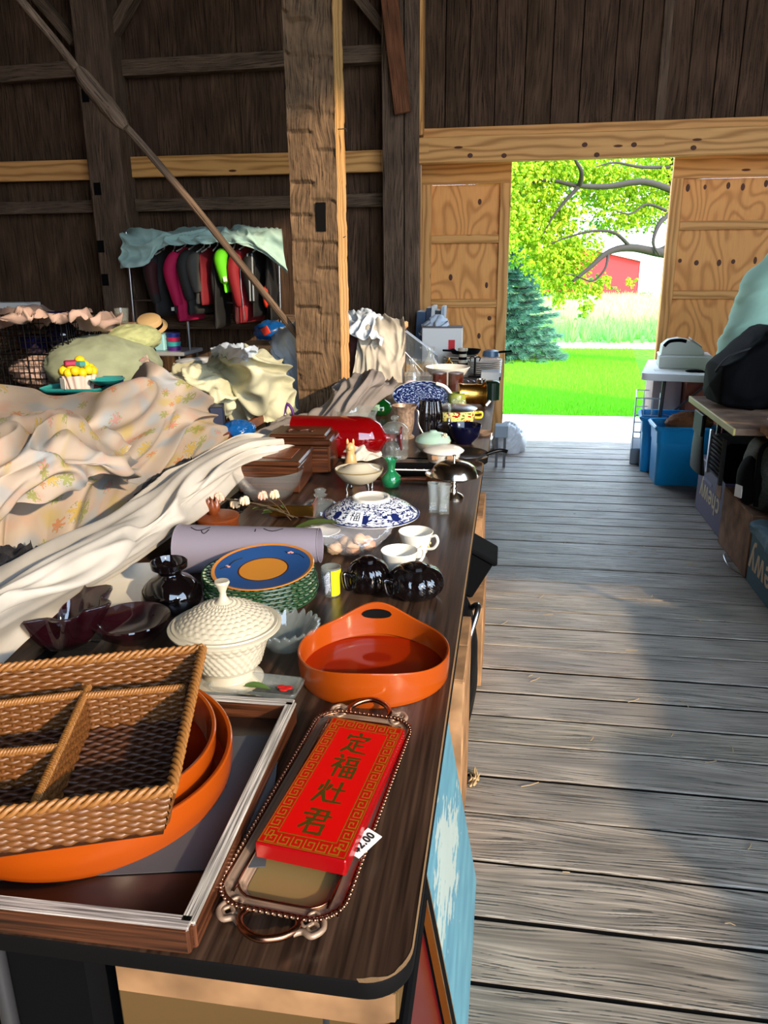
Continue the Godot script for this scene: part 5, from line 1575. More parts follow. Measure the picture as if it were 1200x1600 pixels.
func build_far() -> void:
	# white box with a red sticker
	var wb := thing("white_box", "white carton with a red sticker standing at the far end of the tables", "box", Vector3(-0.52, T, -6.22), 0.04)
	part("carton", bx(Vector3(0, 0.15, 0), Vector3(0.31, 0.30, 0.2), 0.004), M.paper, wb)
	part("red_sticker", bx(Vector3(0.075, 0.165, 0.101), Vector3(0.05, 0.09, 0.002)), mat("sticker_red", Color(0.80, 0.05, 0.08), 0.5), wb)
	part("grey_edge", bx(Vector3(0, 0.303, 0.0), Vector3(0.312, 0.008, 0.202)), mat("grey_card", Color(0.42, 0.38, 0.36), 0.8), wb)
	part("dark_logo", bx(Vector3(-0.09, 0.13, 0.101), Vector3(0.025, 0.03, 0.002)), M.ink, wb)
	var wc := cloth([[Vector3(-0.706, 0.978, -6.200), Vector3(-0.570, 1.007, -6.150), Vector3(-0.465, 1.033, -6.200)], [Vector3(-0.687, 1.034, -6.300), Vector3(-0.570, 1.107, -6.250), Vector3(-0.483, 1.065, -6.300)], [Vector3(-0.651, 1.059, -6.450), Vector3(-0.574, 1.108, -6.400), Vector3(-0.510, 1.054, -6.450)]], 20, 24, 0.03, 3, 3, 41)
	solo("white_rag", "crumpled white rag on top of the white carton with the red sticker", "rag", wc, M.blue_white_cloth)
	var hue := [Color(0.14, 0.25, 0.36), Color(0.12, 0.18, 0.27), Color(0.80, 0.80, 0.78), Color(0.16, 0.15, 0.15), Color(0.62, 0.66, 0.70)]
	var where := ["blue-grey book, leftmost of the upright books against the left plywood door", "dark navy book, second of the upright books against the left plywood door", "white book, third of the upright books against the left plywood door", "black book, fourth of the upright books against the left plywood door", "pale grey book, rightmost of the upright books against the left plywood door"]
	var bx0 := 0.0
	for k in 5:
		var w: float = [0.075, 0.04, 0.03, 0.045, 0.03][k]
		var b := thing("book", where[k], "book", Vector3(-0.78 + bx0 + w * 0.5, T, -6.62), 0.0, "upright books at the far table end")
		bx0 += w + 0.002
		var h: float = 0.40 + [0.0, 0.03, 0.045, 0.01, 0.04][k]
		b.rotation.z = -0.05
		part("cover", bx(Vector3(0, h * 0.5, 0), Vector3(w, h, 0.22), 0.004), mat("book_%d" % k, hue[k], 0.5), b)
		part("pages", bx(Vector3(0, h * 0.5, -0.003), Vector3(w * 0.8, h + 0.004, 0.21)), M.paper, b)
	# slanting glass terrarium
	var te := thing("glass_terrarium", "slant-topped glass terrarium with metal edges left of the white carton", "terrarium", Vector3(-0.66, T, -5.92), 0.15)
	var w := 0.12
	var a := [Vector3(-w, 0.0, 0.1), Vector3(w, 0.0, 0.1), Vector3(w, 0.12, 0.1), Vector3(-w, 0.30, 0.1)]
	var e := []
	for q in a: e.append(q - Vector3(0, 0, 0.2))
	var gp := B.new()
	gp.face(a)
	part("pane", gp, M.clear_glass, te)
	gp = B.new()
	gp.face([e[1], e[0], e[3], e[2]])
	part("pane", gp, M.clear_glass, te)
	gp = B.new()
	gp.face([a[3], a[2], e[2], e[3]])
	part("pane", gp, glass("aqua_glass", Color(0.55, 0.75, 0.72), 0.35), te, "slanting aqua pane")
	gp = B.new()
	gp.face([a[0], a[3], e[3], e[0]])
	part("pane", gp, M.aqua_glass, te)
	var fr := B.new()
	for q in [[a[0], a[1]], [a[1], a[2]], [a[2], a[3]], [a[3], a[0]], [e[0], e[1]], [e[1], e[2]], [e[2], e[3]], [e[3], e[0]], [a[0], e[0]], [a[1], e[1]], [a[2], e[2]], [a[3], e[3]], [Vector3(-w, 0.15, 0.1), Vector3(0.02, 0.0, 0.1)]]:
		fr.tube(q, 0.004, 5)
	part("metal_edges", fr, M.steel, te)
	part("base", bx(Vector3(0, 0.03, 0), Vector3(w * 2 - 0.02, 0.05, 0.17)), M.brass, te)
	# striped pepper mill, brass bell, plates, pans
	var pm := thing("striped_vase", "tall black and cream striped vase in front of the plate stacks", "vase", Vector3(-0.33, T, -5.72))
	for k in 9:
		var r := 0.033 + 0.006 * sin(k * 0.8)
		part("ring", lt(V2([0.0, 0.021 * k, r, 0.021 * k, r + 0.002, 0.021 * k + 0.01, r, 0.021 * (k + 1), 0.0, 0.021 * (k + 1)]), 20), M.black if k % 2 else M.cream_china, pm)
	vessel("brass_bell", "small brass bell standing between the white carton and the striped vase", "bell", Vector3(-0.435, T, -5.80), [0.0, 0.0, 0.055, 0.0, 0.05, 0.015, 0.036, 0.04, 0.026, 0.075, 0.01, 0.09, 0.008, 0.11, 0.0, 0.113], M.brass, "bell_body")
	var ord := ["bottom", "second", "third", "fourth", "fifth", "sixth", "top"]
	for k in 7:
		var p := vessel("dinner_plate", ord[k] + " plate of the right-hand white stack by the door opening", "plate", Vector3(-0.17, T + 0.013 * k, -5.78), [0.0, 0.0, 0.08, 0.002, 0.12, 0.014, 0.118, 0.017, 0.075, 0.006, 0.0, 0.005], M.china, "plate_body", 36, "white plate stacks")
		p.rotation.y = k * 0.4
	for k in 5:
		vessel("dinner_plate", ord[k] + " plate of the left-hand white stack, behind the striped vase", "plate", Vector3(-0.36, T + 0.02 * k, -6.02), [0.0, 0.0, 0.09, 0.002, 0.13, 0.02, 0.128, 0.023, 0.085, 0.006, 0.0, 0.005], M.china, "plate_body", 36, "white plate stacks")
	var st := thing("trivet_stand", "dark metal plate stand with a scrolled top among the white plates", "stand", Vector3(-0.235, T, -5.60))
	part("upright", tb([Vector3(0, 0.0, 0), Vector3(0, 0.135, 0)], 0.008, 8), M.black_metal, st)
	part("scroll", tb(curve([Vector3(-0.03, 0.11, 0), Vector3(-0.035, 0.135, 0), Vector3(-0.01, 0.14, 0), Vector3(0, 0.12, 0), Vector3(0.01, 0.14, 0), Vector3(0.035, 0.135, 0), Vector3(0.03, 0.11, 0)], 5), 0.004, 6), M.black_metal, st)
	part("foot", lt(V2([0.0, 0.0, 0.05, 0.0, 0.045, 0.008, 0.0, 0.01]), 20), M.black_metal, st)
	var hp := thing("small_pan", "small blue-grey saucepan upturned on the plates with its handle toward the doorway", "pan", Vector3(-0.13, T + 0.10, -5.82))
	part("pan_body", lt(V2([0.06, 0.02, 0.064, 0.022, 0.055, 0.06, 0.02, 0.07, 0.0, 0.07]), 28), mat("slate_enamel", Color(0.25, 0.36, 0.45), 0.3), hp)
	part("handle", tb(curve([Vector3(0.055, 0.05, 0), Vector3(0.09, 0.055, 0.01), Vector3(0.15, 0.06, 0.02)], 4), 0.008, 7), M.black, hp)
	var bp := thing("black_pan", "black shallow pan lying on the left-hand white plate stack", "pan", Vector3(-0.33, T + 0.115, -6.05))
	part("pan_body", lt(V2([0.0, 0.0, 0.1, 0.0, 0.12, 0.03, 0.117, 0.03, 0.097, 0.005, 0.0, 0.005]), 32), M.black, bp)
	part("handle", tb([Vector3(-0.1, 0.025, 0.05), Vector3(-0.16, 0.035, 0.12)], 0.008, 7), M.black, bp)
	var tc := thing("silver_candlestick", "low silver tray edge and cups beside the brass tankard", "tray", Vector3(-0.17, T, -5.05))
	part("tray_body", lt(V2([0.0, 0.0, 0.09, 0.0, 0.11, 0.012, 0.108, 0.014, 0.085, 0.004, 0.0, 0.004]), 32), M.silver, tc)
	part("cup", lt(V2([0.0, 0.004, 0.025, 0.004, 0.03, 0.06, 0.028, 0.06, 0.02, 0.008, 0.0, 0.008]), 20), M.silver, tc)
	vessel("green_canister", "dark green round canister just behind the brass tankard", "canister", Vector3(-0.09, T, -4.62), [0.0, 0.0, 0.045, 0.0, 0.045, 0.10, 0.035, 0.11, 0.0, 0.112], mat("dark_green", Color(0.04, 0.10, 0.07), 0.2), "canister_body")
	solo("grey_carton", "flat grey carton by the table edge near the doorway", "carton", bx(Vector3(0, 0.04, 0), Vector3(0.12, 0.08, 0.14), 0.004), mat("grey_carton_card", Color(0.55, 0.58, 0.60), 0.8), Vector3(-0.12, T, -5.30))
	var sv := thing("cutlery_heap", "loose heap of steel cutlery in front of the white plates", "cutlery", Vector3(-0.24, T, -5.38))
	for k in 5:
		part("utensil", tb(curve([Vector3(-0.1 + 0.04 * k, 0.006, 0.0), Vector3(-0.09 + 0.04 * k, 0.012, 0.05), Vector3(-0.06 + 0.04 * k, 0.006, 0.1)], 4), [0.004, 0.004, 0.004, 0.004, 0.004, 0.006, 0.008, 0.007, 0.003], 6), M.steel, sv)
	# white-draped cabinet left of the far table, with crumpled cloth on it
	var cab := thing("brown_cabinet", "dark red-brown cabinet mostly hidden by an ivory drape beside the hewn post", "cabinet", Vector3(-0.93, 0, -5.62))
	part("body", one(Vector3(0, 0.54, 0), Vector3(0.34, 1.06, 0.5), 0.01), mat("cabinet_red", Color(0.26, 0.09, 0.06), 0.4), cab)
	part("top_edge", one(Vector3(-0.02, 1.085, 0.0), Vector3(0.40, 0.05, 0.54), 0.01), M.lumber, cab)
	var dr := cloth([[Vector3(-1.099, 1.129, -5.750), Vector3(-0.956, 1.165, -5.750), Vector3(-0.767, 1.138, -5.750)], [Vector3(-1.039, 1.103, -5.360), Vector3(-0.887, 1.122, -5.330), Vector3(-0.707, 1.112, -5.360)], [Vector3(-1.036, 0.987, -5.310), Vector3(-0.880, 0.990, -5.280), Vector3(-0.696, 0.989, -5.310)], [Vector3(-1.055, 0.817, -5.270), Vector3(-0.877, 0.822, -5.250), Vector3(-0.695, 0.843, -5.270)], [Vector3(-1.081, 0.679, -5.250), Vector3(-0.883, 0.660, -5.220), Vector3(-0.693, 0.711, -5.250)]], 60, 50, 0.022, 2, 5, 17)
	solo("ivory_drape", "ivory sheet draped over the brown cabinet behind the grey cloth", "drape", dr, M.ivory_cloth)
	var cr := cloth([[Vector3(-1.114, 1.069, -5.350), Vector3(-1.001, 1.038, -5.220), Vector3(-0.910, 1.048, -5.200), Vector3(-0.835, 0.996, -5.220)], [Vector3(-1.127, 1.128, -5.420), Vector3(-1.023, 1.133, -5.350), Vector3(-0.931, 1.135, -5.330), Vector3(-0.857, 1.103, -5.360)], [Vector3(-1.163, 1.183, -5.600), Vector3(-1.088, 1.196, -5.600), Vector3(-0.977, 1.196, -5.600), Vector3(-0.899, 1.139, -5.600)], [Vector3(-1.186, 1.138, -5.750), Vector3(-1.099, 1.147, -5.750), Vector3(-1.004, 1.147, -5.750), Vector3(-0.938, 1.111, -5.750)]], 36, 40, 0.028, 3, 4, 23)
	solo("white_sheet", "crumpled bluish-white sheet heaped on top of the ivory-draped cabinet", "sheet", cr, M.blue_white_cloth)
	# grey cloths on the tables
	var g1 := cloth([[Vector3(-1.043, 0.750, -3.641), Vector3(-0.879, 0.750, -3.566), Vector3(-0.776, 0.750, -3.671), Vector3(-0.712, 0.750, -3.776)], [Vector3(-0.972, 0.800, -3.688), Vector3(-0.815, 0.850, -3.601), Vector3(-0.693, 0.880, -3.619), Vector3(-0.677, 0.830, -3.841)], [Vector3(-0.898, 0.880, -3.830), Vector3(-0.757, 0.950, -3.762), Vector3(-0.642, 0.970, -3.742), Vector3(-0.590, 0.900, -4.010)], [Vector3(-0.909, 0.880, -4.092), Vector3(-0.810, 0.940, -4.063), Vector3(-0.702, 0.950, -4.099), Vector3(-0.630, 0.880, -4.337)], [Vector3(-1.052, 0.780, -4.698), Vector3(-0.989, 0.800, -4.959), Vector3(-0.862, 0.800, -5.031), Vector3(-0.711, 0.780, -4.951)]], 70, 80, 0.035, 1.4, 5.5, 31)
	solo("grey_cloth", "grey-brown cloth heaped in long folds in front of the hewn post", "cloth", g1, M.grey_cloth)
	var g2 := cloth([[Vector3(-1.109, 0.755, -3.156), Vector3(-0.950, 0.760, -3.153), Vector3(-0.815, 0.760, -3.298), Vector3(-0.740, 0.755, -3.497)], [Vector3(-1.082, 0.800, -3.214), Vector3(-0.959, 0.820, -3.299), Vector3(-0.851, 0.800, -3.457), Vector3(-0.781, 0.770, -3.698)], [Vector3(-1.105, 0.780, -3.694), Vector3(-1.012, 0.800, -3.718), Vector3(-0.918, 0.780, -3.802), Vector3(-0.840, 0.765, -3.984)]], 40, 60, 0.02, 2.5, 4, 37)
	solo("grey_sheet", "flat dark grey sheet spread on the tables between the wooden boxes and the post", "sheet", g2, M.grey_cloth)
	var g3 := cloth([[Vector3(-0.704, 0.755, -3.060), Vector3(-0.574, 0.760, -2.945), Vector3(-0.498, 0.755, -3.051)], [Vector3(-0.730, 0.800, -3.124), Vector3(-0.609, 0.830, -3.001), Vector3(-0.512, 0.790, -3.072)], [Vector3(-0.795, 0.790, -3.409), Vector3(-0.693, 0.810, -3.350), Vector3(-0.603, 0.770, -3.412)]], 30, 36, 0.014, 2.5, 3, 39)
	solo("white_napkin", "rumpled white napkin behind the red glass vase", "napkin", g3, M.white_cloth)
	var pk := thing("blister_pack", "small pale blue plastic package standing in the white napkin", "package", Vector3(-0.744, 0.800, -3.148), 0.4)
	part("package_body", bx(Vector3(0, 0.03, 0), Vector3(0.07, 0.06, 0.03), 0.006), mat("pale_blue", Color(0.68, 0.83, 0.88), 0.3), pk)
	# blue bags and white drape left of the post
	var cb := thing("draped_crate", "cardboard crate under the white drape left of the hewn post", "crate", Vector3(-1.68, 0, -5.3))
	part("crate_body", bx(Vector3(0, 0.5, 0), Vector3(0.36, 1.0, 0.4), 0.01), M.card, cb)
	var dw := cloth([[Vector3(-1.725, 0.941, -5.500), Vector3(-1.588, 1.109, -5.500), Vector3(-1.374, 1.162, -5.500)], [Vector3(-1.662, 0.907, -5.200), Vector3(-1.492, 1.068, -5.080), Vector3(-1.271, 1.139, -5.080)], [Vector3(-1.544, 0.862, -5.040), Vector3(-1.426, 0.933, -4.980), Vector3(-1.253, 0.976, -4.980)], [Vector3(-1.451, 0.720, -5.000), Vector3(-1.375, 0.729, -4.950), Vector3(-1.254, 0.748, -4.950)], [Vector3(-1.439, 0.487, -4.980), Vector3(-1.366, 0.483, -4.940), Vector3(-1.261, 0.486, -4.940)]], 70, 44, 0.022, 2.0, 4.5, 43)
	solo("white_drape", "bluish-white sheet draped over a crate immediately left of the hewn post", "drape", dw, M.blue_white_cloth)
	var bb := thing("blue_bag", "bright blue plastic bag with a red print, left of the hewn post", "bag", Vector3(-1.767, 1.035, -5.750))
	var zb := noise(77, 2)
	var bm := B.new()
	bm.surf(func(u: float, q: float):
		var d := Vector3(sin(PI * u) * cos(TAU * q), cos(PI * u), sin(PI * u) * sin(TAU * q))
		return d * Vector3(0.13, 0.085, 0.12) * (1.0 + 0.16 * zb.get_noise_3dv(d * 2.4)), 18, 29, true, 1, 1, true)
	part("bag_body", bm, mat("bag_blue", Color(0.05, 0.30, 0.56), 0.3), bb)
	part("red_print", bx(Vector3(-0.01, 0.02, 0.118), Vector3(0.06, 0.06, 0.012), 0.004, Basis(Vector3.BACK, 0.5)), mat("print_red", Color(0.80, 0.22, 0.15), 0.4), bb)
	var b2 := thing("clear_bag", "grey clear plastic bag under the bright blue bag", "bag", Vector3(-1.819, 0.897, -5.700))
	var bm2 := B.new()
	bm2.surf(func(u: float, q: float):
		var d := Vector3(sin(PI * u) * cos(TAU * q), cos(PI * u), sin(PI * u) * sin(TAU * q))
		return d * Vector3(0.1, 0.10, 0.1) * (1.0 + 0.2 * zb.get_noise_3dv(d * 3.0)), 16, 25, true, 1, 1, true)
	part("bag_body", bm2, mat("grey_plastic", Color(0.42, 0.50, 0.54), 0.25), b2)


func garment(label: String, top: Vector3, length: float, wx: float, wz: float, m: Material, sd: int, sleeve := true) -> Node3D:
	var g := thing("hanging_garment", label, "garment", top, 0.0, "garments on the clothes rack")
	g.rotation.y = rr(-0.25, 0.25)
	var z := noise(sd, 2)
	var b := B.new()
	b.surf(func(u: float, q: float):
		var an := q * TAU
		var sh := smoothstep(0.0, 0.14, u)
		var hx := lerpf(0.012, wx, smoothstep(0.0, 0.35, u)) * (1.0 + 0.25 * z.get_noise_2d(u * 3.0, 1.0)) * (1.0 if u < 0.97 else 0.4)
		var hz := lerpf(0.05, wz, sh) * (1.0 + 0.12 * u)
		var f := 1.0 + 0.22 * z.get_noise_3d(cos(an) * 1.6, u * 1.2, sin(an) * 1.6) * smoothstep(0.1, 0.5, u)
		return Vector3(cos(an) * hx * f, -length * u, sin(an) * hz * f), 24, 29, true, length * 2.0, 1.0)
	part("body", b, m, g)
	if sleeve:
		part("sleeve", tb(curve([Vector3(0.0, -0.05, wz * 0.85), Vector3(-wx * 0.6, -length * 0.3, wz * 1.15), Vector3(-wx * 0.2, -length * 0.62, wz * 1.1), Vector3(0.0, -length * 0.78, wz * 1.0)], 5), [0.03, 0.042, 0.05, 0.054, 0.056, 0.056, 0.054, 0.052, 0.05, 0.048, 0.046, 0.045, 0.044, 0.042, 0.04, 0.034], 9), m, g)
	part("hanger", tb(curve([Vector3(0, -0.035, wz * 0.8), Vector3(0, 0.0, 0.03), Vector3(0, 0.02, 0.0), Vector3(0, 0.06, 0.0), Vector3(0, 0.085, 0.018), Vector3(0, 0.075, 0.035)], 4), 0.006, 6), M.white, g)
	return g

func blob(ctr: Vector3, r: Vector3, amp: float, f: float, sd: int, lo := -1.0, nu := 26, nv := 41) -> B:
	var z := noise(sd, 3)
	var b := B.new()
	b.surf(func(u: float, q: float):
		var d := Vector3(sin(PI * u) * cos(TAU * q), cos(PI * u), sin(PI * u) * sin(TAU * q))
		var k := 1.0 + amp * (1.0 - 2.0 * absf(z.get_noise_3dv(d * f)))
		var p := d * r * k
		p.y = maxf(p.y, lo * r.y)
		return ctr + p, nu, nv, true, 1.5, 3.0, true)
	return b

func build_left() -> void:
	# ---- tables that carry the linen
	folding_table("folding table under the floral sheets on the left", -2.75, -0.93, -3.6, -1.15, M.laminate, M.edge_black, false)
	folding_table("folding table under the yellow linen beside the post", -2.0, -1.28, -4.55, -3.65, M.laminate, M.edge_black, false)
	folding_table("folding table along the back left under the wire crate and silver bowls", -4.6, -2.45, -5.72, -4.25, M.laminate, M.edge_black, false)
	folding_table("short folding table against the end wall under the dusty pink cloth", -4.6, -3.07, -6.4, -5.74, M.laminate, M.edge_black, false)
	# ---- floral sheets
	var fl := cloth([
		[Vector3(-1.356, 0.752, -1.593), Vector3(-1.355, 0.755, -1.798), Vector3(-1.227, 0.755, -1.806), Vector3(-1.178, 0.755, -1.920), Vector3(-1.164, 0.755, -2.103), Vector3(-1.204, 0.755, -2.489), Vector3(-1.237, 0.755, -2.863), Vector3(-1.233, 0.752, -3.232)],
		[Vector3(-1.427, 0.900, -1.726), Vector3(-1.366, 0.900, -1.851), Vector3(-1.240, 0.910, -1.929), Vector3(-1.204, 0.890, -2.111), Vector3(-1.203, 0.860, -2.336), Vector3(-1.228, 0.860, -2.679), Vector3(-1.291, 0.850, -3.084), Vector3(-1.255, 0.770, -3.282)],
		[Vector3(-1.397, 0.960, -1.702), Vector3(-1.319, 0.970, -1.800), Vector3(-1.222, 0.970, -1.914), Vector3(-1.169, 0.940, -2.076), Vector3(-1.190, 0.910, -2.321), Vector3(-1.258, 0.910, -2.728), Vector3(-1.283, 0.900, -3.039), Vector3(-1.312, 0.820, -3.380)],
		[Vector3(-1.594, 1.010, -1.974), Vector3(-1.498, 1.010, -2.072), Vector3(-1.361, 1.010, -2.088), Vector3(-1.301, 0.980, -2.232), Vector3(-1.261, 0.960, -2.431), Vector3(-1.267, 0.970, -2.734), Vector3(-1.253, 0.970, -2.947), Vector3(-1.349, 0.870, -3.431)],
		[Vector3(-1.750, 1.060, -2.194), Vector3(-1.657, 1.050, -2.316), Vector3(-1.419, 1.060, -2.230), Vector3(-1.305, 1.050, -2.296), Vector3(-1.297, 1.060, -2.552), Vector3(-1.322, 1.070, -2.820), Vector3(-1.314, 1.030, -3.041), Vector3(-1.515, 0.910, -3.786)],
		[Vector3(-1.994, 1.070, -2.518), Vector3(-1.895, 1.060, -2.668), Vector3(-1.706, 1.060, -2.703), Vector3(-1.592, 1.060, -2.829), Vector3(-1.475, 1.080, -2.839), Vector3(-1.431, 1.110, -2.979), Vector3(-1.414, 1.060, -3.162), Vector3(-1.619, 0.920, -3.936)],
		[Vector3(-2.596, 0.920, -3.273), Vector3(-2.658, 0.860, -3.736), Vector3(-2.405, 0.860, -3.805), Vector3(-2.230, 0.860, -3.956), Vector3(-2.071, 0.880, -3.979), Vector3(-1.953, 0.920, -4.054), Vector3(-1.900, 0.880, -4.297), Vector3(-1.894, 0.800, -4.643)]], 150, 170, 0.042, 1.8, 2.2, 12, 1.9, 2.0, 0.2)
	solo("floral_sheet", "pastel floral bed sheet heaped over goods on the left table", "sheet", fl, M.floral_cloth)
	var f2 := cloth([
		[Vector3(-1.352, 0.800, -1.624), Vector3(-1.212, 0.930, -1.658), Vector3(-1.155, 0.950, -1.738), Vector3(-1.111, 0.960, -1.850), Vector3(-1.068, 0.940, -1.977), Vector3(-1.139, 0.860, -2.169)],
		[Vector3(-1.232, 0.990, -1.513), Vector3(-1.174, 1.040, -1.605), Vector3(-1.128, 1.040, -1.717), Vector3(-1.100, 1.030, -1.830), Vector3(-1.067, 0.990, -1.948), Vector3(-1.146, 0.900, -2.196)],
		[Vector3(-1.382, 1.070, -1.734), Vector3(-1.284, 1.080, -1.776), Vector3(-1.270, 1.080, -1.926), Vector3(-1.273, 1.060, -2.090), Vector3(-1.154, 1.020, -2.066), Vector3(-1.180, 0.930, -2.238)],
		[Vector3(-1.696, 1.030, -2.144), Vector3(-1.607, 1.030, -2.237), Vector3(-1.526, 1.030, -2.323), Vector3(-1.512, 1.010, -2.491), Vector3(-1.378, 0.970, -2.456), Vector3(-1.288, 0.920, -2.407)]], 80, 100, 0.04, 1.6, 2.2, 77, 1.0, 1.6, 0.2)
	solo("floral_sheet", "second floral sheet bunched in thick rolls at the left edge of the heap", "sheet", f2, M.floral_cloth)
	solo("floral_corner", "orange-flowered pillowcase corner standing up behind the floral heap", "pillowcase", cloth([[Vector3(-1.638, 0.980, -3.269), Vector3(-1.626, 0.980, -3.368), Vector3(-1.620, 0.980, -3.471)], [Vector3(-1.607, 1.070, -3.237), Vector3(-1.618, 1.070, -3.350), Vector3(-1.574, 1.050, -3.352)], [Vector3(-1.623, 1.120, -3.288), Vector3(-1.644, 1.120, -3.391), Vector3(-1.592, 1.090, -3.354)]], 20, 20, 0.012, 2, 2, 4, 0.3, 0.3), M.floral_cloth)
	# goods under the sheets
	var gd := thing("storage_carton", "cardboard carton hidden under the floral sheets", "carton", Vector3(-1.75, T, -2.5))
	part("carton_body", bx(Vector3(0, 0.10, 0), Vector3(0.8, 0.2, 0.8), 0.01), M.card, gd)
	# ---- long white sheet rolled along the back edge of the first table
	var ws := cloth([
		[Vector3(-0.908, 0.930, -1.064), Vector3(-0.776, 0.990, -0.904), Vector3(-0.767, 0.960, -0.884), Vector3(-0.930, 0.800, -1.052)],
		[Vector3(-0.989, 0.910, -1.301), Vector3(-0.835, 0.970, -1.090), Vector3(-0.802, 0.950, -1.037), Vector3(-0.936, 0.800, -1.194)],
		[Vector3(-1.001, 0.900, -1.527), Vector3(-0.851, 0.950, -1.288), Vector3(-0.799, 0.930, -1.201), Vector3(-0.947, 0.790, -1.415)],
		[Vector3(-0.985, 0.890, -1.749), Vector3(-0.850, 0.930, -1.514), Vector3(-0.799, 0.910, -1.434), Vector3(-0.913, 0.780, -1.660)],
		[Vector3(-1.035, 0.870, -2.075), Vector3(-0.881, 0.910, -1.792), Vector3(-0.839, 0.880, -1.757), Vector3(-0.910, 0.770, -1.963)],
		[Vector3(-1.079, 0.860, -2.476), Vector3(-0.924, 0.900, -2.169), Vector3(-0.863, 0.880, -2.082), Vector3(-0.906, 0.780, -2.243)],
		[Vector3(-1.031, 0.860, -2.814), Vector3(-0.914, 0.890, -2.553), Vector3(-0.878, 0.870, -2.497), Vector3(-0.920, 0.790, -2.652)],
		[Vector3(-0.939, 0.840, -2.989), Vector3(-0.845, 0.860, -2.790), Vector3(-0.800, 0.850, -2.709), Vector3(-0.823, 0.790, -2.772)],
		[Vector3(-0.950, 0.790, -3.119), Vector3(-0.846, 0.810, -2.922), Vector3(-0.821, 0.800, -2.878), Vector3(-0.842, 0.765, -2.871)]], 150, 66, 0.026, 1.6, 3.0, 9, 2.0, 0.6, 0.3)
	solo("white_sheet", "long white bed sheet rolled back along the left edge of the near table", "sheet", ws, M.white_cloth)
	# dark garments between
	var dk := cloth([[Vector3(-1.070, 0.800, -1.804), Vector3(-1.083, 0.800, -2.013), Vector3(-1.127, 0.790, -2.328), Vector3(-1.142, 0.780, -2.635)], [Vector3(-0.999, 0.860, -1.719), Vector3(-1.011, 0.870, -1.904), Vector3(-1.063, 0.860, -2.201), Vector3(-1.082, 0.840, -2.501)], [Vector3(-1.079, 0.820, -1.895), Vector3(-1.122, 0.820, -2.118), Vector3(-1.169, 0.820, -2.417), Vector3(-1.187, 0.800, -2.749)]], 40, 60, 0.02, 2, 4, 61)
	solo("dark_jacket", "dark navy garment squeezed between the floral heap and the white sheet", "garment", dk, M.dark_cloth)
	var dk2 := cloth([[Vector3(-1.133, 0.800, -1.351), Vector3(-1.174, 0.800, -1.543), Vector3(-1.118, 0.800, -1.613)], [Vector3(-1.098, 0.860, -1.321), Vector3(-1.133, 0.860, -1.499), Vector3(-1.090, 0.850, -1.581)], [Vector3(-1.279, 0.800, -1.549), Vector3(-1.291, 0.800, -1.716), Vector3(-1.245, 0.790, -1.799)]], 24, 30, 0.02, 2, 3, 62)
	solo("dark_jacket", "black garment at the left edge below the floral sheet", "garment", dk2, M.dark_cloth)
	# ---- yellow and aqua linen
	var yl := cloth([
		[Vector3(-1.467, 0.752, -3.715), Vector3(-1.282, 0.755, -3.720), Vector3(-1.172, 0.755, -3.802), Vector3(-1.127, 0.750, -4.036)],
		[Vector3(-1.530, 0.850, -3.749), Vector3(-1.275, 0.920, -3.539), Vector3(-1.132, 0.940, -3.543), Vector3(-1.182, 0.830, -4.186)],
		[Vector3(-1.624, 0.920, -3.842), Vector3(-1.383, 1.020, -3.699), Vector3(-1.124, 1.070, -3.415), Vector3(-1.247, 0.930, -4.368)],
		[Vector3(-1.658, 0.960, -4.097), Vector3(-1.380, 1.090, -3.688), Vector3(-1.169, 1.140, -3.512), Vector3(-1.307, 0.990, -4.480)],
		[Vector3(-2.017, 0.840, -5.008), Vector3(-1.896, 0.920, -5.063), Vector3(-1.705, 0.950, -5.116), Vector3(-1.563, 0.860, -5.386)]], 100, 110, 0.04, 2.2, 2.6, 52, 1.2, 1.2, 0.25)
	solo("yellow_linen", "heap of pale yellow crumpled bed linen left of the hewn post", "linen", yl, M.yellow_cloth)
	var y2 := cloth([[Vector3(-1.589, 0.980, -3.474), Vector3(-1.435, 0.970, -3.317), Vector3(-1.362, 0.900, -3.430), Vector3(-1.367, 0.800, -3.610)], [Vector3(-1.574, 1.040, -3.476), Vector3(-1.403, 1.060, -3.334), Vector3(-1.313, 1.000, -3.401), Vector3(-1.267, 0.900, -3.531)], [Vector3(-1.814, 0.980, -4.092), Vector3(-1.666, 1.000, -4.054), Vector3(-1.561, 0.960, -4.105), Vector3(-1.435, 0.900, -4.046)]], 40, 60, 0.03, 3, 3, 53)
	solo("yellow_linen", "pale yellow sheet edge spilling between the floral heap and the yellow linen", "linen", y2, M.yellow_cloth)
	var aq := cloth([[Vector3(-1.640, 1.000, -4.174), Vector3(-1.404, 1.050, -3.763), Vector3(-1.145, 1.120, -3.276), Vector3(-1.185, 1.100, -3.610)], [Vector3(-1.401, 1.120, -3.576), Vector3(-1.223, 1.170, -3.291), Vector3(-1.045, 1.200, -2.996), Vector3(-1.127, 1.140, -3.457)], [Vector3(-1.703, 1.040, -4.399), Vector3(-1.633, 1.060, -4.426), Vector3(-1.475, 1.080, -4.230), Vector3(-1.479, 1.040, -4.488)]], 26, 36, 0.02, 2, 3, 54)
	solo("aqua_pillow", "pale aqua pillow on top of the yellow linen heap", "pillow", aq, M.blue_white_cloth)
	# things under the linen edge
	var cr := thing("wooden_crate", "shallow wooden crate with a slatted rim under the yellow linen", "crate", Vector3(-1.42, T, -3.45), 0.0)
	var c0 := Vector3(-1.241, 0.770, -3.202)
	var c1 := Vector3(-1.212, 0.770, -4.073)
	var cx := span(c0, c1, 0.015, 0.05)
	for k in cx.v.size(): cx.v[k] -= cr.position
	part("front_slat", cx, M.carved_wood, cr)
	part("back_slat", one(Vector3(-0.2, 0.03, -0.25), Vector3(0.5, 0.05, 0.015)), M.carved_wood, cr)
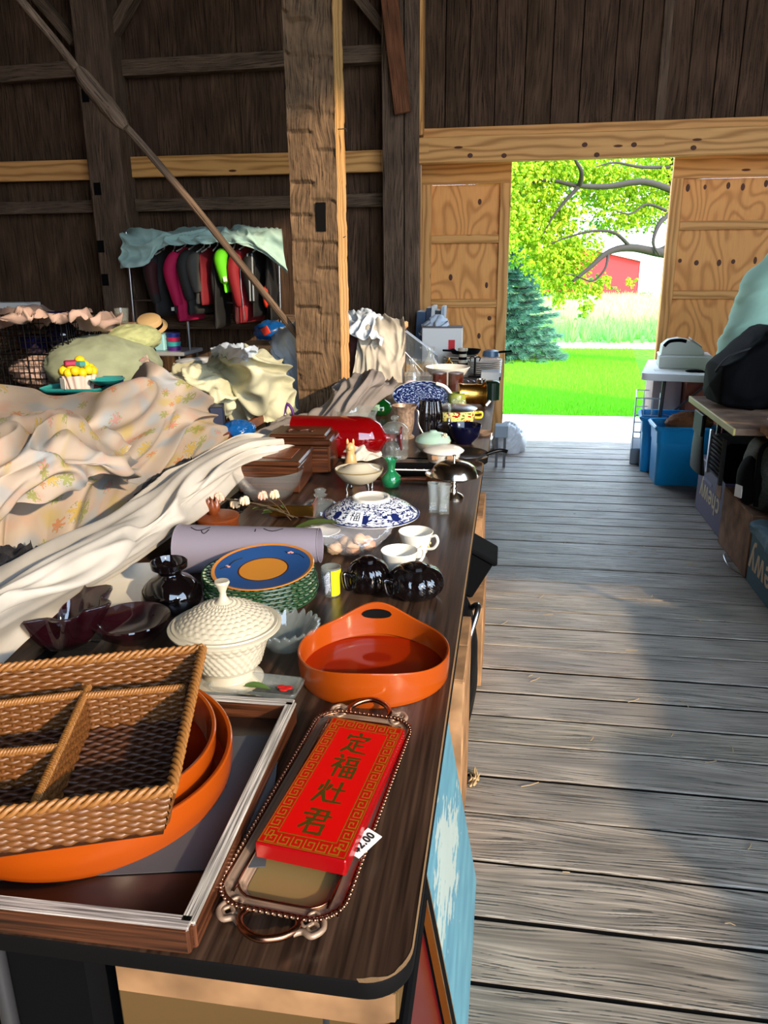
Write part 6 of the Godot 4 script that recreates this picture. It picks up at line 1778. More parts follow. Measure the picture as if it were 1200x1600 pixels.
	part("base", bx(Vector3(-0.1, 0.008, -0.05), Vector3(0.42, 0.012, 0.5)), M.walnut, cr)
	solo("dark_blue_box", "dark blue carton standing under the yellow linen beside the floral sheet", "box", bx(Vector3(0, 0.075, 0), Vector3(0.06, 0.15, 0.12), 0.004), mat("navy_card", Color(0.06, 0.10, 0.20), 0.5), Vector3(-1.310, 0.752, -3.360), 0.3)
	var bp := thing("blue_package", "shiny blue plastic package in the wooden crate under the yellow linen", "package", Vector3(-1.215, 0.790, -3.361), 0.2)
	part("wrapper", blob(Vector3.ZERO, Vector3(0.07, 0.04, 0.06), 0.2, 3.0, 9), mat("wrap_blue", Color(0.06, 0.30, 0.55), 0.15), bp)
	var cn := thing("black_candle", "small black candle stub standing on the wooden crate edge", "candle", Vector3(-1.214, 0.760, -3.842))
	part("wax", lt(V2([0.0, 0.0, 0.02, 0.0, 0.015, 0.07, 0.0, 0.072]), 14), M.black, cn)
	var rb := thing("purple_ribbon", "purple ribbon bow at the corner of the wooden crate", "ribbon", Vector3(-1.144, 0.780, -3.925))
	part("bow", tb(curve([Vector3(-0.03, 0.02, 0), Vector3(0.0, 0.035, 0), Vector3(0.025, 0.01, 0.0), Vector3(0.035, -0.04, 0)], 5), 0.008, 6), mat("purple", Color(0.28, 0.10, 0.42), 0.5), rb)
	part("tail", tb(curve([Vector3(-0.04, -0.05, 0), Vector3(-0.02, -0.02, 0), Vector3(0.0, 0.03, 0)], 5), 0.007, 6), M.purple, rb)
	# ---- back left: wire crate with blue glass
	var wc := thing("wire_crate", "tall black wire grid crate at the left edge on the back table", "crate", Vector3(-3.06, T, -4.87))
	var hw := 0.28
	var hh := 0.47
	var sides := [[Vector3(-hw, 0, 0.21), Vector3(hw, 0, 0.21)], [Vector3(hw, 0, 0.21), Vector3(hw, 0, -0.21)], [Vector3(-hw, 0, -0.21), Vector3(-hw, 0, 0.21)], [Vector3(hw, 0, -0.21), Vector3(-hw, 0, -0.21)]]
	for s in sides:
		var g := B.new()
		var n := 15
		for k in n + 1: g.tube([s[0].lerp(s[1], k / float(n)), s[0].lerp(s[1], k / float(n)) + Vector3(0, hh, 0)], 0.003 if k % 7 else 0.006, 4, false)
		for k in 13: g.tube([s[0] + Vector3(0, hh * k / 12.0, 0), s[1] + Vector3(0, hh * k / 12.0, 0)], 0.003 if k % 6 else 0.006, 4, false)
		part("grid_panel", g, M.black_metal, wc)
	vessel("blue_glass_jug", "deep blue glass jug inside the top of the black wire crate", "jug", Vector3(-2.95, T + 0.25, -4.88), [0.0, 0.0, 0.07, 0.0, 0.10, 0.05, 0.09, 0.14, 0.06, 0.18, 0.10, 0.24, 0.095, 0.24, 0.05, 0.18, 0.0, 0.02], M.cobalt_glass, "jug_body")
	vessel("blue_glass_bowl", "deep blue glass bowl inside the black wire crate", "bowl", Vector3(-3.14, T + 0.22, -4.86), [0.0, 0.0, 0.06, 0.0, 0.10, 0.05, 0.12, 0.12, 0.115, 0.12, 0.09, 0.05, 0.0, 0.015], M.cobalt_glass, "bowl")
	var lin := blob(Vector3(0, 0.1, 0), Vector3(0.24, 0.10, 0.18), 0.2, 3.0, 15)
	solo("folded_linen", "cream linen stuffed in the bottom of the black wire crate", "linen", lin, M.pink_cloth, Vector3(-3.06, T, -4.87))
	var pk := cloth([[Vector3(-3.474, 1.120, -4.603), Vector3(-3.266, 1.160, -4.841), Vector3(-2.896, 1.170, -4.765), Vector3(-2.724, 1.130, -4.929), Vector3(-2.631, 1.080, -5.142)], [Vector3(-3.458, 1.200, -4.602), Vector3(-3.001, 1.240, -4.461), Vector3(-2.801, 1.250, -4.554), Vector3(-2.580, 1.220, -4.607), Vector3(-2.694, 1.160, -5.238)], [Vector3(-4.378, 1.140, -5.831), Vector3(-3.922, 1.170, -5.832), Vector3(-3.698, 1.180, -6.013), Vector3(-3.458, 1.140, -6.179), Vector3(-3.414, 1.080, -6.641)]], 40, 80, 0.06, 3, 5, 71)
	solo("pink_linen", "dusty pink crumpled cloth heaped behind the wire crate along the wall", "linen", pk, M.pink_cloth)
	var bxs := thing("linen_carton", "carton under the dusty pink cloth on the back table", "carton", Vector3(-3.68, T, -5.93))
	part("carton_body", bx(Vector3(0, 0.165, 0), Vector3(1.2, 0.33, 0.72), 0.01), M.card_dark, bxs)
	solo("white_carton", "white carton at the left edge behind the pink cloth", "carton", bx(Vector3(0, 0.085, 0), Vector3(0.4, 0.17, 0.2), 0.005), M.paper, Vector3(-4.1, T + 0.33, -6.1))
	# silver bowls
	for q in [[Vector3(-2.73, T + 0.22, -5.35), 0.13, 0.14, "large shiny silver bowl in front of the pink cloth"], [Vector3(-2.93, T + 0.2, -5.2), 0.06, 0.16, "silver beaker left of the shiny silver bowl"], [Vector3(-3.05, T + 0.2, -5.2), 0.05, 0.14, "silver goblet leftmost of the silverware before the pink cloth"]]:
		var r: float = q[1]
		var h: float = q[2]
		vessel("silver_bowl", q[3], "silverware", q[0], [0.0, 0.0, r * 0.5, 0.0, r * 0.55, 0.01, r * 0.9, h * 0.4, r, h * 0.75, r * 0.8, h, r * 0.76, h, r * 0.93, h * 0.75, r * 0.5, 0.02, 0.0, 0.015], M.silver, "bowl")
	var sh := thing("display_box", "low dark box under the silverware on the back table", "box", Vector3(-2.85, T, -5.3))
	part("body", bx(Vector3(0, 0.1, 0), Vector3(0.56, 0.2, 0.36), 0.01), M.black, sh)
	vessel("crystal_vase", "sparkling crystal vase near the wall beside the rack post", "vase", Vector3(-3.16, T + 0.33, -6.15), [0.0, 0.0, 0.05, 0.0, 0.05, 0.02, 0.06, 0.12, 0.057, 0.12, 0.045, 0.02, 0.0, 0.012], M.thick_glass, "vase_body")
	# sage bag and green pillow
	solo("sage_duvet", "big sage-grey rounded duvet bag behind the floral heap", "duvet", blob(Vector3(0, 0.12, 0), Vector3(0.37, 0.20, 0.34), 0.05, 1.3, 81, -0.55, 40, 60), M.sage_cloth, Vector3(-2.66, T + 0.02, -4.85))
	solo("green_pillow", "pale green pillow resting on the sage duvet bag", "pillow", blob(Vector3.ZERO, Vector3(0.17, 0.09, 0.16), 0.10, 1.8, 82, -0.9, 30, 40), M.green_cloth, Vector3(-2.50, T + 0.31, -5.0), 0.4)
	# cupcake tin, teal trays
	var cc := thing("cupcake_box", "cupcake-shaped box with yellow frosting and a pink and teal bow behind the floral heap", "box", Vector3(-2.481, 0.830, -4.225), 0.2)
	cc.scale = Vector3(1, 1, 1)
	var cup := B.new()
	cup.surf(func(u: float, q: float):
		var r := (0.075 + 0.025 * u) * (1.0 + 0.05 * sin(q * TAU * 14.0))
		return Vector3(cos(q * TAU) * r, 0.085 * u, sin(q * TAU) * r), 5, 113, true, 1, 1, true)
	part("pleated_cup", cup, mat("cup_pink", Color(0.90, 0.80, 0.76), 0.5), cc)
	var fo := B.new()
	for k in 13:
		var an := TAU * k / 13.0
		fo.ell(Vector3(cos(an) * 0.085, 0.10 + 0.012 * (k % 2), sin(an) * 0.085), Vector3(0.026, 0.028, 0.026), 7, 9)
	for k in 6:
		var an := TAU * k / 6.0
		fo.ell(Vector3(cos(an) * 0.045, 0.135, sin(an) * 0.045), Vector3(0.026, 0.03, 0.026), 7, 9)
	fo.ell(Vector3(0.01, 0.165, -0.02), Vector3(0.03, 0.024, 0.03), 7, 9)
	part("frosting", fo, mat("frosting_yellow", Color(0.93, 0.78, 0.08), 0.5), cc)
	part("candy", bx(Vector3(-0.02, 0.155, 0.05), Vector3(0.07, 0.03, 0.05), 0.006, Basis(Vector3.UP, 0.5)), mat("candy_pink", Color(0.62, 0.12, 0.28), 0.4), cc)
	part("candy", bx(Vector3(0.035, 0.15, 0.055), Vector3(0.06, 0.03, 0.04), 0.006, Basis(Vector3.UP, -0.6)), mat("candy_teal", Color(0.30, 0.58, 0.56), 0.4), cc)
	part("label", bx(Vector3(-0.07, 0.04, 0.075), Vector3(0.06, 0.06, 0.004), 0.001, Basis(Vector3.UP, -0.8)), M.paper, cc)
	var tt := thing("teal_tray", "turquoise plastic tray under the cupcake-shaped box", "tray", Vector3(-2.528, 0.810, -4.253), 0.1)
	var ttb := B.new()
	loft(ttb, [[0.02, 0.02, 0.005, 0.008], [0.34, 0.2, 0.05, 0.008], [0.37, 0.23, 0.06, 0.03], [0.375, 0.235, 0.06, 0.03], [0.35, 0.21, 0.05, 0.0], [0.02, 0.02, 0.005, 0.0]])
	part("tray_body", ttb, mat("turquoise", Color(0.18, 0.60, 0.60), 0.3), tt)
	vessel("teal_bowl", "turquoise oval dish beside the cupcake-shaped box", "dish", Vector3(-2.300, 0.860, -4.217), [0.0, 0.0, 0.06, 0.0, 0.1, 0.03, 0.098, 0.032, 0.055, 0.008, 0.0, 0.008], M.turquoise, "dish")
	solo("blue_box", "small royal blue box under the turquoise oval dish", "box", bx(Vector3(0, 0.04, 0), Vector3(0.12, 0.08, 0.08), 0.004), mat("royal_blue", Color(0.06, 0.14, 0.42), 0.5), Vector3(-2.363, 0.800, -4.385), 0.2)
	solo("red_box", "small red box end poking out beside the turquoise tray", "box", bx(Vector3(0, 0.03, 0), Vector3(0.08, 0.06, 0.1), 0.006), mat("box_red", Color(0.66, 0.05, 0.09), 0.4), Vector3(-2.431, 0.790, -4.293), 0.5)
	# grey tub, white boxes, shelf table with hat
	vessel("grey_tub", "grey plastic dish tub behind the yellow linen", "tub", Vector3(-2.12, T, -5.30), [0.0, 0.0, 0.17, 0.0, 0.2, 0.12, 0.215, 0.13, 0.212, 0.136, 0.19, 0.128, 0.16, 0.01, 0.0, 0.01], mat("tub_grey", Color(0.58, 0.59, 0.60), 0.4), "tub_body", 44)
	var tst := thing("tub_table", "small dark stand under the grey plastic tub", "stand", Vector3(-2.12, 0, -5.25))
	part("tabletop", bx(Vector3(0, T - 0.02, 0), Vector3(0.64, 0.03, 0.9), 0.005), M.laminate, tst)
	for s in [-1.0, 1.0]: part("leg", bx(Vector3(0.28 * s, T * 0.5 - 0.02, 0), Vector3(0.04, T - 0.03, 0.6)), M.grey_metal, tst)
	for k in 3:
		solo("white_carton", ["small white box, left of the three between the grey tub and the yellow linen", "small white box, middle of the three between the grey tub and the yellow linen", "small white box tilted against the yellow linen"][k], "box", bx(Vector3(0, 0.03, 0), Vector3(0.12, 0.06, 0.10), 0.004, Basis(Vector3.BACK, 0.2 * (k - 1))), M.white if k != 1 else M.grey_carton_card, Vector3(-2.02 + 0.11 * k, T + 0.015, -4.92 - 0.06 * k), 0.4 * k)
	var sht := thing("hat_stand", "small grey folding table with chrome legs below the clothes rack", "table", Vector3(-2.75, 0, -6.0))
	part("tabletop", bx(Vector3(0, 0.86, 0), Vector3(0.5, 0.03, 0.4), 0.006), M.tub_grey, sht)
	for q in [[0.2, 0.18], [-0.2, 0.18], [0.2, -0.18], [-0.2, -0.18]]: part("leg", tb([Vector3(q[0], 0.85, q[1]), Vector3(q[0] * 1.1, 0.0, q[1] * 1.1)], 0.012, 8), M.steel, sht)
	var box2 := thing("aqua_box", "pale aqua storage box on the small grey table", "box", Vector3(-2.82, 0.875, -5.98))
	part("body", bx(Vector3(0, 0.065, 0), Vector3(0.26, 0.13, 0.2), 0.01), mat("aqua_plastic", Color(0.55, 0.74, 0.76), 0.4), box2)
	var hat := thing("straw_hat", "round cream straw hat with a dark band on the aqua box", "hat", Vector3(-2.84, 1.005, -5.98), 0.2)
	hat.rotation.x = 0.5
	hat.position.y += 0.055
	part("crown", lt(V2([0.1, 0.0, 0.095, 0.06, 0.085, 0.07, 0.0, 0.075]), 28), mat("straw", Color(0.72, 0.60, 0.42), 0.7), hat)
	part("band", lt(V2([0.1, 0.005, 0.102, 0.006, 0.099, 0.03, 0.097, 0.03]), 28), M.black, hat)
	part("brim", lt(V2([0.09, 0.0, 0.135, -0.008, 0.137, -0.004, 0.1, 0.006]), 28), M.straw, hat)
	var cups := thing("stacked_cups", "stack of coloured striped cups beside the straw hat", "cups", Vector3(-2.64, 0.875, -5.95))
	for k in 4: part("cup", lt(V2([0.0, 0.035 * k, 0.05, 0.035 * k, 0.056, 0.035 * k + 0.03, 0.05, 0.035 * k + 0.034, 0.0, 0.035 * k + 0.034]), 20), [M.purple, M.turquoise, M.candy_pink, M.royal_blue][k], cups)
	var bar := thing("chrome_pepper_mill", "slim chrome stand rod with beads beside the striped cups", "stand", Vector3(-2.53, 0.875, -6.0))
	part("rod", tb([Vector3(0, 0, 0), Vector3(0, 0.22, 0)], 0.012, 8), M.steel, bar)
	# ---- clothes rack
	var rk := thing("clothes_rack", "chrome clothes rack standing against the dark end wall", "rack", Vector3(0, 0, 0))
	for q in [[-3.27, "l"], [-1.93, "r"]]:
		part("upright", tb([Vector3(q[0] - 0.03, 0.05, -6.6), Vector3(q[0], 1.80, -6.6)], 0.016, 8), M.steel, rk)
		part("foot", tb([Vector3(q[0] - 0.03, 0.03, -6.85), Vector3(q[0] - 0.03, 0.03, -6.3)], 0.018, 8), M.steel, rk)
	part("hanging_rail", tb([Vector3(-3.27, 1.775, -6.6), Vector3(-1.93, 1.735, -6.6)], 0.013, 8), M.steel, rk)
	part("lower_rail", tb([Vector3(-3.29, 1.24, -6.6), Vector3(-1.95, 1.2, -6.6)], 0.009, 8), M.steel, rk)
	var cv := cloth([
		[Vector3(-3.421, 1.807, -6.860), Vector3(-3.166, 1.825, -6.860), Vector3(-2.780, 1.819, -6.860), Vector3(-2.516, 1.815, -6.860), Vector3(-2.399, 1.834, -6.860), Vector3(-2.198, 1.810, -6.860), Vector3(-1.982, 1.796, -6.860)],
		[Vector3(-3.235, 1.779, -6.450), Vector3(-2.964, 1.794, -6.420), Vector3(-2.602, 1.788, -6.420), Vector3(-2.356, 1.785, -6.420), Vector3(-2.245, 1.803, -6.420), Vector3(-2.058, 1.780, -6.420), Vector3(-1.853, 1.759, -6.450)],
		[Vector3(-3.225, 1.656, -6.380), Vector3(-2.968, 1.676, -6.320), Vector3(-2.786, 1.728, -6.320), Vector3(-2.512, 1.734, -6.320), Vector3(-2.231, 1.740, -6.320), Vector3(-2.030, 1.699, -6.320), Vector3(-1.824, 1.629, -6.380)],
		[Vector3(-3.245, 1.504, -6.360), Vector3(-2.998, 1.522, -6.300), Vector3(-2.839, 1.660, -6.300), Vector3(-2.508, 1.680, -6.300), Vector3(-2.227, 1.686, -6.300), Vector3(-1.986, 1.620, -6.300), Vector3(-1.794, 1.457, -6.360)]], 60, 130, 0.035, 2.0, 7.0, 91, 1.0, 2.0)
	solo("rack_cover", "pale aqua sheet draped over the top of the clothes rack", "sheet", cv, M.aqua_cloth)
	var cl := {"maroon": Color(0.22, 0.03, 0.06), "charcoal": Color(0.12, 0.12, 0.12), "jet": Color(0.03, 0.03, 0.035), "hot": Color(0.75, 0.04, 0.30), "dgrey": Color(0.15, 0.15, 0.14), "plaid": Color(0.30, 0.29, 0.27), "red": Color(0.42, 0.02, 0.08), "lime": Color(0.38, 0.80, 0.05), "wine": Color(0.28, 0.02, 0.05), "crim": Color(0.50, 0.04, 0.09)}
	for k in cl:
		mat("cloth_" + k, cl[k], 0.75)
	var gs := [
		[Vector3(-3.018, 1.631, -6.600), 0.50, 0.028, "maroon", "maroon garment, leftmost on the clothes rack", true],
		[Vector3(-2.936, 1.646, -6.600), 0.54, 0.05, "charcoal", "charcoal jacket with a full sleeve, left of the black garment with a white tag", true],
		[Vector3(-2.843, 1.655, -6.600), 0.52, 0.04, "jet", "black garment with a white tag, just left of the hot pink dress", false],
		[Vector3(-2.744, 1.670, -6.600), 0.60, 0.07, "hot", "hot pink dress hanging on the clothes rack", true],
		[Vector3(-2.640, 1.684, -6.600), 0.56, 0.05, "dgrey", "dark grey coat right of the hot pink dress", true],
		[Vector3(-2.579, 1.662, -6.600), 0.45, 0.03, "plaid", "grey plaid shirt hanging behind the white hangers", true],
		[Vector3(-2.528, 1.662, -6.600), 0.46, 0.025, "red", "dark red garment right of the grey plaid shirt", false],
		[Vector3(-2.459, 1.671, -6.600), 0.66, 0.045, "jet", "long black garment left of the lime green one", false],
		[Vector3(-2.385, 1.681, -6.600), 0.38, 0.04, "lime", "lime green garment, brightest on the clothes rack", true],
		[Vector3(-2.300, 1.690, -6.600), 0.64, 0.05, "wine", "shiny wine red dress right of the lime green garment", false],
		[Vector3(-2.195, 1.678, -6.600), 0.62, 0.055, "crim", "crimson jacket with a zip hanging behind the slanting pole", true],
		[Vector3(-2.096, 1.657, -6.600), 0.55, 0.04, "jet", "black garment with grey stripes right of the crimson jacket", true],
		[Vector3(-2.002, 1.645, -6.600), 0.58, 0.045, "jet", "black and red garment, rightmost on the clothes rack", false]]
	for k in gs.size():
		var q: Array = gs[k]
		var g := garment(q[4], q[0], q[1], q[2], 0.17, M["cloth_" + q[3]], 100 + k, q[5])
		if k == 2: part("white_tag", bx(Vector3(0.0, -0.17, 0.19), Vector3(0.04, 0.04, 0.004), 0, Basis(Vector3.BACK, 0.7)), M.paper, g)
		if k == 8: part("white_patch", bx(Vector3(0.01, -0.27, 0.235), Vector3(0.03, 0.04, 0.004), 0, Basis(Vector3.BACK, 0.2)), M.paper, g)
		if k == 3: part("white_tag", bx(Vector3(-0.05, -0.50, 0.185), Vector3(0.035, 0.03, 0.004)), M.paper, g)
		if k == 11:
			for s in 2: part("grey_stripe", tb(curve([Vector3(-0.02 + 0.04 * s, -0.05, 0.2), Vector3(0.03 * s, -0.25, 0.235), Vector3(-0.01 + 0.03 * s, -0.42, 0.22)], 5), 0.008, 6), M.grey_carton_card, g)
		if k == 12: part("red_panel", blob(Vector3(-0.03, -0.38, 0.12), Vector3(0.03, 0.09, 0.08), 0.1, 2.0, 3, -1.0, 12, 16), M.print_red, g)
		if k == 10: part("zip", tb([Vector3(0.02, -0.08, 0.17), Vector3(0.04, -0.35, 0.205), Vector3(0.05, -0.6, 0.195)], 0.005, 5), M.steel, g)


# ---- bodies as one skin: tapered capsules joined by a smooth minimum, meshed by surface nets
func skin(bones: Array, cell: float, soft: float) -> B:
	var lo := Vector3(1e9, 1e9, 1e9)
	var hi := -lo
	for b in bones:
		for q in [[b[0], b[2]], [b[1], b[3]]]:
			lo = lo.min(q[0] - Vector3.ONE * (q[1] + cell * 3))
			hi = hi.max(q[0] + Vector3.ONE * (q[1] + cell * 3))
	var n := Vector3i(((hi - lo) / cell).ceil()) + Vector3i.ONE
	var f := PackedFloat32Array()
	f.resize(n.x * n.y * n.z)
	f.fill(1.0)
	for b in bones:
		var a: Vector3 = b[0]
		var d: Vector3 = b[1] - a
		var dd := d.length_squared()
		var reach: float = maxf(b[2], b[3]) + soft + cell * 2.5
		var l := Vector3i(((a.min(b[1]) - Vector3.ONE * reach - lo) / cell).floor()).clamp(Vector3i.ZERO, n - Vector3i.ONE)
		var h := Vector3i(((a.max(b[1]) + Vector3.ONE * reach - lo) / cell).ceil()).clamp(Vector3i.ZERO, n - Vector3i.ONE)
		var flat: float = b[4] if b.size() > 4 else 1.0
		for x in range(l.x, h.x + 1):
			for y in range(l.y, h.y + 1):
				for z in range(l.z, h.z + 1):
					var p := lo + Vector3(x, y, z) * cell
					var t := clampf((p - a).dot(d) / dd, 0.0, 1.0) if dd > 1e-9 else 0.0
					var e := p - a - d * t
					e.z /= flat
					var v: float = e.length() - lerpf(b[2], b[3], t)
					var k := (x * n.y + y) * n.z + z
					var hh := maxf(soft - absf(f[k] - v), 0.0) / soft
					f[k] = minf(f[k], v) - hh * hh * soft * 0.25
	var o := B.new()
	var idx := {}
	var st := [n.y * n.z, n.z, 1]
	for x in n.x - 1:
		for y in n.y - 1:
			for z in n.z - 1:
				var k := (x * n.y + y) * n.z + z
				var m := 0
				var sum := Vector3.ZERO
				var c := 0
				for q in 8:
					if f[k + (q & 1) * st[0] + ((q >> 1) & 1) * st[1] + (q >> 2)] < 0.0: m += 1
				if m == 0 or m == 8: continue
				for q in [[0, 1], [2, 3], [4, 5], [6, 7], [0, 2], [1, 3], [4, 6], [5, 7], [0, 4], [1, 5], [2, 6], [3, 7]]:
					var pa := Vector3(q[0] & 1, (q[0] >> 1) & 1, q[0] >> 2)
					var pb := Vector3(q[1] & 1, (q[1] >> 1) & 1, q[1] >> 2)
					var va := f[k + int(pa.x) * st[0] + int(pa.y) * st[1] + int(pa.z)]
					var vb := f[k + int(pb.x) * st[0] + int(pb.y) * st[1] + int(pb.z)]
					if (va < 0.0) != (vb < 0.0):
						sum += pa.lerp(pb, va / (va - vb))
						c += 1
				var g := Vector3(f[k + st[0]] - f[k], f[k + st[1]] - f[k], f[k + 1] - f[k])
				idx[k] = o.vert(lo + (Vector3(x, y, z) + sum / c) * cell, g, Vector2(x, y) * cell)
	for k in idx:
		for ax in 3:
			var b1: int = st[(ax + 1) % 3]
			var b2: int = st[(ax + 2) % 3]
			var e: int = k + st[ax]
			if e >= f.size() or (f[k] < 0.0) == (f[e] < 0.0): continue
			if not (idx.has(k - b1) and idx.has(k - b2) and idx.has(k - b1 - b2)): continue
			var q := [idx[k - b1 - b2], idx[k - b2], idx[k], idx[k - b1]]
			if f[k] < 0.0: o.ix.append_array([q[0], q[2], q[1], q[0], q[3], q[2]])
			else: o.ix.append_array([q[0], q[1], q[2], q[0], q[2], q[3]])
	# smooth normals from the faces
	var acc := PackedVector3Array()
	acc.resize(o.v.size())
	for t in range(0, o.ix.size(), 3):
		var nn := (o.v[o.ix[t + 2]] - o.v[o.ix[t]]).cross(o.v[o.ix[t + 1]] - o.v[o.ix[t]])
		for j in 3: acc[o.ix[t + j]] += nn
	for k in acc.size(): o.n[k] = acc[k].normalized()
	return o

func carton(called: String, label: String, x0: float, x1: float, z0: float, z1: float, y0: float, h: float, m: Material, lean := 0.0) -> Node3D:
	var c := thing(called, label, "box", Vector3(x0, y0, (z0 + z1) * 0.5), lean)
	var w := x1 - x0
	var d := z1 - z0
	part("body", bx(Vector3(w * 0.5, h * 0.5 - 0.003, 0), Vector3(w, h - 0.006, d), 0.004), m, c)
	for s in [-1.0, 1.0]:
		part("flap", bx(Vector3(w * 0.5, h - 0.003, s * d * 0.25), Vector3(w - 0.004, 0.006, d * 0.5 - 0.004), 0.001), m, c)
	return c

func build_right() -> void:
	# ---- white folding table with the cash box and machine
	var tb0 := thing("white_folding_table", "white plastic folding table by the right sliding door", "table", Vector3(1.62, 0, -6.22), -0.21)
	var s0 := B.new()
	s0.slab(rrect(1.16, 0.92, 0.05, 8), T - 0.05, T)
	part("tabletop", s0, M.white, tb0)
	for q in [[-0.42, 0.30], [-0.42, -0.30], [0.42, 0.30], [0.42, -0.30]]:
		part("leg", tb([Vector3(q[0], T - 0.05, q[1]), Vector3(q[0] * 1.04, 0.0, q[1] * 1.1)], 0.014, 8), M.grey_metal, tb0)
	for s in [-1.0, 1.0]:
		part("brace", tb([Vector3(0.42 * s, 0.32, 0.30), Vector3(0.42 * s, 0.32, -0.30)], 0.01, 6), M.grey_metal, tb0)
		part("strut", tb([Vector3(0.42 * s, 0.32, 0.0), Vector3(0.05 * s, T - 0.06, 0.0)], 0.009, 6), M.grey_metal, tb0)
	var wbx := thing("white_carton", "flat white carton under the adding machine on the white folding table", "carton", Vector3(1.325, T, -6.30), -0.1)
	part("body", bx(Vector3(0, 0.05, 0), Vector3(0.37, 0.10, 0.26), 0.006), mat("putty", Color(0.78, 0.78, 0.73), 0.5), wbx)
	part("lid_edge", bx(Vector3(0, 0.092, 0), Vector3(0.378, 0.018, 0.268), 0.006), M.white, wbx)
	var ma := thing("adding_machine", "white and grey adding machine with a dark curved paper slot on the flat carton", "machine", Vector3(1.29, T + 0.102, -6.30), -0.1)
	var mb := B.new()
	var prof := PackedVector2Array([Vector2(-0.14, 0), Vector2(0.16, 0), Vector2(0.165, 0.03), Vector2(0.12, 0.07), Vector2(0.06, 0.10), Vector2(-0.02, 0.115), Vector2(-0.09, 0.10), Vector2(-0.135, 0.06)])
	mb.xf = Transform3D(Basis(Vector3.RIGHT, PI / 2), Vector3.ZERO)
	mb.slab(PackedVector2Array(Array(prof).map(func(q): return Vector2(q.x, q.y))), -0.11, 0.11)
	part("casing", mb, M.putty, ma)
	part("dark_slot", tb(curve([Vector3(-0.125, 0.062, 0.112), Vector3(-0.09, 0.098, 0.112), Vector3(-0.02, 0.108, 0.112), Vector3(0.03, 0.10, 0.112)], 5), 0.013, 8), M.black, ma)
	part("key_panel", bx(Vector3(0.105, 0.085, 0), Vector3(0.10, 0.008, 0.19), 0.002, Basis(Vector3.BACK, -0.62)), M.grey_carton_card, ma)
	for i in 4:
		for j in 5:
			part("key", bx(Vector3(0.075 + 0.021 * i, 0.108 - 0.0148 * i, -0.07 + 0.035 * j), Vector3(0.014, 0.008, 0.022), 0.002, Basis(Vector3.BACK, -0.62)), M.paper, ma)
	solo("paper_sheet", "loose sheet of paper in front of the adding machine", "paper", bx(Vector3(0, 0.001, 0), Vector3(0.25, 0.002, 0.1)), M.paper, Vector3(1.20, T, -6.06), -0.1)
	solo("black_pen", "black pen lying on the white folding table right of the paper", "pen", tb([Vector3(-0.06, 0.006, 0), Vector3(0.06, 0.006, 0.01)], 0.006, 7), M.black, Vector3(1.42, T, -5.96))
	solo("black_glasses", "dark folded glasses case on the white folding table", "case", blob(Vector3(0, 0.009, 0), Vector3(0.07, 0.01, 0.025), 0.0, 1.0, 2, -1, 8, 14), M.black, Vector3(1.345, T, -5.99), 0.2)
	# ---- crate and boxes under the white table
	var wc := thing("wire_basket", "grey-white wire basket by the doorway left of the blue tote", "basket", Vector3(1.10, 0, -6.35), -0.15)
	for sd in [[Vector3(-0.09, 0.12, 0.2), Vector3(-0.09, 0.12, -0.22)], [Vector3(-0.09, 0.12, 0.2), Vector3(0.09, 0.12, 0.2)], [Vector3(0.09, 0.12, 0.2), Vector3(0.09, 0.12, -0.22)], [Vector3(-0.09, 0.12, -0.22), Vector3(0.09, 0.12, -0.22)]]:
		var g := B.new()
		var m := 6 if absf(sd[0].x - sd[1].x) < 0.01 else 3
		for k in m + 1: g.tube([sd[0].lerp(sd[1], k / float(m)), sd[0].lerp(sd[1], k / float(m)) + Vector3(0, 0.40, 0)], 0.005, 5)
		for k in 4: g.tube([sd[0] + Vector3(0, 0.133 * k, 0), sd[1] + Vector3(0, 0.133 * k, 0)], 0.006, 5)
		part("wire_side", g, M.white, wc)
	part("stand", bx(Vector3(0, 0.06, -0.01), Vector3(0.2, 0.12, 0.44), 0.005), M.grey_carton_card, wc)
	carton("pink_carton", "pale pink-grey carton under the white folding table behind the wire basket", 1.14, 1.36, -6.75, -6.42, 0.0, 0.62, mat("pinkish_card", Color(0.72, 0.62, 0.58), 0.8))
	carton("terracotta_carton", "rust-coloured carton under the white folding table behind the blue totes", 1.37, 1.75, -6.7, -6.3, 0.0, 0.62, mat("rust_card", Color(0.52, 0.28, 0.20), 0.8))
	# ---- blue totes
	for k in 2:
		var t := thing("blue_tote", ["front blue plastic tote holding a brown straw bundle", "second blue plastic tote half hidden behind the front one"][k], "tote", [Vector3(1.235, 0.0, -5.68), Vector3(1.255, 0.0, -6.04)][k], [0.0, -0.12][k], "blue plastic totes")
		if k == 1: t.position.x = 1.21
		var b := B.new()
		var w := 0.35 if k == 0 else 0.36
		var d := 0.27
		loft(b, [[0.02, 0.02, 0.01, 0.006], [w - 0.02, d - 0.02, 0.03, 0.006], [w + 0.02, d + 0.02, 0.035, 0.42], [w + 0.06, d + 0.06, 0.04, 0.425], [w + 0.06, d + 0.06, 0.04, 0.39], [w + 0.035, d + 0.035, 0.038, 0.39], [w + 0.025, d + 0.025, 0.038, 0.30], [w + 0.015, d + 0.015, 0.036, 0.295], [w, d, 0.03, 0.0], [0.02, 0.02, 0.01, 0.0]])
		part("tub", b, mat("tote_blue", Color(0.04, 0.62, 0.90), 0.35) if k == 0 else M.tote_blue, t)
		part("rim", tb(curve(Array(rrect(w + 0.062, d + 0.062, 0.04, 3)).map(func(q): return Vector3(q.x, 0.41, -q.y)), 2, true), 0.009, 6), M.tote_blue, t)
	var sb := blob(Vector3(0, 0, 0), Vector3(0.155, 0.085, 0.12), 0.10, 5.0, 33)
	var str := thing("straw_bundle", "brown straw bundle heaped in the front blue tote", "straw", Vector3(1.285, 0.41, -5.70))
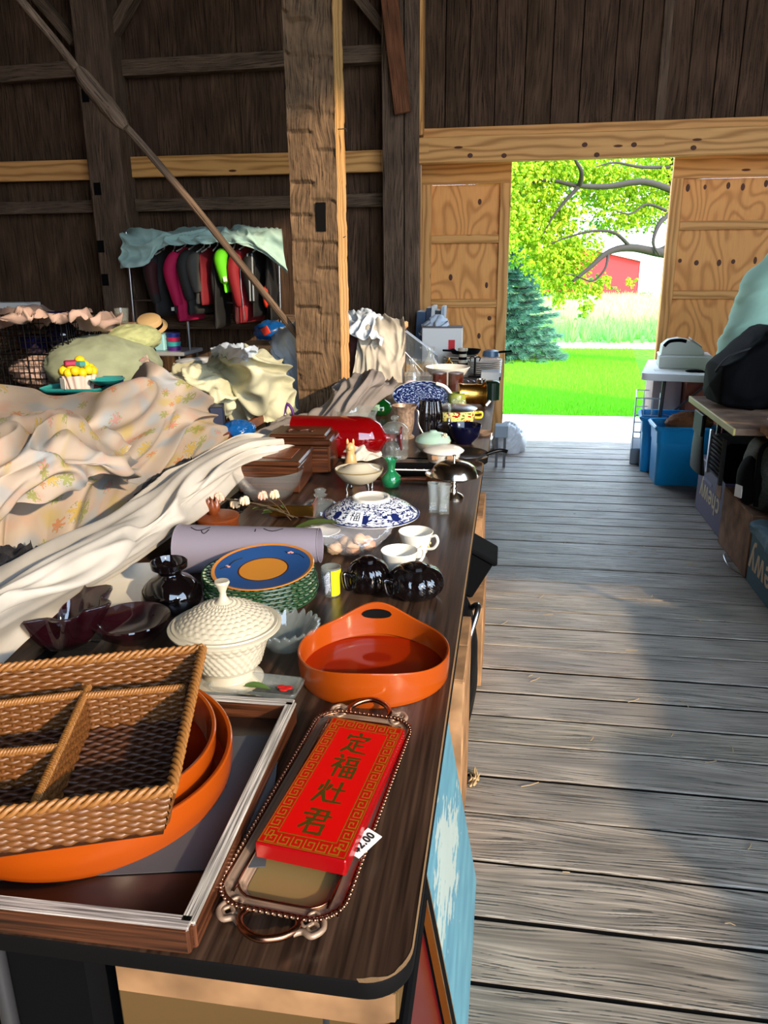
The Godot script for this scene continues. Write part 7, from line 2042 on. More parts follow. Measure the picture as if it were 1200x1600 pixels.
	part("bundle", sb, mat("straw_brown", Color(0.50, 0.30, 0.15), 0.8), str)
	var sw := B.new()
	for k in 110:
		var an := rr(0, TAU)
		var e := rr(0.1, 1.2)
		var p := Vector3(cos(an) * sin(e) * 0.15, cos(e) * 0.083, sin(an) * sin(e) * 0.115)
		sw.tube([p, p + Vector3(rr(-0.06, 0.06), rr(-0.004, 0.01), rr(-0.05, 0.05))], 0.0022, 3, false)
	var so := part("straw_ends", sw, M.straw, str)
	so.set_meta("kind", "stuff")
	# ---- board-topped right tables
	var rt := thing("board_table", "board-topped table with a yellow edge carrying the black duffel bag", "table", Vector3(1.5, 0, -4.39))
	part("top", one(Vector3(0, T - 0.02, 0), Vector3(0.82, 0.032, 1.0), 0.003), M.card_dark, rt)
	part("yellow_edge", one(Vector3(-0.412, T - 0.02, 0), Vector3(0.012, 0.034, 1.0), 0.002), mat("edge_yellow", Color(0.80, 0.74, 0.42), 0.5), rt)
	for q in [[-0.25, 0.36], [0.36, 0.36], [-0.25, -0.4], [0.36, -0.4]]: part("leg", bx(Vector3(q[0], 0.36, q[1]), Vector3(0.025, 0.72, 0.025), 0.003), M.grey_metal, rt)
	var rt2 := thing("board_table", "nearer board table at the right edge with a white plastic bag on it", "table", Vector3(1.60, 0, -3.10))
	part("top", one(Vector3(0, T + 0.008, 0), Vector3(0.82, 0.03, 1.5), 0.003), M.card, rt2)
	part("under_board", one(Vector3(0.03, T - 0.025, 0), Vector3(0.82, 0.02, 1.5), 0.003), M.lumber, rt2)
	for q in [[0.0, 0.65], [0.36, 0.65], [0.0, -0.55], [0.36, -0.55]]: part("leg", bx(Vector3(q[0], 0.355, q[1]), Vector3(0.025, 0.71, 0.025), 0.003), M.grey_metal, rt2)
	solo("plastic_bag", "white plastic bag lying on the nearer board table at the right edge", "bag", blob(Vector3(0, 0.05, 0), Vector3(0.13, 0.055, 0.12), 0.18, 2.5, 35), mat("bag_white", Color(0.86, 0.86, 0.86), 0.35), Vector3(1.33, T + 0.022, -3.72))
	# black duffel bag
	var du := thing("duffel_bag", "large black duffel bag with a strap and buckle on the board-topped table", "bag", Vector3(1.37, T - 0.004, -4.55), 0.08)
	var zd := noise(55, 3)
	var db := B.new()
	db.surf(func(u: float, q: float):
		var an := q * TAU
		var x := lerpf(-0.27, 0.36, u)
		var end := pow(sin(PI * clampf(u, 0.0, 1.0)), 0.13)
		var hgt := lerpf(0.27, 0.44, smoothstep(0.0, 0.45, u)) * (1.0 if u > 0.001 else 0.9)
		var cx := signf(cos(an)) * pow(absf(cos(an)), 0.42)
		var sy := signf(sin(an)) * pow(absf(sin(an)), 0.42)
		var k := end * (1.0 + 0.12 * zd.get_noise_3d(x * 6.0, cx * 1.5, sy * 1.5))
		return Vector3(x, hgt * (0.5 + 0.5 * sy * k), 0.20 * cx * k), 40, 49, true)
	part("bag_body", db, M.black, du)
	var dst := part("strap", tb(curve([Vector3(0.12, 0.02, 0.206), Vector3(0.13, 0.18, 0.215), Vector3(0.15, 0.33, 0.19), Vector3(0.16, 0.43, 0.10), Vector3(0.16, 0.455, 0.0)], 5), 0.016, 6), mat("strap_black", Color(0.13, 0.13, 0.135), 0.7), du)
	part("strap", tb(curve([Vector3(0.02, 0.03, 0.205), Vector3(0.08, 0.16, 0.218), Vector3(0.13, 0.22, 0.222)], 5), 0.014, 6), M.strap_black, du)
	part("buckle", bx(Vector3(0.135, 0.235, 0.222), Vector3(0.04, 0.06, 0.012), 0.003), M.steel, dst, "grey metal buckle")
	part("piping", tb(curve([Vector3(-0.26, 0.2, 0.05), Vector3(-0.22, 0.29, 0.12), Vector3(-0.1, 0.34, 0.15), Vector3(0.05, 0.38, 0.16)], 6), 0.006, 6), M.strap_black, du)
	part("grab_handle", tb(curve([Vector3(0.1, 0.43, 0.0), Vector3(0.14, 0.47, 0.0), Vector3(0.2, 0.47, 0), Vector3(0.24, 0.43, 0.0)], 4), 0.018, 7), M.strap_black, du)
	# hanging black bag, black crate, backpack
	var hb := thing("hanging_bag", "black leather bag hanging off the edge of the board-topped table", "bag", Vector3(1.095, 0.37, -4.55))
	var hbb := B.new()
	hbb.surf(func(u: float, q: float):
		var an := q * TAU
		var y := 0.34 * u
		var w := lerpf(0.15, 0.10, u)
		return Vector3(0.02 * cos(an) * (1.2 - u) - 0.01 * sin(u * 3.0), y, w * sin(an) * (1.0 - 0.1 * u)), 14, 25, true)
	part("bag_body", hbb, mat("leather_black", Color(0.03, 0.03, 0.034), 0.5, 0.0, 0.25), hb)
	part("flap", bx(Vector3(-0.02, 0.27, 0), Vector3(0.012, 0.12, 0.2), 0.004), M.leather_black, hb)
	var bc := thing("black_basket", "black plastic basket with slotted side above the purple carton", "basket", Vector3(1.16, 0.352, -4.42))
	part("inner_wall", bx(Vector3(0.17, 0.12, 0), Vector3(0.31, 0.22, 0.30), 0.01), M.black, bc)
	for k in 9: part("slat", bx(Vector3(0.0, 0.03 + 0.024 * k, 0.0), Vector3(0.014, 0.012, 0.30), 0.002), M.strap_black, bc)
	for s in [-1.0, 1.0]: part("upright", bx(Vector3(-0.004, 0.125, 0.14 * s), Vector3(0.02, 0.25, 0.03), 0.003), M.steel if s < 0 else M.strap_black, bc)
	var bpk := thing("backpack", "dark green and black backpack standing on the brown carton", "bag", Vector3(1.33, 0.335, -3.93), 0.15)
	var bb := B.new()
	bb.surf(func(u: float, q: float):
		var an := q * TAU
		var cx := signf(cos(an)) * pow(absf(cos(an)), 0.5)
		var sz := signf(sin(an)) * pow(absf(sin(an)), 0.5)
		var k := pow(sin(PI * clampf(0.04 + u * 0.92, 0, 1)), 0.25) * (1.0 + 0.05 * zd.get_noise_3d(cx * 2.0, u * 5.0, sz * 2.0))
		if u < 0.001 or u > 0.999: k = 0.0
		return Vector3(0.16 * cx * k, 0.37 * u, 0.14 * sz * k * (1.0 - 0.15 * u)), 30, 41, true, 2.0, 2.0, true)
	part("pack_body", bb, M.camo, bpk)
	part("pocket", blob(Vector3(-0.15, 0.15, 0.02), Vector3(0.045, 0.12, 0.10), 0.04, 2.0, 5, -1, 18, 24), M.black, bpk)
	part("trim_band", tb(curve([Vector3(-0.15, 0.05, 0.12), Vector3(-0.165, 0.2, 0.125), Vector3(-0.14, 0.34, 0.10), Vector3(0.0, 0.375, 0.09)], 6), 0.012, 6), M.black, bpk)
	part("white_tag", bx(Vector3(-0.20, 0.10, 0.03), Vector3(0.006, 0.06, 0.045), 0, Basis(Vector3.UP, 0.3)), M.paper, bpk)
	part("carry_handle", tb(curve([Vector3(-0.04, 0.365, 0), Vector3(-0.02, 0.41, 0), Vector3(0.05, 0.41, 0), Vector3(0.07, 0.365, 0)], 5), 0.010, 7), M.black, bpk)
	# cartons on the floor
	mat("purple_card", Color(0.26, 0.23, 0.38), 0.6)
	mat("teal_card", Color(0.10, 0.32, 0.38), 0.6)
	mat("print_cream", Color(0.78, 0.72, 0.60), 0.7)
	var c1 := carton("purple_carton", "dark purple carton with upside-down lettering under the black basket", 1.225, 1.62, -5.04, -4.42, 0.0, 0.345, M.purple_card)
	text(c1, "chewy", 0.115, M.print_cream, Transform3D(Basis(Vector3.UP, -PI / 2) * Basis(Vector3.BACK, PI), Vector3(-0.001, 0.15, 0.01)))
	part("paper_label", bx(Vector3(-0.001, 0.25, 0.20), Vector3(0.002, 0.075, 0.10)), M.card_dark, c1)
	part("top_line", bx(Vector3(-0.001, 0.235, -0.06), Vector3(0.002, 0.018, 0.2)), mat("purple_pale", Color(0.40, 0.37, 0.52), 0.6), c1)
	carton("brown_carton", "plain brown carton on the floor under the green backpack", 1.205, 1.66, -4.36, -3.83, 0.0, 0.325, M.card_dark)
	var c3 := carton("teal_carton", "teal carton with upside-down lettering at the right edge", 1.205, 1.62, -3.80, -3.05, 0.0, 0.28, M.teal_card)
	text(c3, "chewy", 0.13, M.print_cream, Transform3D(Basis(Vector3.UP, -PI / 2) * Basis(Vector3.BACK, PI), Vector3(-0.001, 0.12, -0.10)))
	carton("brown_carton", "small brown carton on top of the teal carton at the right edge", 1.24, 1.6, -3.60, -3.2, 0.33, 0.16, M.card_dark)
	var bl := cloth([[Vector3(1.19, 0.26, -3.78), Vector3(1.185, 0.25, -3.5), Vector3(1.19, 0.26, -3.15)], [Vector3(1.20, 0.315, -3.77), Vector3(1.20, 0.32, -3.5), Vector3(1.20, 0.315, -3.15)], [Vector3(1.35, 0.325, -3.75), Vector3(1.35, 0.325, -3.5), Vector3(1.35, 0.325, -3.15)], [Vector3(1.58, 0.32, -3.7), Vector3(1.58, 0.32, -3.5), Vector3(1.58, 0.32, -3.2)]], 24, 36, 0.012, 2, 4, 95)
	solo("blue_cloth", "folded pale blue cloth lying over the teal carton", "cloth", bl, mat("denim_pale", Color(0.42, 0.58, 0.66), 0.85))
	solo("wire_loop", "thin pale wire loop on the floor beside the brown carton", "wire", tb(curve([Vector3(1.20, 0.012, -4.15), Vector3(1.16, 0.03, -4.05), Vector3(1.155, 0.02, -3.92), Vector3(1.2, 0.006, -3.84)], 6), 0.004, 6), M.steel)
	# unseen table, cartons and quilt added to cast the aisle shadow
	var rt3 := thing("board_table", "added unseen board table beyond the right edge, shading the aisle", "table", Vector3(2.35, 0, -0.65))
	part("top", bx(Vector3(0, T - 0.02, 0), Vector3(0.8, 0.035, 2.9), 0.003), M.lumber, rt3)
	for q in [[-0.36, 1.35], [0.36, 1.35], [-0.36, -1.35], [0.36, -1.35]]: part("leg", bx(Vector3(q[0], 0.355, q[1]), Vector3(0.05, 0.71, 0.05), 0.003), M.lumber, rt3)
	for k in 4: carton("brown_carton", ["first", "second", "third", "fourth"][k] + " of the added cartons under the unseen board table beyond the right edge", 2.0, 2.7, -2.05 + 0.7 * k, -1.38 + 0.7 * k, 0.0, 0.66, M.card)
	solo("added_quilt_heap", "added quilt heap on the unseen board table, shaping the aisle shadow", "quilt", blob(Vector3(0, 0.08, 0), Vector3(0.3, 0.2, 0.34), 0.12, 2.0, 45, -0.4), M.sage_cloth, Vector3(2.42, T, -0.35))
	# ---- person bending over the right tables
	build_person()
	# ---- near the doorway: clear bag and little bench
	solo("clear_bag", "clear plastic bag of white things on the floor at the end of the tables", "bag", blob(Vector3(0, 0.115, 0), Vector3(0.13, 0.16, 0.16), 0.16, 2.3, 46, -0.62), mat("film_white", Color(0.80, 0.80, 0.80), 0.25), Vector3(0.03, -0.055, -6.55))
	var be := thing("grey_bench", "small grey step stool beside the clear plastic bag", "stool", Vector3(-0.035, 0, -5.95))
	part("seat", bx(Vector3(0, 0.285, 0), Vector3(0.10, 0.09, 0.14), 0.005), M.grey_carton_card, be)
	for s in [-1.0, 1.0]: part("leg", bx(Vector3(0.03 * s, 0.12, 0.03), Vector3(0.02, 0.24, 0.02)), M.grey_metal, be)
	# ---- leaning pictures and cartons under the near table
	var pa := thing("canvas_painting", "light blue canvas painting with a white plumed shape leaning against the near table", "painting", Vector3(-0.03, 0.0, -1.22))
	var ln := atan2(0.09, 0.52)
	var pb := Basis(Vector3.BACK, ln)
	pa.basis = pb
	part("stretcher", bx(Vector3(-0.012, 0.275, 0), Vector3(0.022, 0.55, 0.80), 0.002), M.carved_wood, pa)
	var cf := B.new()
	cf.face([Vector3(0.0002, 0, 0.4), Vector3(0.0002, 0, -0.4), Vector3(0.0002, 0.55, -0.4), Vector3(0.0002, 0.55, 0.4)], [Vector2(0, 1), Vector2(1, 1), Vector2(1, 0), Vector2(0, 0)])
	var n1 := noise(91, 3)
	var ct := tex(256, 192, func(u: float, w: float):
		var k := Color(0.26, 0.45, 0.53).lerp(Color(0.38, 0.58, 0.63), 0.5 + 0.6 * n1.get_noise_2d(u * 3.0, w * 12.0))
		var d := absf(w - 0.42 - 0.06 * sin(u * 9.0)) * 3.2 + absf(u - 0.62) * 2.2
		var s := n1.get_noise_2d(u * 9.0 + w * 6.0, w * 22.0)
		if d + s * 0.55 < 0.62: k = k.lerp(Color(0.70, 0.71, 0.66), 0.75)
		elif d < 0.7 and s < -0.15: k = Color(0.18, 0.30, 0.40)
		return k)
	var pmt := mat("canvas_print", Color.WHITE, 0.6)
	pmt.albedo_texture = ct
	part("painted_face", cf, pmt, pa)
	var pr := thing("framed_picture", "dark red picture in a black and gold frame leaning in front of the blue canvas", "picture", Vector3(-0.022, 0.0, -0.68))
	pr.basis = pb
	part("back_panel", bx(Vector3(-0.01, 0.27, 0), Vector3(0.012, 0.5, 0.66)), mat("deep_red", Color(0.33, 0.04, 0.06), 0.3), pr)
	for q in [[Vector3(0, 0.27, -0.345), Vector3(0.026, 0.54, 0.03)], [Vector3(0, 0.27, 0.345), Vector3(0.026, 0.54, 0.03)], [Vector3(0, 0.525, 0), Vector3(0.026, 0.03, 0.66)], [Vector3(0, 0.015, 0), Vector3(0.026, 0.03, 0.66)]]:
		part("frame_side", bx(q[0], q[1], 0.005), M.black, pr)
	part("gold_line", bx(Vector3(0.008, 0.27, -0.328), Vector3(0.012, 0.5, 0.006)), M.brass, pr)
	part("gold_line", bx(Vector3(0.008, 0.27, -0.362), Vector3(0.01, 0.54, 0.005)), M.brass, pr)
	mat("shaded_card", Color(0.36, 0.275, 0.16), 0.85, 0.0, 0.2)  # carton sides coloured darker to stand for the shade under the table
	var bin := thing("added_dark_bin", "black bin added to darken the space under the left end of the front table", "bin", Vector3(-0.70, 0, -1.0))  # added to darken the space under the table and hide the floor
	part("bin_body", bx(Vector3(0, 0.3, 0), Vector3(0.28, 0.6, 0.4), 0.02), M.black, bin)
	part("bin_lid", bx(Vector3(0, 0.61, 0), Vector3(0.3, 0.02, 0.42), 0.006), M.black, bin)
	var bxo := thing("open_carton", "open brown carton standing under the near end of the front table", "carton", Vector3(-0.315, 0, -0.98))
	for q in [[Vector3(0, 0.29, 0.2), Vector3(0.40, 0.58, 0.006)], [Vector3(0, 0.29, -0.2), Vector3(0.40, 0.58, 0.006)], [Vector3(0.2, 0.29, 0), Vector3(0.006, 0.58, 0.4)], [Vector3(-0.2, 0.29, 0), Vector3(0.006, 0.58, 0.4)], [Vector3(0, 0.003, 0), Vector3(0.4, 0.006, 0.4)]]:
		part("side", bx(q[0], q[1], 0.001), M.shaded_card, bxo)
	part("lit_strip", bx(Vector3(0.0, 0.55, 0.2035), Vector3(0.398, 0.06, 0.002)), M.card, bxo)  # lighter strip paints the lit top of the carton front
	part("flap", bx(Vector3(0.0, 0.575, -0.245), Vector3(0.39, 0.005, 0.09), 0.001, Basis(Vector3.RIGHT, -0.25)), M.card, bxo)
	carton("tall_carton", "tall plain tan carton under the front table beyond the blue canvas", -0.40, -0.075, -2.02, -1.66, 0.0, 0.55, M.card)
	carton("tan_carton", "tan carton on the floor under the black file box at the table edge", -0.40, -0.055, -2.95, -2.58, 0.0, 0.33, M.card)
	var fb := thing("file_box", "black plastic file box tilted out from under the table edge on the tan carton", "box", Vector3(-0.155, 0.335, -2.72))
	fb.basis = Basis(Vector3.BACK, -0.5)
	part("tub", bx(Vector3(-0.02, 0.10, 0), Vector3(0.14, 0.16, 0.16), 0.006), M.black, fb)
	part("lid", bx(Vector3(-0.02, 0.185, 0), Vector3(0.16, 0.02, 0.18), 0.006), M.black, fb)
	var bg := thing("black_bag", "black bag squeezed under the front table beside the tall tan carton", "bag", Vector3(-0.14, 0.0, -2.28))
	part("bag_body", blob(Vector3(0, 0.24, 0), Vector3(0.075, 0.25, 0.2), 0.08, 2.0, 47, -0.96), M.leather_black, bg)
	part("bag_strap", tb(curve([Vector3(0.04, 0.35, 0.1), Vector3(0.075, 0.47, 0.02), Vector3(0.04, 0.4, -0.1)], 6), 0.010, 6), M.steel, bg)
	carton("tan_carton", "tan carton under the second table at the edge of the aisle", -0.42, -0.085, -3.75, -3.35, 0.0, 0.42, M.card)
	# litter of straw and chips on the floor
	for k in 46:
		var p := Vector3(rr(-0.02, 1.05), 0.004, -rr(1.25, 5.2))
		var an := rr(0, PI)
		var l := rr(0.008, 0.03)
		solo("straw_bit", "bits of pale straw scattered over the floorboards", "straw", tb([Vector3(-l, 0.001, 0), Vector3(0, 0.003, l * 0.2), Vector3(l, 0.001, 0)], 0.0013, 4), M.straw, p, an, "straw bits on the floor")
	var chips := thing("wood_shavings", "small curl of wood shavings on the floor beside the blue canvas", "shavings", Vector3(-0.055, 0.004, -2.02))
	for k in 6: part("curl", tb(curve([Vector3(rr(-0.02, 0.02), 0.003, rr(-0.05, 0.05)), Vector3(rr(-0.02, 0.02), 0.012, rr(-0.05, 0.05)), Vector3(rr(-0.02, 0.02), 0.003, rr(-0.05, 0.05))], 4), 0.003, 5), M.straw, chips)

func build_person() -> void:
	var o := Vector3(1.60, 0.0, -5.45)
	var p := thing("person", "person in a pale mint T-shirt bending over the tables behind the black duffel bag", "person", o)
	var hip := Vector3(0.0, 0.93, 0.0)
	var chest := Vector3(0.08, 1.32, -0.04)
	var neck := Vector3(0.17, 1.56, -0.06)
	var head := Vector3(0.27, 1.68, -0.07)
	var body := []
	for s in [-1.0, 1.0]:
		body.append([hip + Vector3(0, -0.02, 0.10 * s), Vector3(-0.03, 0.50, 0.11 * s), 0.115, 0.072])
		body.append([Vector3(-0.03, 0.50, 0.11 * s), Vector3(-0.06, 0.09, 0.11 * s), 0.068, 0.045])
		body.append([Vector3(-0.06, 0.05, 0.11 * s), Vector3(0.13, 0.035, 0.12 * s), 0.045, 0.035])
		var sh := chest + Vector3(0.10, 0.09, 0.19 * s)
		body.append([chest + Vector3(0.06, 0.06, 0.1 * s), sh, 0.09, 0.07])
		body.append([sh, sh + Vector3(0.10, -0.27, 0.06 * s), 0.058, 0.046])
		body.append([sh + Vector3(0.10, -0.27, 0.06 * s), sh + Vector3(0.33, -0.36, 0.0), 0.044, 0.032])
		var wr := sh + Vector3(0.33, -0.36, 0.0)
		body.append([wr, wr + Vector3(0.07, -0.025, 0), 0.032, 0.030])
		for k in 4: body.append([wr + Vector3(0.075, -0.03, -0.024 + 0.016 * k), wr + Vector3(0.155 - 0.012 * absf(k - 1.5), -0.065, -0.03 + 0.02 * k), 0.011, 0.009])
		body.append([wr + Vector3(0.03, -0.02, -0.025 * s), wr + Vector3(0.09, -0.05, -0.055 * s), 0.013, 0.010])
	body.append([hip, chest, 0.15, 0.155])
	body.append([neck + Vector3(-0.06, -0.07, 0), neck + Vector3(0.04, 0.05, 0), 0.06, 0.052])
	body.append([head + Vector3(0.0, 0.02, 0), head + Vector3(0.045, -0.055, 0), 0.092, 0.062])
	body.append([head + Vector3(0.10, -0.01, 0), head + Vector3(0.115, -0.035, 0), 0.016, 0.014])
	part("body", skin(body, 0.02, 0.05), mat("skin_tone", Color(0.76, 0.56, 0.45), 0.6), p)
	var shirt := [[hip + Vector3(-0.035, 0.02, 0), chest + Vector3(-0.03, 0.0, 0), 0.195, 0.195, 1.2], [chest, neck + Vector3(-0.06, -0.06, 0), 0.185, 0.12, 1.15], [hip + Vector3(-0.05, -0.10, 0), hip + Vector3(-0.03, 0.06, 0), 0.20, 0.195, 1.15]]
	for s in [-1.0, 1.0]:
		var sh := chest + Vector3(0.10, 0.09, 0.19 * s)
		shirt.append([chest + Vector3(0.04, 0.06, 0.1 * s), sh, 0.12, 0.095])
		shirt.append([sh, sh + Vector3(0.08, -0.20, 0.05 * s), 0.088, 0.085])
	var sb := skin(shirt, 0.022, 0.05)
	var zn := noise(61, 2)
	for k in sb.v.size():
		var v := sb.v[k]
		var f := zn.get_noise_3d((v.x + v.y) * 2.0, (v.y * 1.4 - v.x) * 9.0, v.z * 2.0)
		sb.v[k] += sb.n[k] * 0.018 * f
		sb.n[k] = (sb.n[k] + Vector3(-1, 1, 0) * 0.5 * zn.get_noise_3d((v.x + v.y) * 2.0 + 3.0, (v.y * 1.4 - v.x) * 9.0 + 0.6, v.z * 2.0)).normalized()
	part("shirt", sb, mat("mint_cotton", Color(0.66, 0.83, 0.74), 0.85), p)
	var tr := []
	for s in [-1.0, 1.0]:
		tr.append([hip + Vector3(0, -0.03, 0.09 * s), Vector3(-0.03, 0.50, 0.11 * s), 0.145, 0.09])
		tr.append([Vector3(-0.03, 0.50, 0.11 * s), Vector3(-0.06, 0.08, 0.11 * s), 0.09, 0.075])
	part("trousers", skin(tr, 0.025, 0.05), mat("denim_dark", Color(0.10, 0.13, 0.22), 0.8), p)
	part("hair", skin([[head + Vector3(-0.02, 0.04, 0), head + Vector3(0.01, 0.05, 0), 0.098, 0.098], [head + Vector3(-0.06, 0.0, 0), head + Vector3(-0.05, -0.05, 0), 0.07, 0.06]], 0.012, 0.03), mat("hair_grey", Color(0.36, 0.31, 0.27), 0.7), p)
	var ey := B.new()
	for s in [-1.0, 1.0]: ey.ell(head + Vector3(0.092, 0.012, 0.032 * s), Vector3(0.008, 0.006, 0.011), 6, 8)
	part("eyes", ey, M.ink, p)
	part("mouth", tb([head + Vector3(0.098, -0.072, -0.022), head + Vector3(0.105, -0.07, 0), head + Vector3(0.098, -0.072, 0.022)], 0.005, 6), mat("lip", Color(0.55, 0.28, 0.25), 0.5), p)
	for s in [-1.0, 1.0]:
		var e := B.new()
		e.ell(head + Vector3(0.005, -0.005, 0.095 * s), Vector3(0.018, 0.03, 0.012), 7, 10)
		part("ear", e, M.skin_tone, p)


func build_outside() -> void:
	var cn := struct("ground_apron", bx(Vector3(0.7, -0.17, -7.95), Vector3(3.4, 0.12, 1.72), 0.01), M.concrete)
	var gd := B.new()
	gd.surf(func(u: float, w: float):
		var z := lerpf(-8.78, -20.2, u)
		return Vector3(lerpf(-16, 16, w), lerpf(-0.20, -0.5, smoothstep(0.0, 1.0, u)), z), 12, 12, false, 1.0, 1.0, true)
	for k in gd.v.size(): gd.t[k] = Vector2(gd.v[k].x, gd.v[k].z)
	struct("ground_lawn", gd, M.lawn)
	var gp := bx(Vector3(0, -0.53, -20.9), Vector3(60, 0.06, 1.45))
	struct("ground_path", gp, M.gravel)
	var fd := B.new()
	var zn := noise(19, 2)
	fd.surf(func(u: float, w: float):
		var x := lerpf(-60, 80, w)
		var z := lerpf(-21.6, -90.0, u * u)
		return Vector3(x, -0.52 + 0.25 * smoothstep(0.0, 0.4, u) * (1.0 + zn.get_noise_2d(x * 0.2, z * 0.2)) - 0.3 * u, z), 60, 60, false, 1.0, 1.0, true)
	for k in fd.v.size(): fd.t[k] = Vector2(fd.v[k].x, fd.v[k].z)
	struct("ground_field", fd, M.field)
	struct("ground", bx(Vector3(0, -0.9, 10), Vector3(160, 0.2, 260)), M.earth)
	struct("ground_yard", bx(Vector3(10, -0.3, 12.5), Vector3(70, 0.2, 31)), M.gravel)
	# grass blades: too many to count
	var bl := B.new()
	for k in 3:
		var a := k * 2.1
		var q := Vector3(cos(a), 0, sin(a))
		bl.face([q * 0.004, q.rotated(Vector3.UP, 1.6) * 0.006, q * 0.02 + Vector3(0, 0.035 + 0.012 * k, 0)])
	var mm := MultiMesh.new()
	mm.transform_format = MultiMesh.TRANSFORM_3D
	mm.use_colors = true
	mm.mesh = bl.mesh()
	mm.mesh.surface_set_material(0, M.blade)
	mm.instance_count = 42000
	for k in mm.instance_count:
		var u := pow(rng.randf(), 1.4)
		var z := lerpf(-8.8, -20.0, u)
		var x := rr(-0.4 - 0.12 * u, 1.6 + 1.4 * u)
		var y := lerpf(-0.20, -0.5, smoothstep(0.0, 1.0, u))
		mm.set_instance_transform(k, Transform3D(Basis(Vector3.UP, rr(0, TAU)).scaled(Vector3.ONE * rr(0.7, 1.5)), Vector3(x, y, z)))
		var g := rr(0.75, 1.25)
		mm.set_instance_color(k, Color(g * rr(0.85, 1.25), g, g * 0.8))
	var mi := MultiMeshInstance3D.new()
	mi.name = "grass"
	mi.multimesh = mm
	add_child(mi, true)
	tag(mi, "bright short grass blades of the lawn outside the doorway", "grass")
	mi.set_meta("kind", "stuff")
	var ft := B.new()
	for k in 7:
		var a := k * 0.9
		var q := Vector3(cos(a), 0, sin(a))
		ft.face([q * 0.03, q.rotated(Vector3.UP, 1.6) * 0.03, q * 0.16 + Vector3(0, 0.34 + 0.05 * (k % 3), 0)])
	var fm := MultiMesh.new()
	fm.transform_format = MultiMesh.TRANSFORM_3D
	fm.use_colors = true
	fm.mesh = ft.mesh()
	fm.mesh.surface_set_material(0, mat("field_blade", Color(0.66, 0.80, 0.50), 0.8))
	fm.instance_count = 5000
	for k in fm.instance_count:
		var z := -rr(21.8, 44.0)
		var x := rr(-1.0, 9.5)
		fm.set_instance_transform(k, Transform3D(Basis(Vector3.UP, rr(0, TAU)).scaled(Vector3.ONE * rr(0.6, 1.3)), Vector3(x, -0.52 + 0.16 * smoothstep(21.0, 34.0, -z), z)))
		var g := rr(0.8, 1.2)
		var near := smoothstep(-30.0, -22.5, z)
		fm.set_instance_color(k, Color(g * rr(0.9, 1.25) * lerpf(1.0, 0.42, near), g * lerpf(1.0, 0.9, near), g * lerpf(0.9, 0.4, near)))
	var fi := MultiMeshInstance3D.new()
	fi.name = "meadow_grass"
	fi.multimesh = fm
	add_child(fi, true)
	tag(fi, "tall pale meadow grass beyond the gravel path", "grass")
	fi.set_meta("kind", "stuff")
	# weedy shrubs in the meadow
	for q in [[Vector3(2.970, -0.169, -26.000), 0.55], [Vector3(4.003, -0.256, -24.000), 0.45]]:
		var s := thing("meadow_weed", ["thin leafy weed standing in the meadow left of centre", "thin leafy weed in the meadow beside the right door edge"][0 if q[1] > 0.5 else 1], "weed", q[0] - Vector3(0, 0.35, 0), 0.0)
		var b := B.new()
		for k in 9:
			var e: Vector3 = Vector3(rr(-0.3, 0.3), rr(0.4, 0.8), rr(-0.2, 0.2)) * q[1] * 1.6
			b.tube([Vector3.ZERO, e * 0.5 + Vector3(0, 0.05, 0), e], 0.012, 4)
		part("stems", b, M.leaf_deep, s)
	# ---- red barn
	var rb := thing("red_barn", "bright red barn with white trim far beyond the meadow", "barn", Vector3(4.1, -0.45, -47.0), 0.0)
	var wl := PackedVector2Array([Vector2(-2.2, 0), Vector2(2.68, 0), Vector2(2.68, 2.05), Vector2(0.4, 2.62), Vector2(-2.2, 3.2)])
	var w := B.new()
	w.xf = Transform3D(Basis(Vector3.RIGHT, PI / 2), Vector3.ZERO)
	w.slab(wl, -2.0, 2.0)
	part("wall", w, mat("barn_red", Color(0.78, 0.16, 0.17), 0.6), rb)
	part("corner_trim", bx(Vector3(2.70, 1.0, 2.02), Vector3(0.14, 2.05, 0.06)), M.white, rb)
	part("roof", bx(Vector3(0.2, 2.71, 0), Vector3(5.2, 0.12, 4.6), 0.0, Basis(Vector3.BACK, -0.228)), mat("pale_roof", Color(0.88, 0.88, 0.88), 0.6), rb)
	part("door", bx(Vector3(-1.5, 0.9, 2.02), Vector3(1.6, 1.8, 0.05)), M.barn_red, rb)
	var wb := thing("white_barn", "large pale barn standing behind and right of the red barn", "barn", Vector3(12.5, -0.45, -56.0))
	part("wall", bx(Vector3(0, 1.9, 0), Vector3(11.0, 3.8, 6.0)), mat("pale_siding", Color(0.92, 0.93, 0.94), 0.6), wb)
	part("roof", bx(Vector3(0, 4.05, 1.5), Vector3(11.6, 0.2, 4.0), 0.0, Basis(Vector3.RIGHT, 0.35)), M.pale_roof, wb)
	var bush := thing("meadow_shrub", "low green shrub at the foot of the pale barn beside the red barn", "shrub", Vector3(6.854, -0.230, -43.000) - Vector3(0, 0.3, 0))
	foliage(bush, "foliage", [[Vector3(0, 0.3, 0), 0.5], [Vector3(0.5, 0.2, 0.2), 0.4]], 260, M.leaf_deep, 0.14)
	part("stem", tb([Vector3.ZERO, Vector3(0, 0.4, 0)], 0.03, 5), M.bark, bush)
	# ---- spruce
	var sp := thing("blue_spruce", "dense blue-green spruce at the left of the doorway", "tree", Vector3(-0.35, -0.45, -17.2))
	part("trunk", tb([Vector3.ZERO, Vector3(0, 4.8, 0)], [0.10, 0.02], 8), M.bark, sp)
	var nd := B.new()
	for k in 7:
		var a := k * 0.9
		var d := Vector3(0.05 * cos(a), 0.05 * sin(a), 0.11)
		nd.face([Vector3(cos(a + 1.5), sin(a + 1.5), 0) * 0.008, -Vector3(cos(a + 1.5), sin(a + 1.5), 0) * 0.008, d])
	var sm := MultiMesh.new()
	sm.transform_format = MultiMesh.TRANSFORM_3D
	sm.use_colors = true
	sm.mesh = nd.mesh()
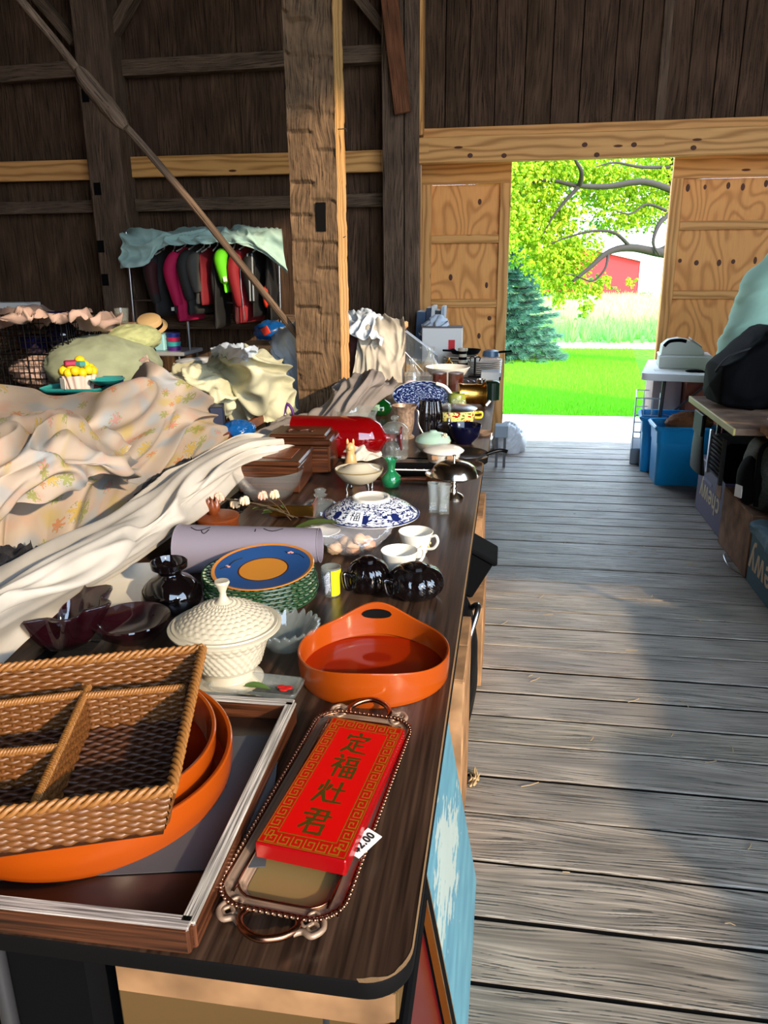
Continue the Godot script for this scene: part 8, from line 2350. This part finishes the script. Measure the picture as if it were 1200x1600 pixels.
	sm.mesh.surface_set_material(0, M.needle)
	var tf := []
	var bb := B.new()
	for tier in 33:
		var y := 0.12 + tier * 0.142
		var r := 1.5 * (1.0 - y / 5.0)
		var nb := int(7 + 9 * (1.0 - y / 5.0))
		for k in nb:
			var a := TAU * (k + rr(-0.3, 0.3)) / nb + tier * 0.7
			var d := Vector3(cos(a), 0, sin(a))
			var l := r * rr(0.85, 1.12)
			bb.tube([Vector3(0, y, 0), Vector3(0, y, 0) + d * l * 0.6 - Vector3(0, 0.06, 0), Vector3(0, y, 0) + d * l - Vector3(0, 0.02, 0)], 0.010, 4, false)
			for j in int(10 + l * 34):
				var t := pow(rng.randf(), 0.7)
				var side := rr(-1, 1) * 0.26 * l * (1.05 - t * 0.75)
				var p := Vector3(0, y, 0) + d * l * t + d.cross(Vector3.UP) * side - Vector3(0, 0.07 * sin(t * PI) + 0.12 * absf(side) + rr(0, 0.03), 0)
				var dir := (d + d.cross(Vector3.UP) * side * 2.2 / maxf(l, 0.2) + Vector3(0, rr(-0.45, 0.3), 0)).normalized()
				tf.append([Transform3D(Basis.looking_at(-dir, Vector3.UP).scaled(Vector3.ONE * rr(0.9, 1.5)), p), rr(0.7, 1.25)])
	sm.instance_count = tf.size()
	for k in tf.size():
		sm.set_instance_transform(k, tf[k][0])
		sm.set_instance_color(k, Color(tf[k][1], tf[k][1], tf[k][1]))
	part("branches", bb, M.bark, sp)
	var si := MultiMeshInstance3D.new()
	si.name = "needles"
	si.multimesh = sm
	sp.add_child(si, true)
	si.set_meta("kind", "stuff")
	# ---- big oak reaching in from the right
	var ok := thing("oak_tree", "large yellow-green oak whose dark branches reach across the doorway view", "tree")
	var tk := B.new()
	tk.tube(curve([Vector3(3.7, -0.5, -16.2), Vector3(3.5, 0.8, -16.0), Vector3(3.132, 2.417, -15.800), Vector3(2.647, 3.574, -15.600), Vector3(2.358, 4.550, -15.400)], 6), [0.42, 0.40, 0.38, 0.37, 0.36, 0.35, 0.34, 0.33, 0.32, 0.31, 0.30, 0.29, 0.28, 0.27, 0.26, 0.25, 0.24, 0.23, 0.22, 0.21, 0.20, 0.19, 0.18, 0.16, 0.14], 12)
	part("trunk", tk, M.bark, ok)
	var brs := [
		[[Vector3(2.993, 1.636, -15.200), Vector3(2.526, 1.679, -14.800), Vector3(1.979, 1.762, -14.400), Vector3(1.581, 1.690, -14.100), Vector3(1.258, 1.438, -13.800), Vector3(0.997, 1.240, -13.600)], 0.12],
		[[Vector3(2.962, 1.938, -15.200), Vector3(2.610, 1.724, -15.000), Vector3(2.307, 1.724, -14.800)], 0.14],
		[[Vector3(2.765, 2.387, -15.200), Vector3(2.480, 2.162, -14.800), Vector3(2.370, 1.845, -14.600), Vector3(2.496, 1.635, -14.600)], 0.07],
		[[Vector3(2.766, 2.700, -15.200), Vector3(2.126, 2.815, -14.600), Vector3(1.513, 2.723, -14.200), Vector3(0.969, 2.710, -13.800), Vector3(0.502, 2.788, -13.600), Vector3(0.102, 2.685, -13.400)], 0.085],
		[[Vector3(1.020, 2.709, -13.800), Vector3(0.777, 2.447, -13.700), Vector3(0.585, 2.184, -13.600), Vector3(0.444, 1.891, -13.500)], 0.05],
		[[Vector3(1.020, 2.709, -13.800), Vector3(1.022, 2.887, -13.600), Vector3(0.904, 3.064, -13.500), Vector3(0.806, 3.282, -13.400)], 0.06],
		[[Vector3(2.603, 3.084, -15.100), Vector3(2.054, 3.044, -14.600), Vector3(1.588, 3.080, -14.200), Vector3(1.260, 2.988, -13.900)], 0.045],
		[[Vector3(1.979, 1.762, -14.400), Vector3(1.661, 1.992, -14.100), Vector3(1.269, 2.016, -13.800), Vector3(0.853, 1.917, -13.600), Vector3(0.600, 1.820, -13.500)], 0.045],
		[[Vector3(1.581, 1.690, -14.100), Vector3(1.526, 1.436, -13.900), Vector3(1.324, 1.235, -13.800), Vector3(1.044, 1.321, -13.600), Vector3(0.830, 1.363, -13.500)], 0.035],
		[[Vector3(2.584, 2.372, -14.900), Vector3(2.209, 2.462, -14.600), Vector3(1.933, 2.303, -14.400), Vector3(1.645, 2.346, -14.200)], 0.04]]
	for q in brs:
		var c := curve(q[0], 5)
		var rad := []
		for k in c.size(): rad.append(0.75 * lerpf(q[1], q[1] * 0.25, k / (c.size() - 1.0)))
		part("branch", tb(c, rad, 8), M.bark, ok)
	var cl := [[Vector3(0.098, 2.884, -13.800), 0.55], [Vector3(0.458, 2.963, -14.000), 0.5], [Vector3(0.784, 3.056, -14.400), 0.5], [Vector3(0.117, 2.448, -13.800), 0.55], [Vector3(0.438, 2.413, -14.100), 0.5], [Vector3(0.818, 2.368, -14.300), 0.4], [Vector3(0.083, 1.997, -13.600), 0.5], [Vector3(0.403, 1.933, -13.900), 0.45], [Vector3(0.704, 2.061, -14.200), 0.35], [Vector3(1.278, 2.965, -14.600), 0.45], [Vector3(1.693, 2.965, -15.000), 0.4], [Vector3(1.484, 2.593, -14.800), 0.4], [Vector3(1.955, 2.718, -15.200), 0.4], [Vector3(2.322, 3.031, -15.300), 0.45], [Vector3(2.255, 2.397, -15.200), 0.4], [Vector3(1.859, 2.234, -15.000), 0.35], [Vector3(2.567, 2.517, -15.500), 0.4], [Vector3(1.108, 1.851, -14.200), 0.4], [Vector3(0.738, 1.647, -14.000), 0.4], [Vector3(0.472, 1.547, -13.800), 0.35], [Vector3(1.067, 1.542, -14.100), 0.35], [Vector3(0.865, 1.286, -14.000), 0.36], [Vector3(0.670, 1.187, -13.800), 0.26], [Vector3(1.102, 1.123, -14.200), 0.24], [Vector3(1.383, 1.066, -14.300), 0.2], [Vector3(1.284, 0.803, -14.200), 0.15], [Vector3(0.827, 0.924, -13.900), 0.16], [Vector3(1.543, 1.222, -14.400), 0.18], [Vector3(2.053, 1.215, -14.600), 0.10], [Vector3(-0.069, 3.196, -13.600), 0.6], [Vector3(0.649, 3.285, -14.100), 0.6], [Vector3(1.538, 3.299, -14.800), 0.5], [Vector3(2.471, 3.348, -15.400), 0.5], [Vector3(-0.343, 2.346, -13.600), 0.6], [Vector3(2.957, 2.871, -16.000), 0.5]]
	foliage(ok, "foliage", cl, 10500, M.leaf, 0.06)
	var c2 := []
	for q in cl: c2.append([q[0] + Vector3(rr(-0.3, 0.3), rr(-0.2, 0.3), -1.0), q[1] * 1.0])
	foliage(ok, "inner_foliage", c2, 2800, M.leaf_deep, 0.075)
	# trees far behind, right of the barn and left
	for q in [[Vector3(12.472, 2.142, -70.000), 2.4, "dark distant tree above the pale barn at the right door edge"], [Vector3(-1.381, 1.289, -60.000), 4.0, "distant green tree line behind the spruce"], [Vector3(2.507, 0.292, -64.000), 2.2, "distant green trees left of the red barn"]]:
		var t := thing("distant_tree", q[2], "tree", Vector3(q[0].x, -0.6, q[0].z))
		part("trunk", tb([Vector3.ZERO, Vector3(0, 3.0, 0)], [0.3, 0.15], 6), M.bark, t)
		foliage(t, "foliage", [[Vector3(0, q[1] * 0.9, 0), q[1] * 0.8], [Vector3(q[1] * 0.6, q[1] * 0.6, 0), q[1] * 0.6], [Vector3(-q[1] * 0.6, q[1] * 0.6, 0), q[1] * 0.6]], 900, M.leaf_deep, 0.4)

func foliage(par: Node3D, called: String, blobs: Array, count: int, m: Material, size: float) -> void:
	var b := B.new()
	for k in 4:
		var bs := Basis(Vector3.UP, k * 1.7) * Basis(Vector3.RIGHT, 0.5 + 0.3 * k)
		var o := bs * Vector3(0.2, 0, 0.1) * 0.5
		b.face([o + bs * Vector3(0, 0, 0), o + bs * Vector3(0.35, 0.06, 0.35), o + bs * Vector3(0, 0, 1.0), o + bs * Vector3(-0.35, 0.06, 0.35)])
	var mm := MultiMesh.new()
	mm.transform_format = MultiMesh.TRANSFORM_3D
	mm.use_colors = true
	mm.mesh = b.mesh()
	mm.mesh.surface_set_material(0, m)
	mm.instance_count = count
	var tot := 0.0
	for q in blobs: tot += q[1] * q[1]
	var at := 0
	for i in blobs.size():
		var q: Array = blobs[i]
		var m2 := int(count * q[1] * q[1] / tot)
		if i == blobs.size() - 1: m2 = count - at
		for k in m2:
			if at >= count: break
			var d := Vector3(rng.randfn(), rng.randfn() * 0.75, rng.randfn())
			d = d.normalized() * pow(rng.randf(), 0.55)
			var p: Vector3 = q[0] + d * q[1]
			mm.set_instance_transform(at, Transform3D(Basis.from_euler(Vector3(rr(-0.8, 0.8), rr(0, TAU), rr(-0.8, 0.8))).scaled(Vector3.ONE * size * rr(0.6, 1.3)), p))
			var g := rr(0.7, 1.2)
			mm.set_instance_color(at, Color(g * rr(0.85, 1.2), g, g * rr(0.6, 1.0)))
			at += 1
	var mi := MultiMeshInstance3D.new()
	mi.name = numbered(par, called)
	mi.multimesh = mm
	par.add_child(mi, true)
	mi.set_meta("kind", "stuff")
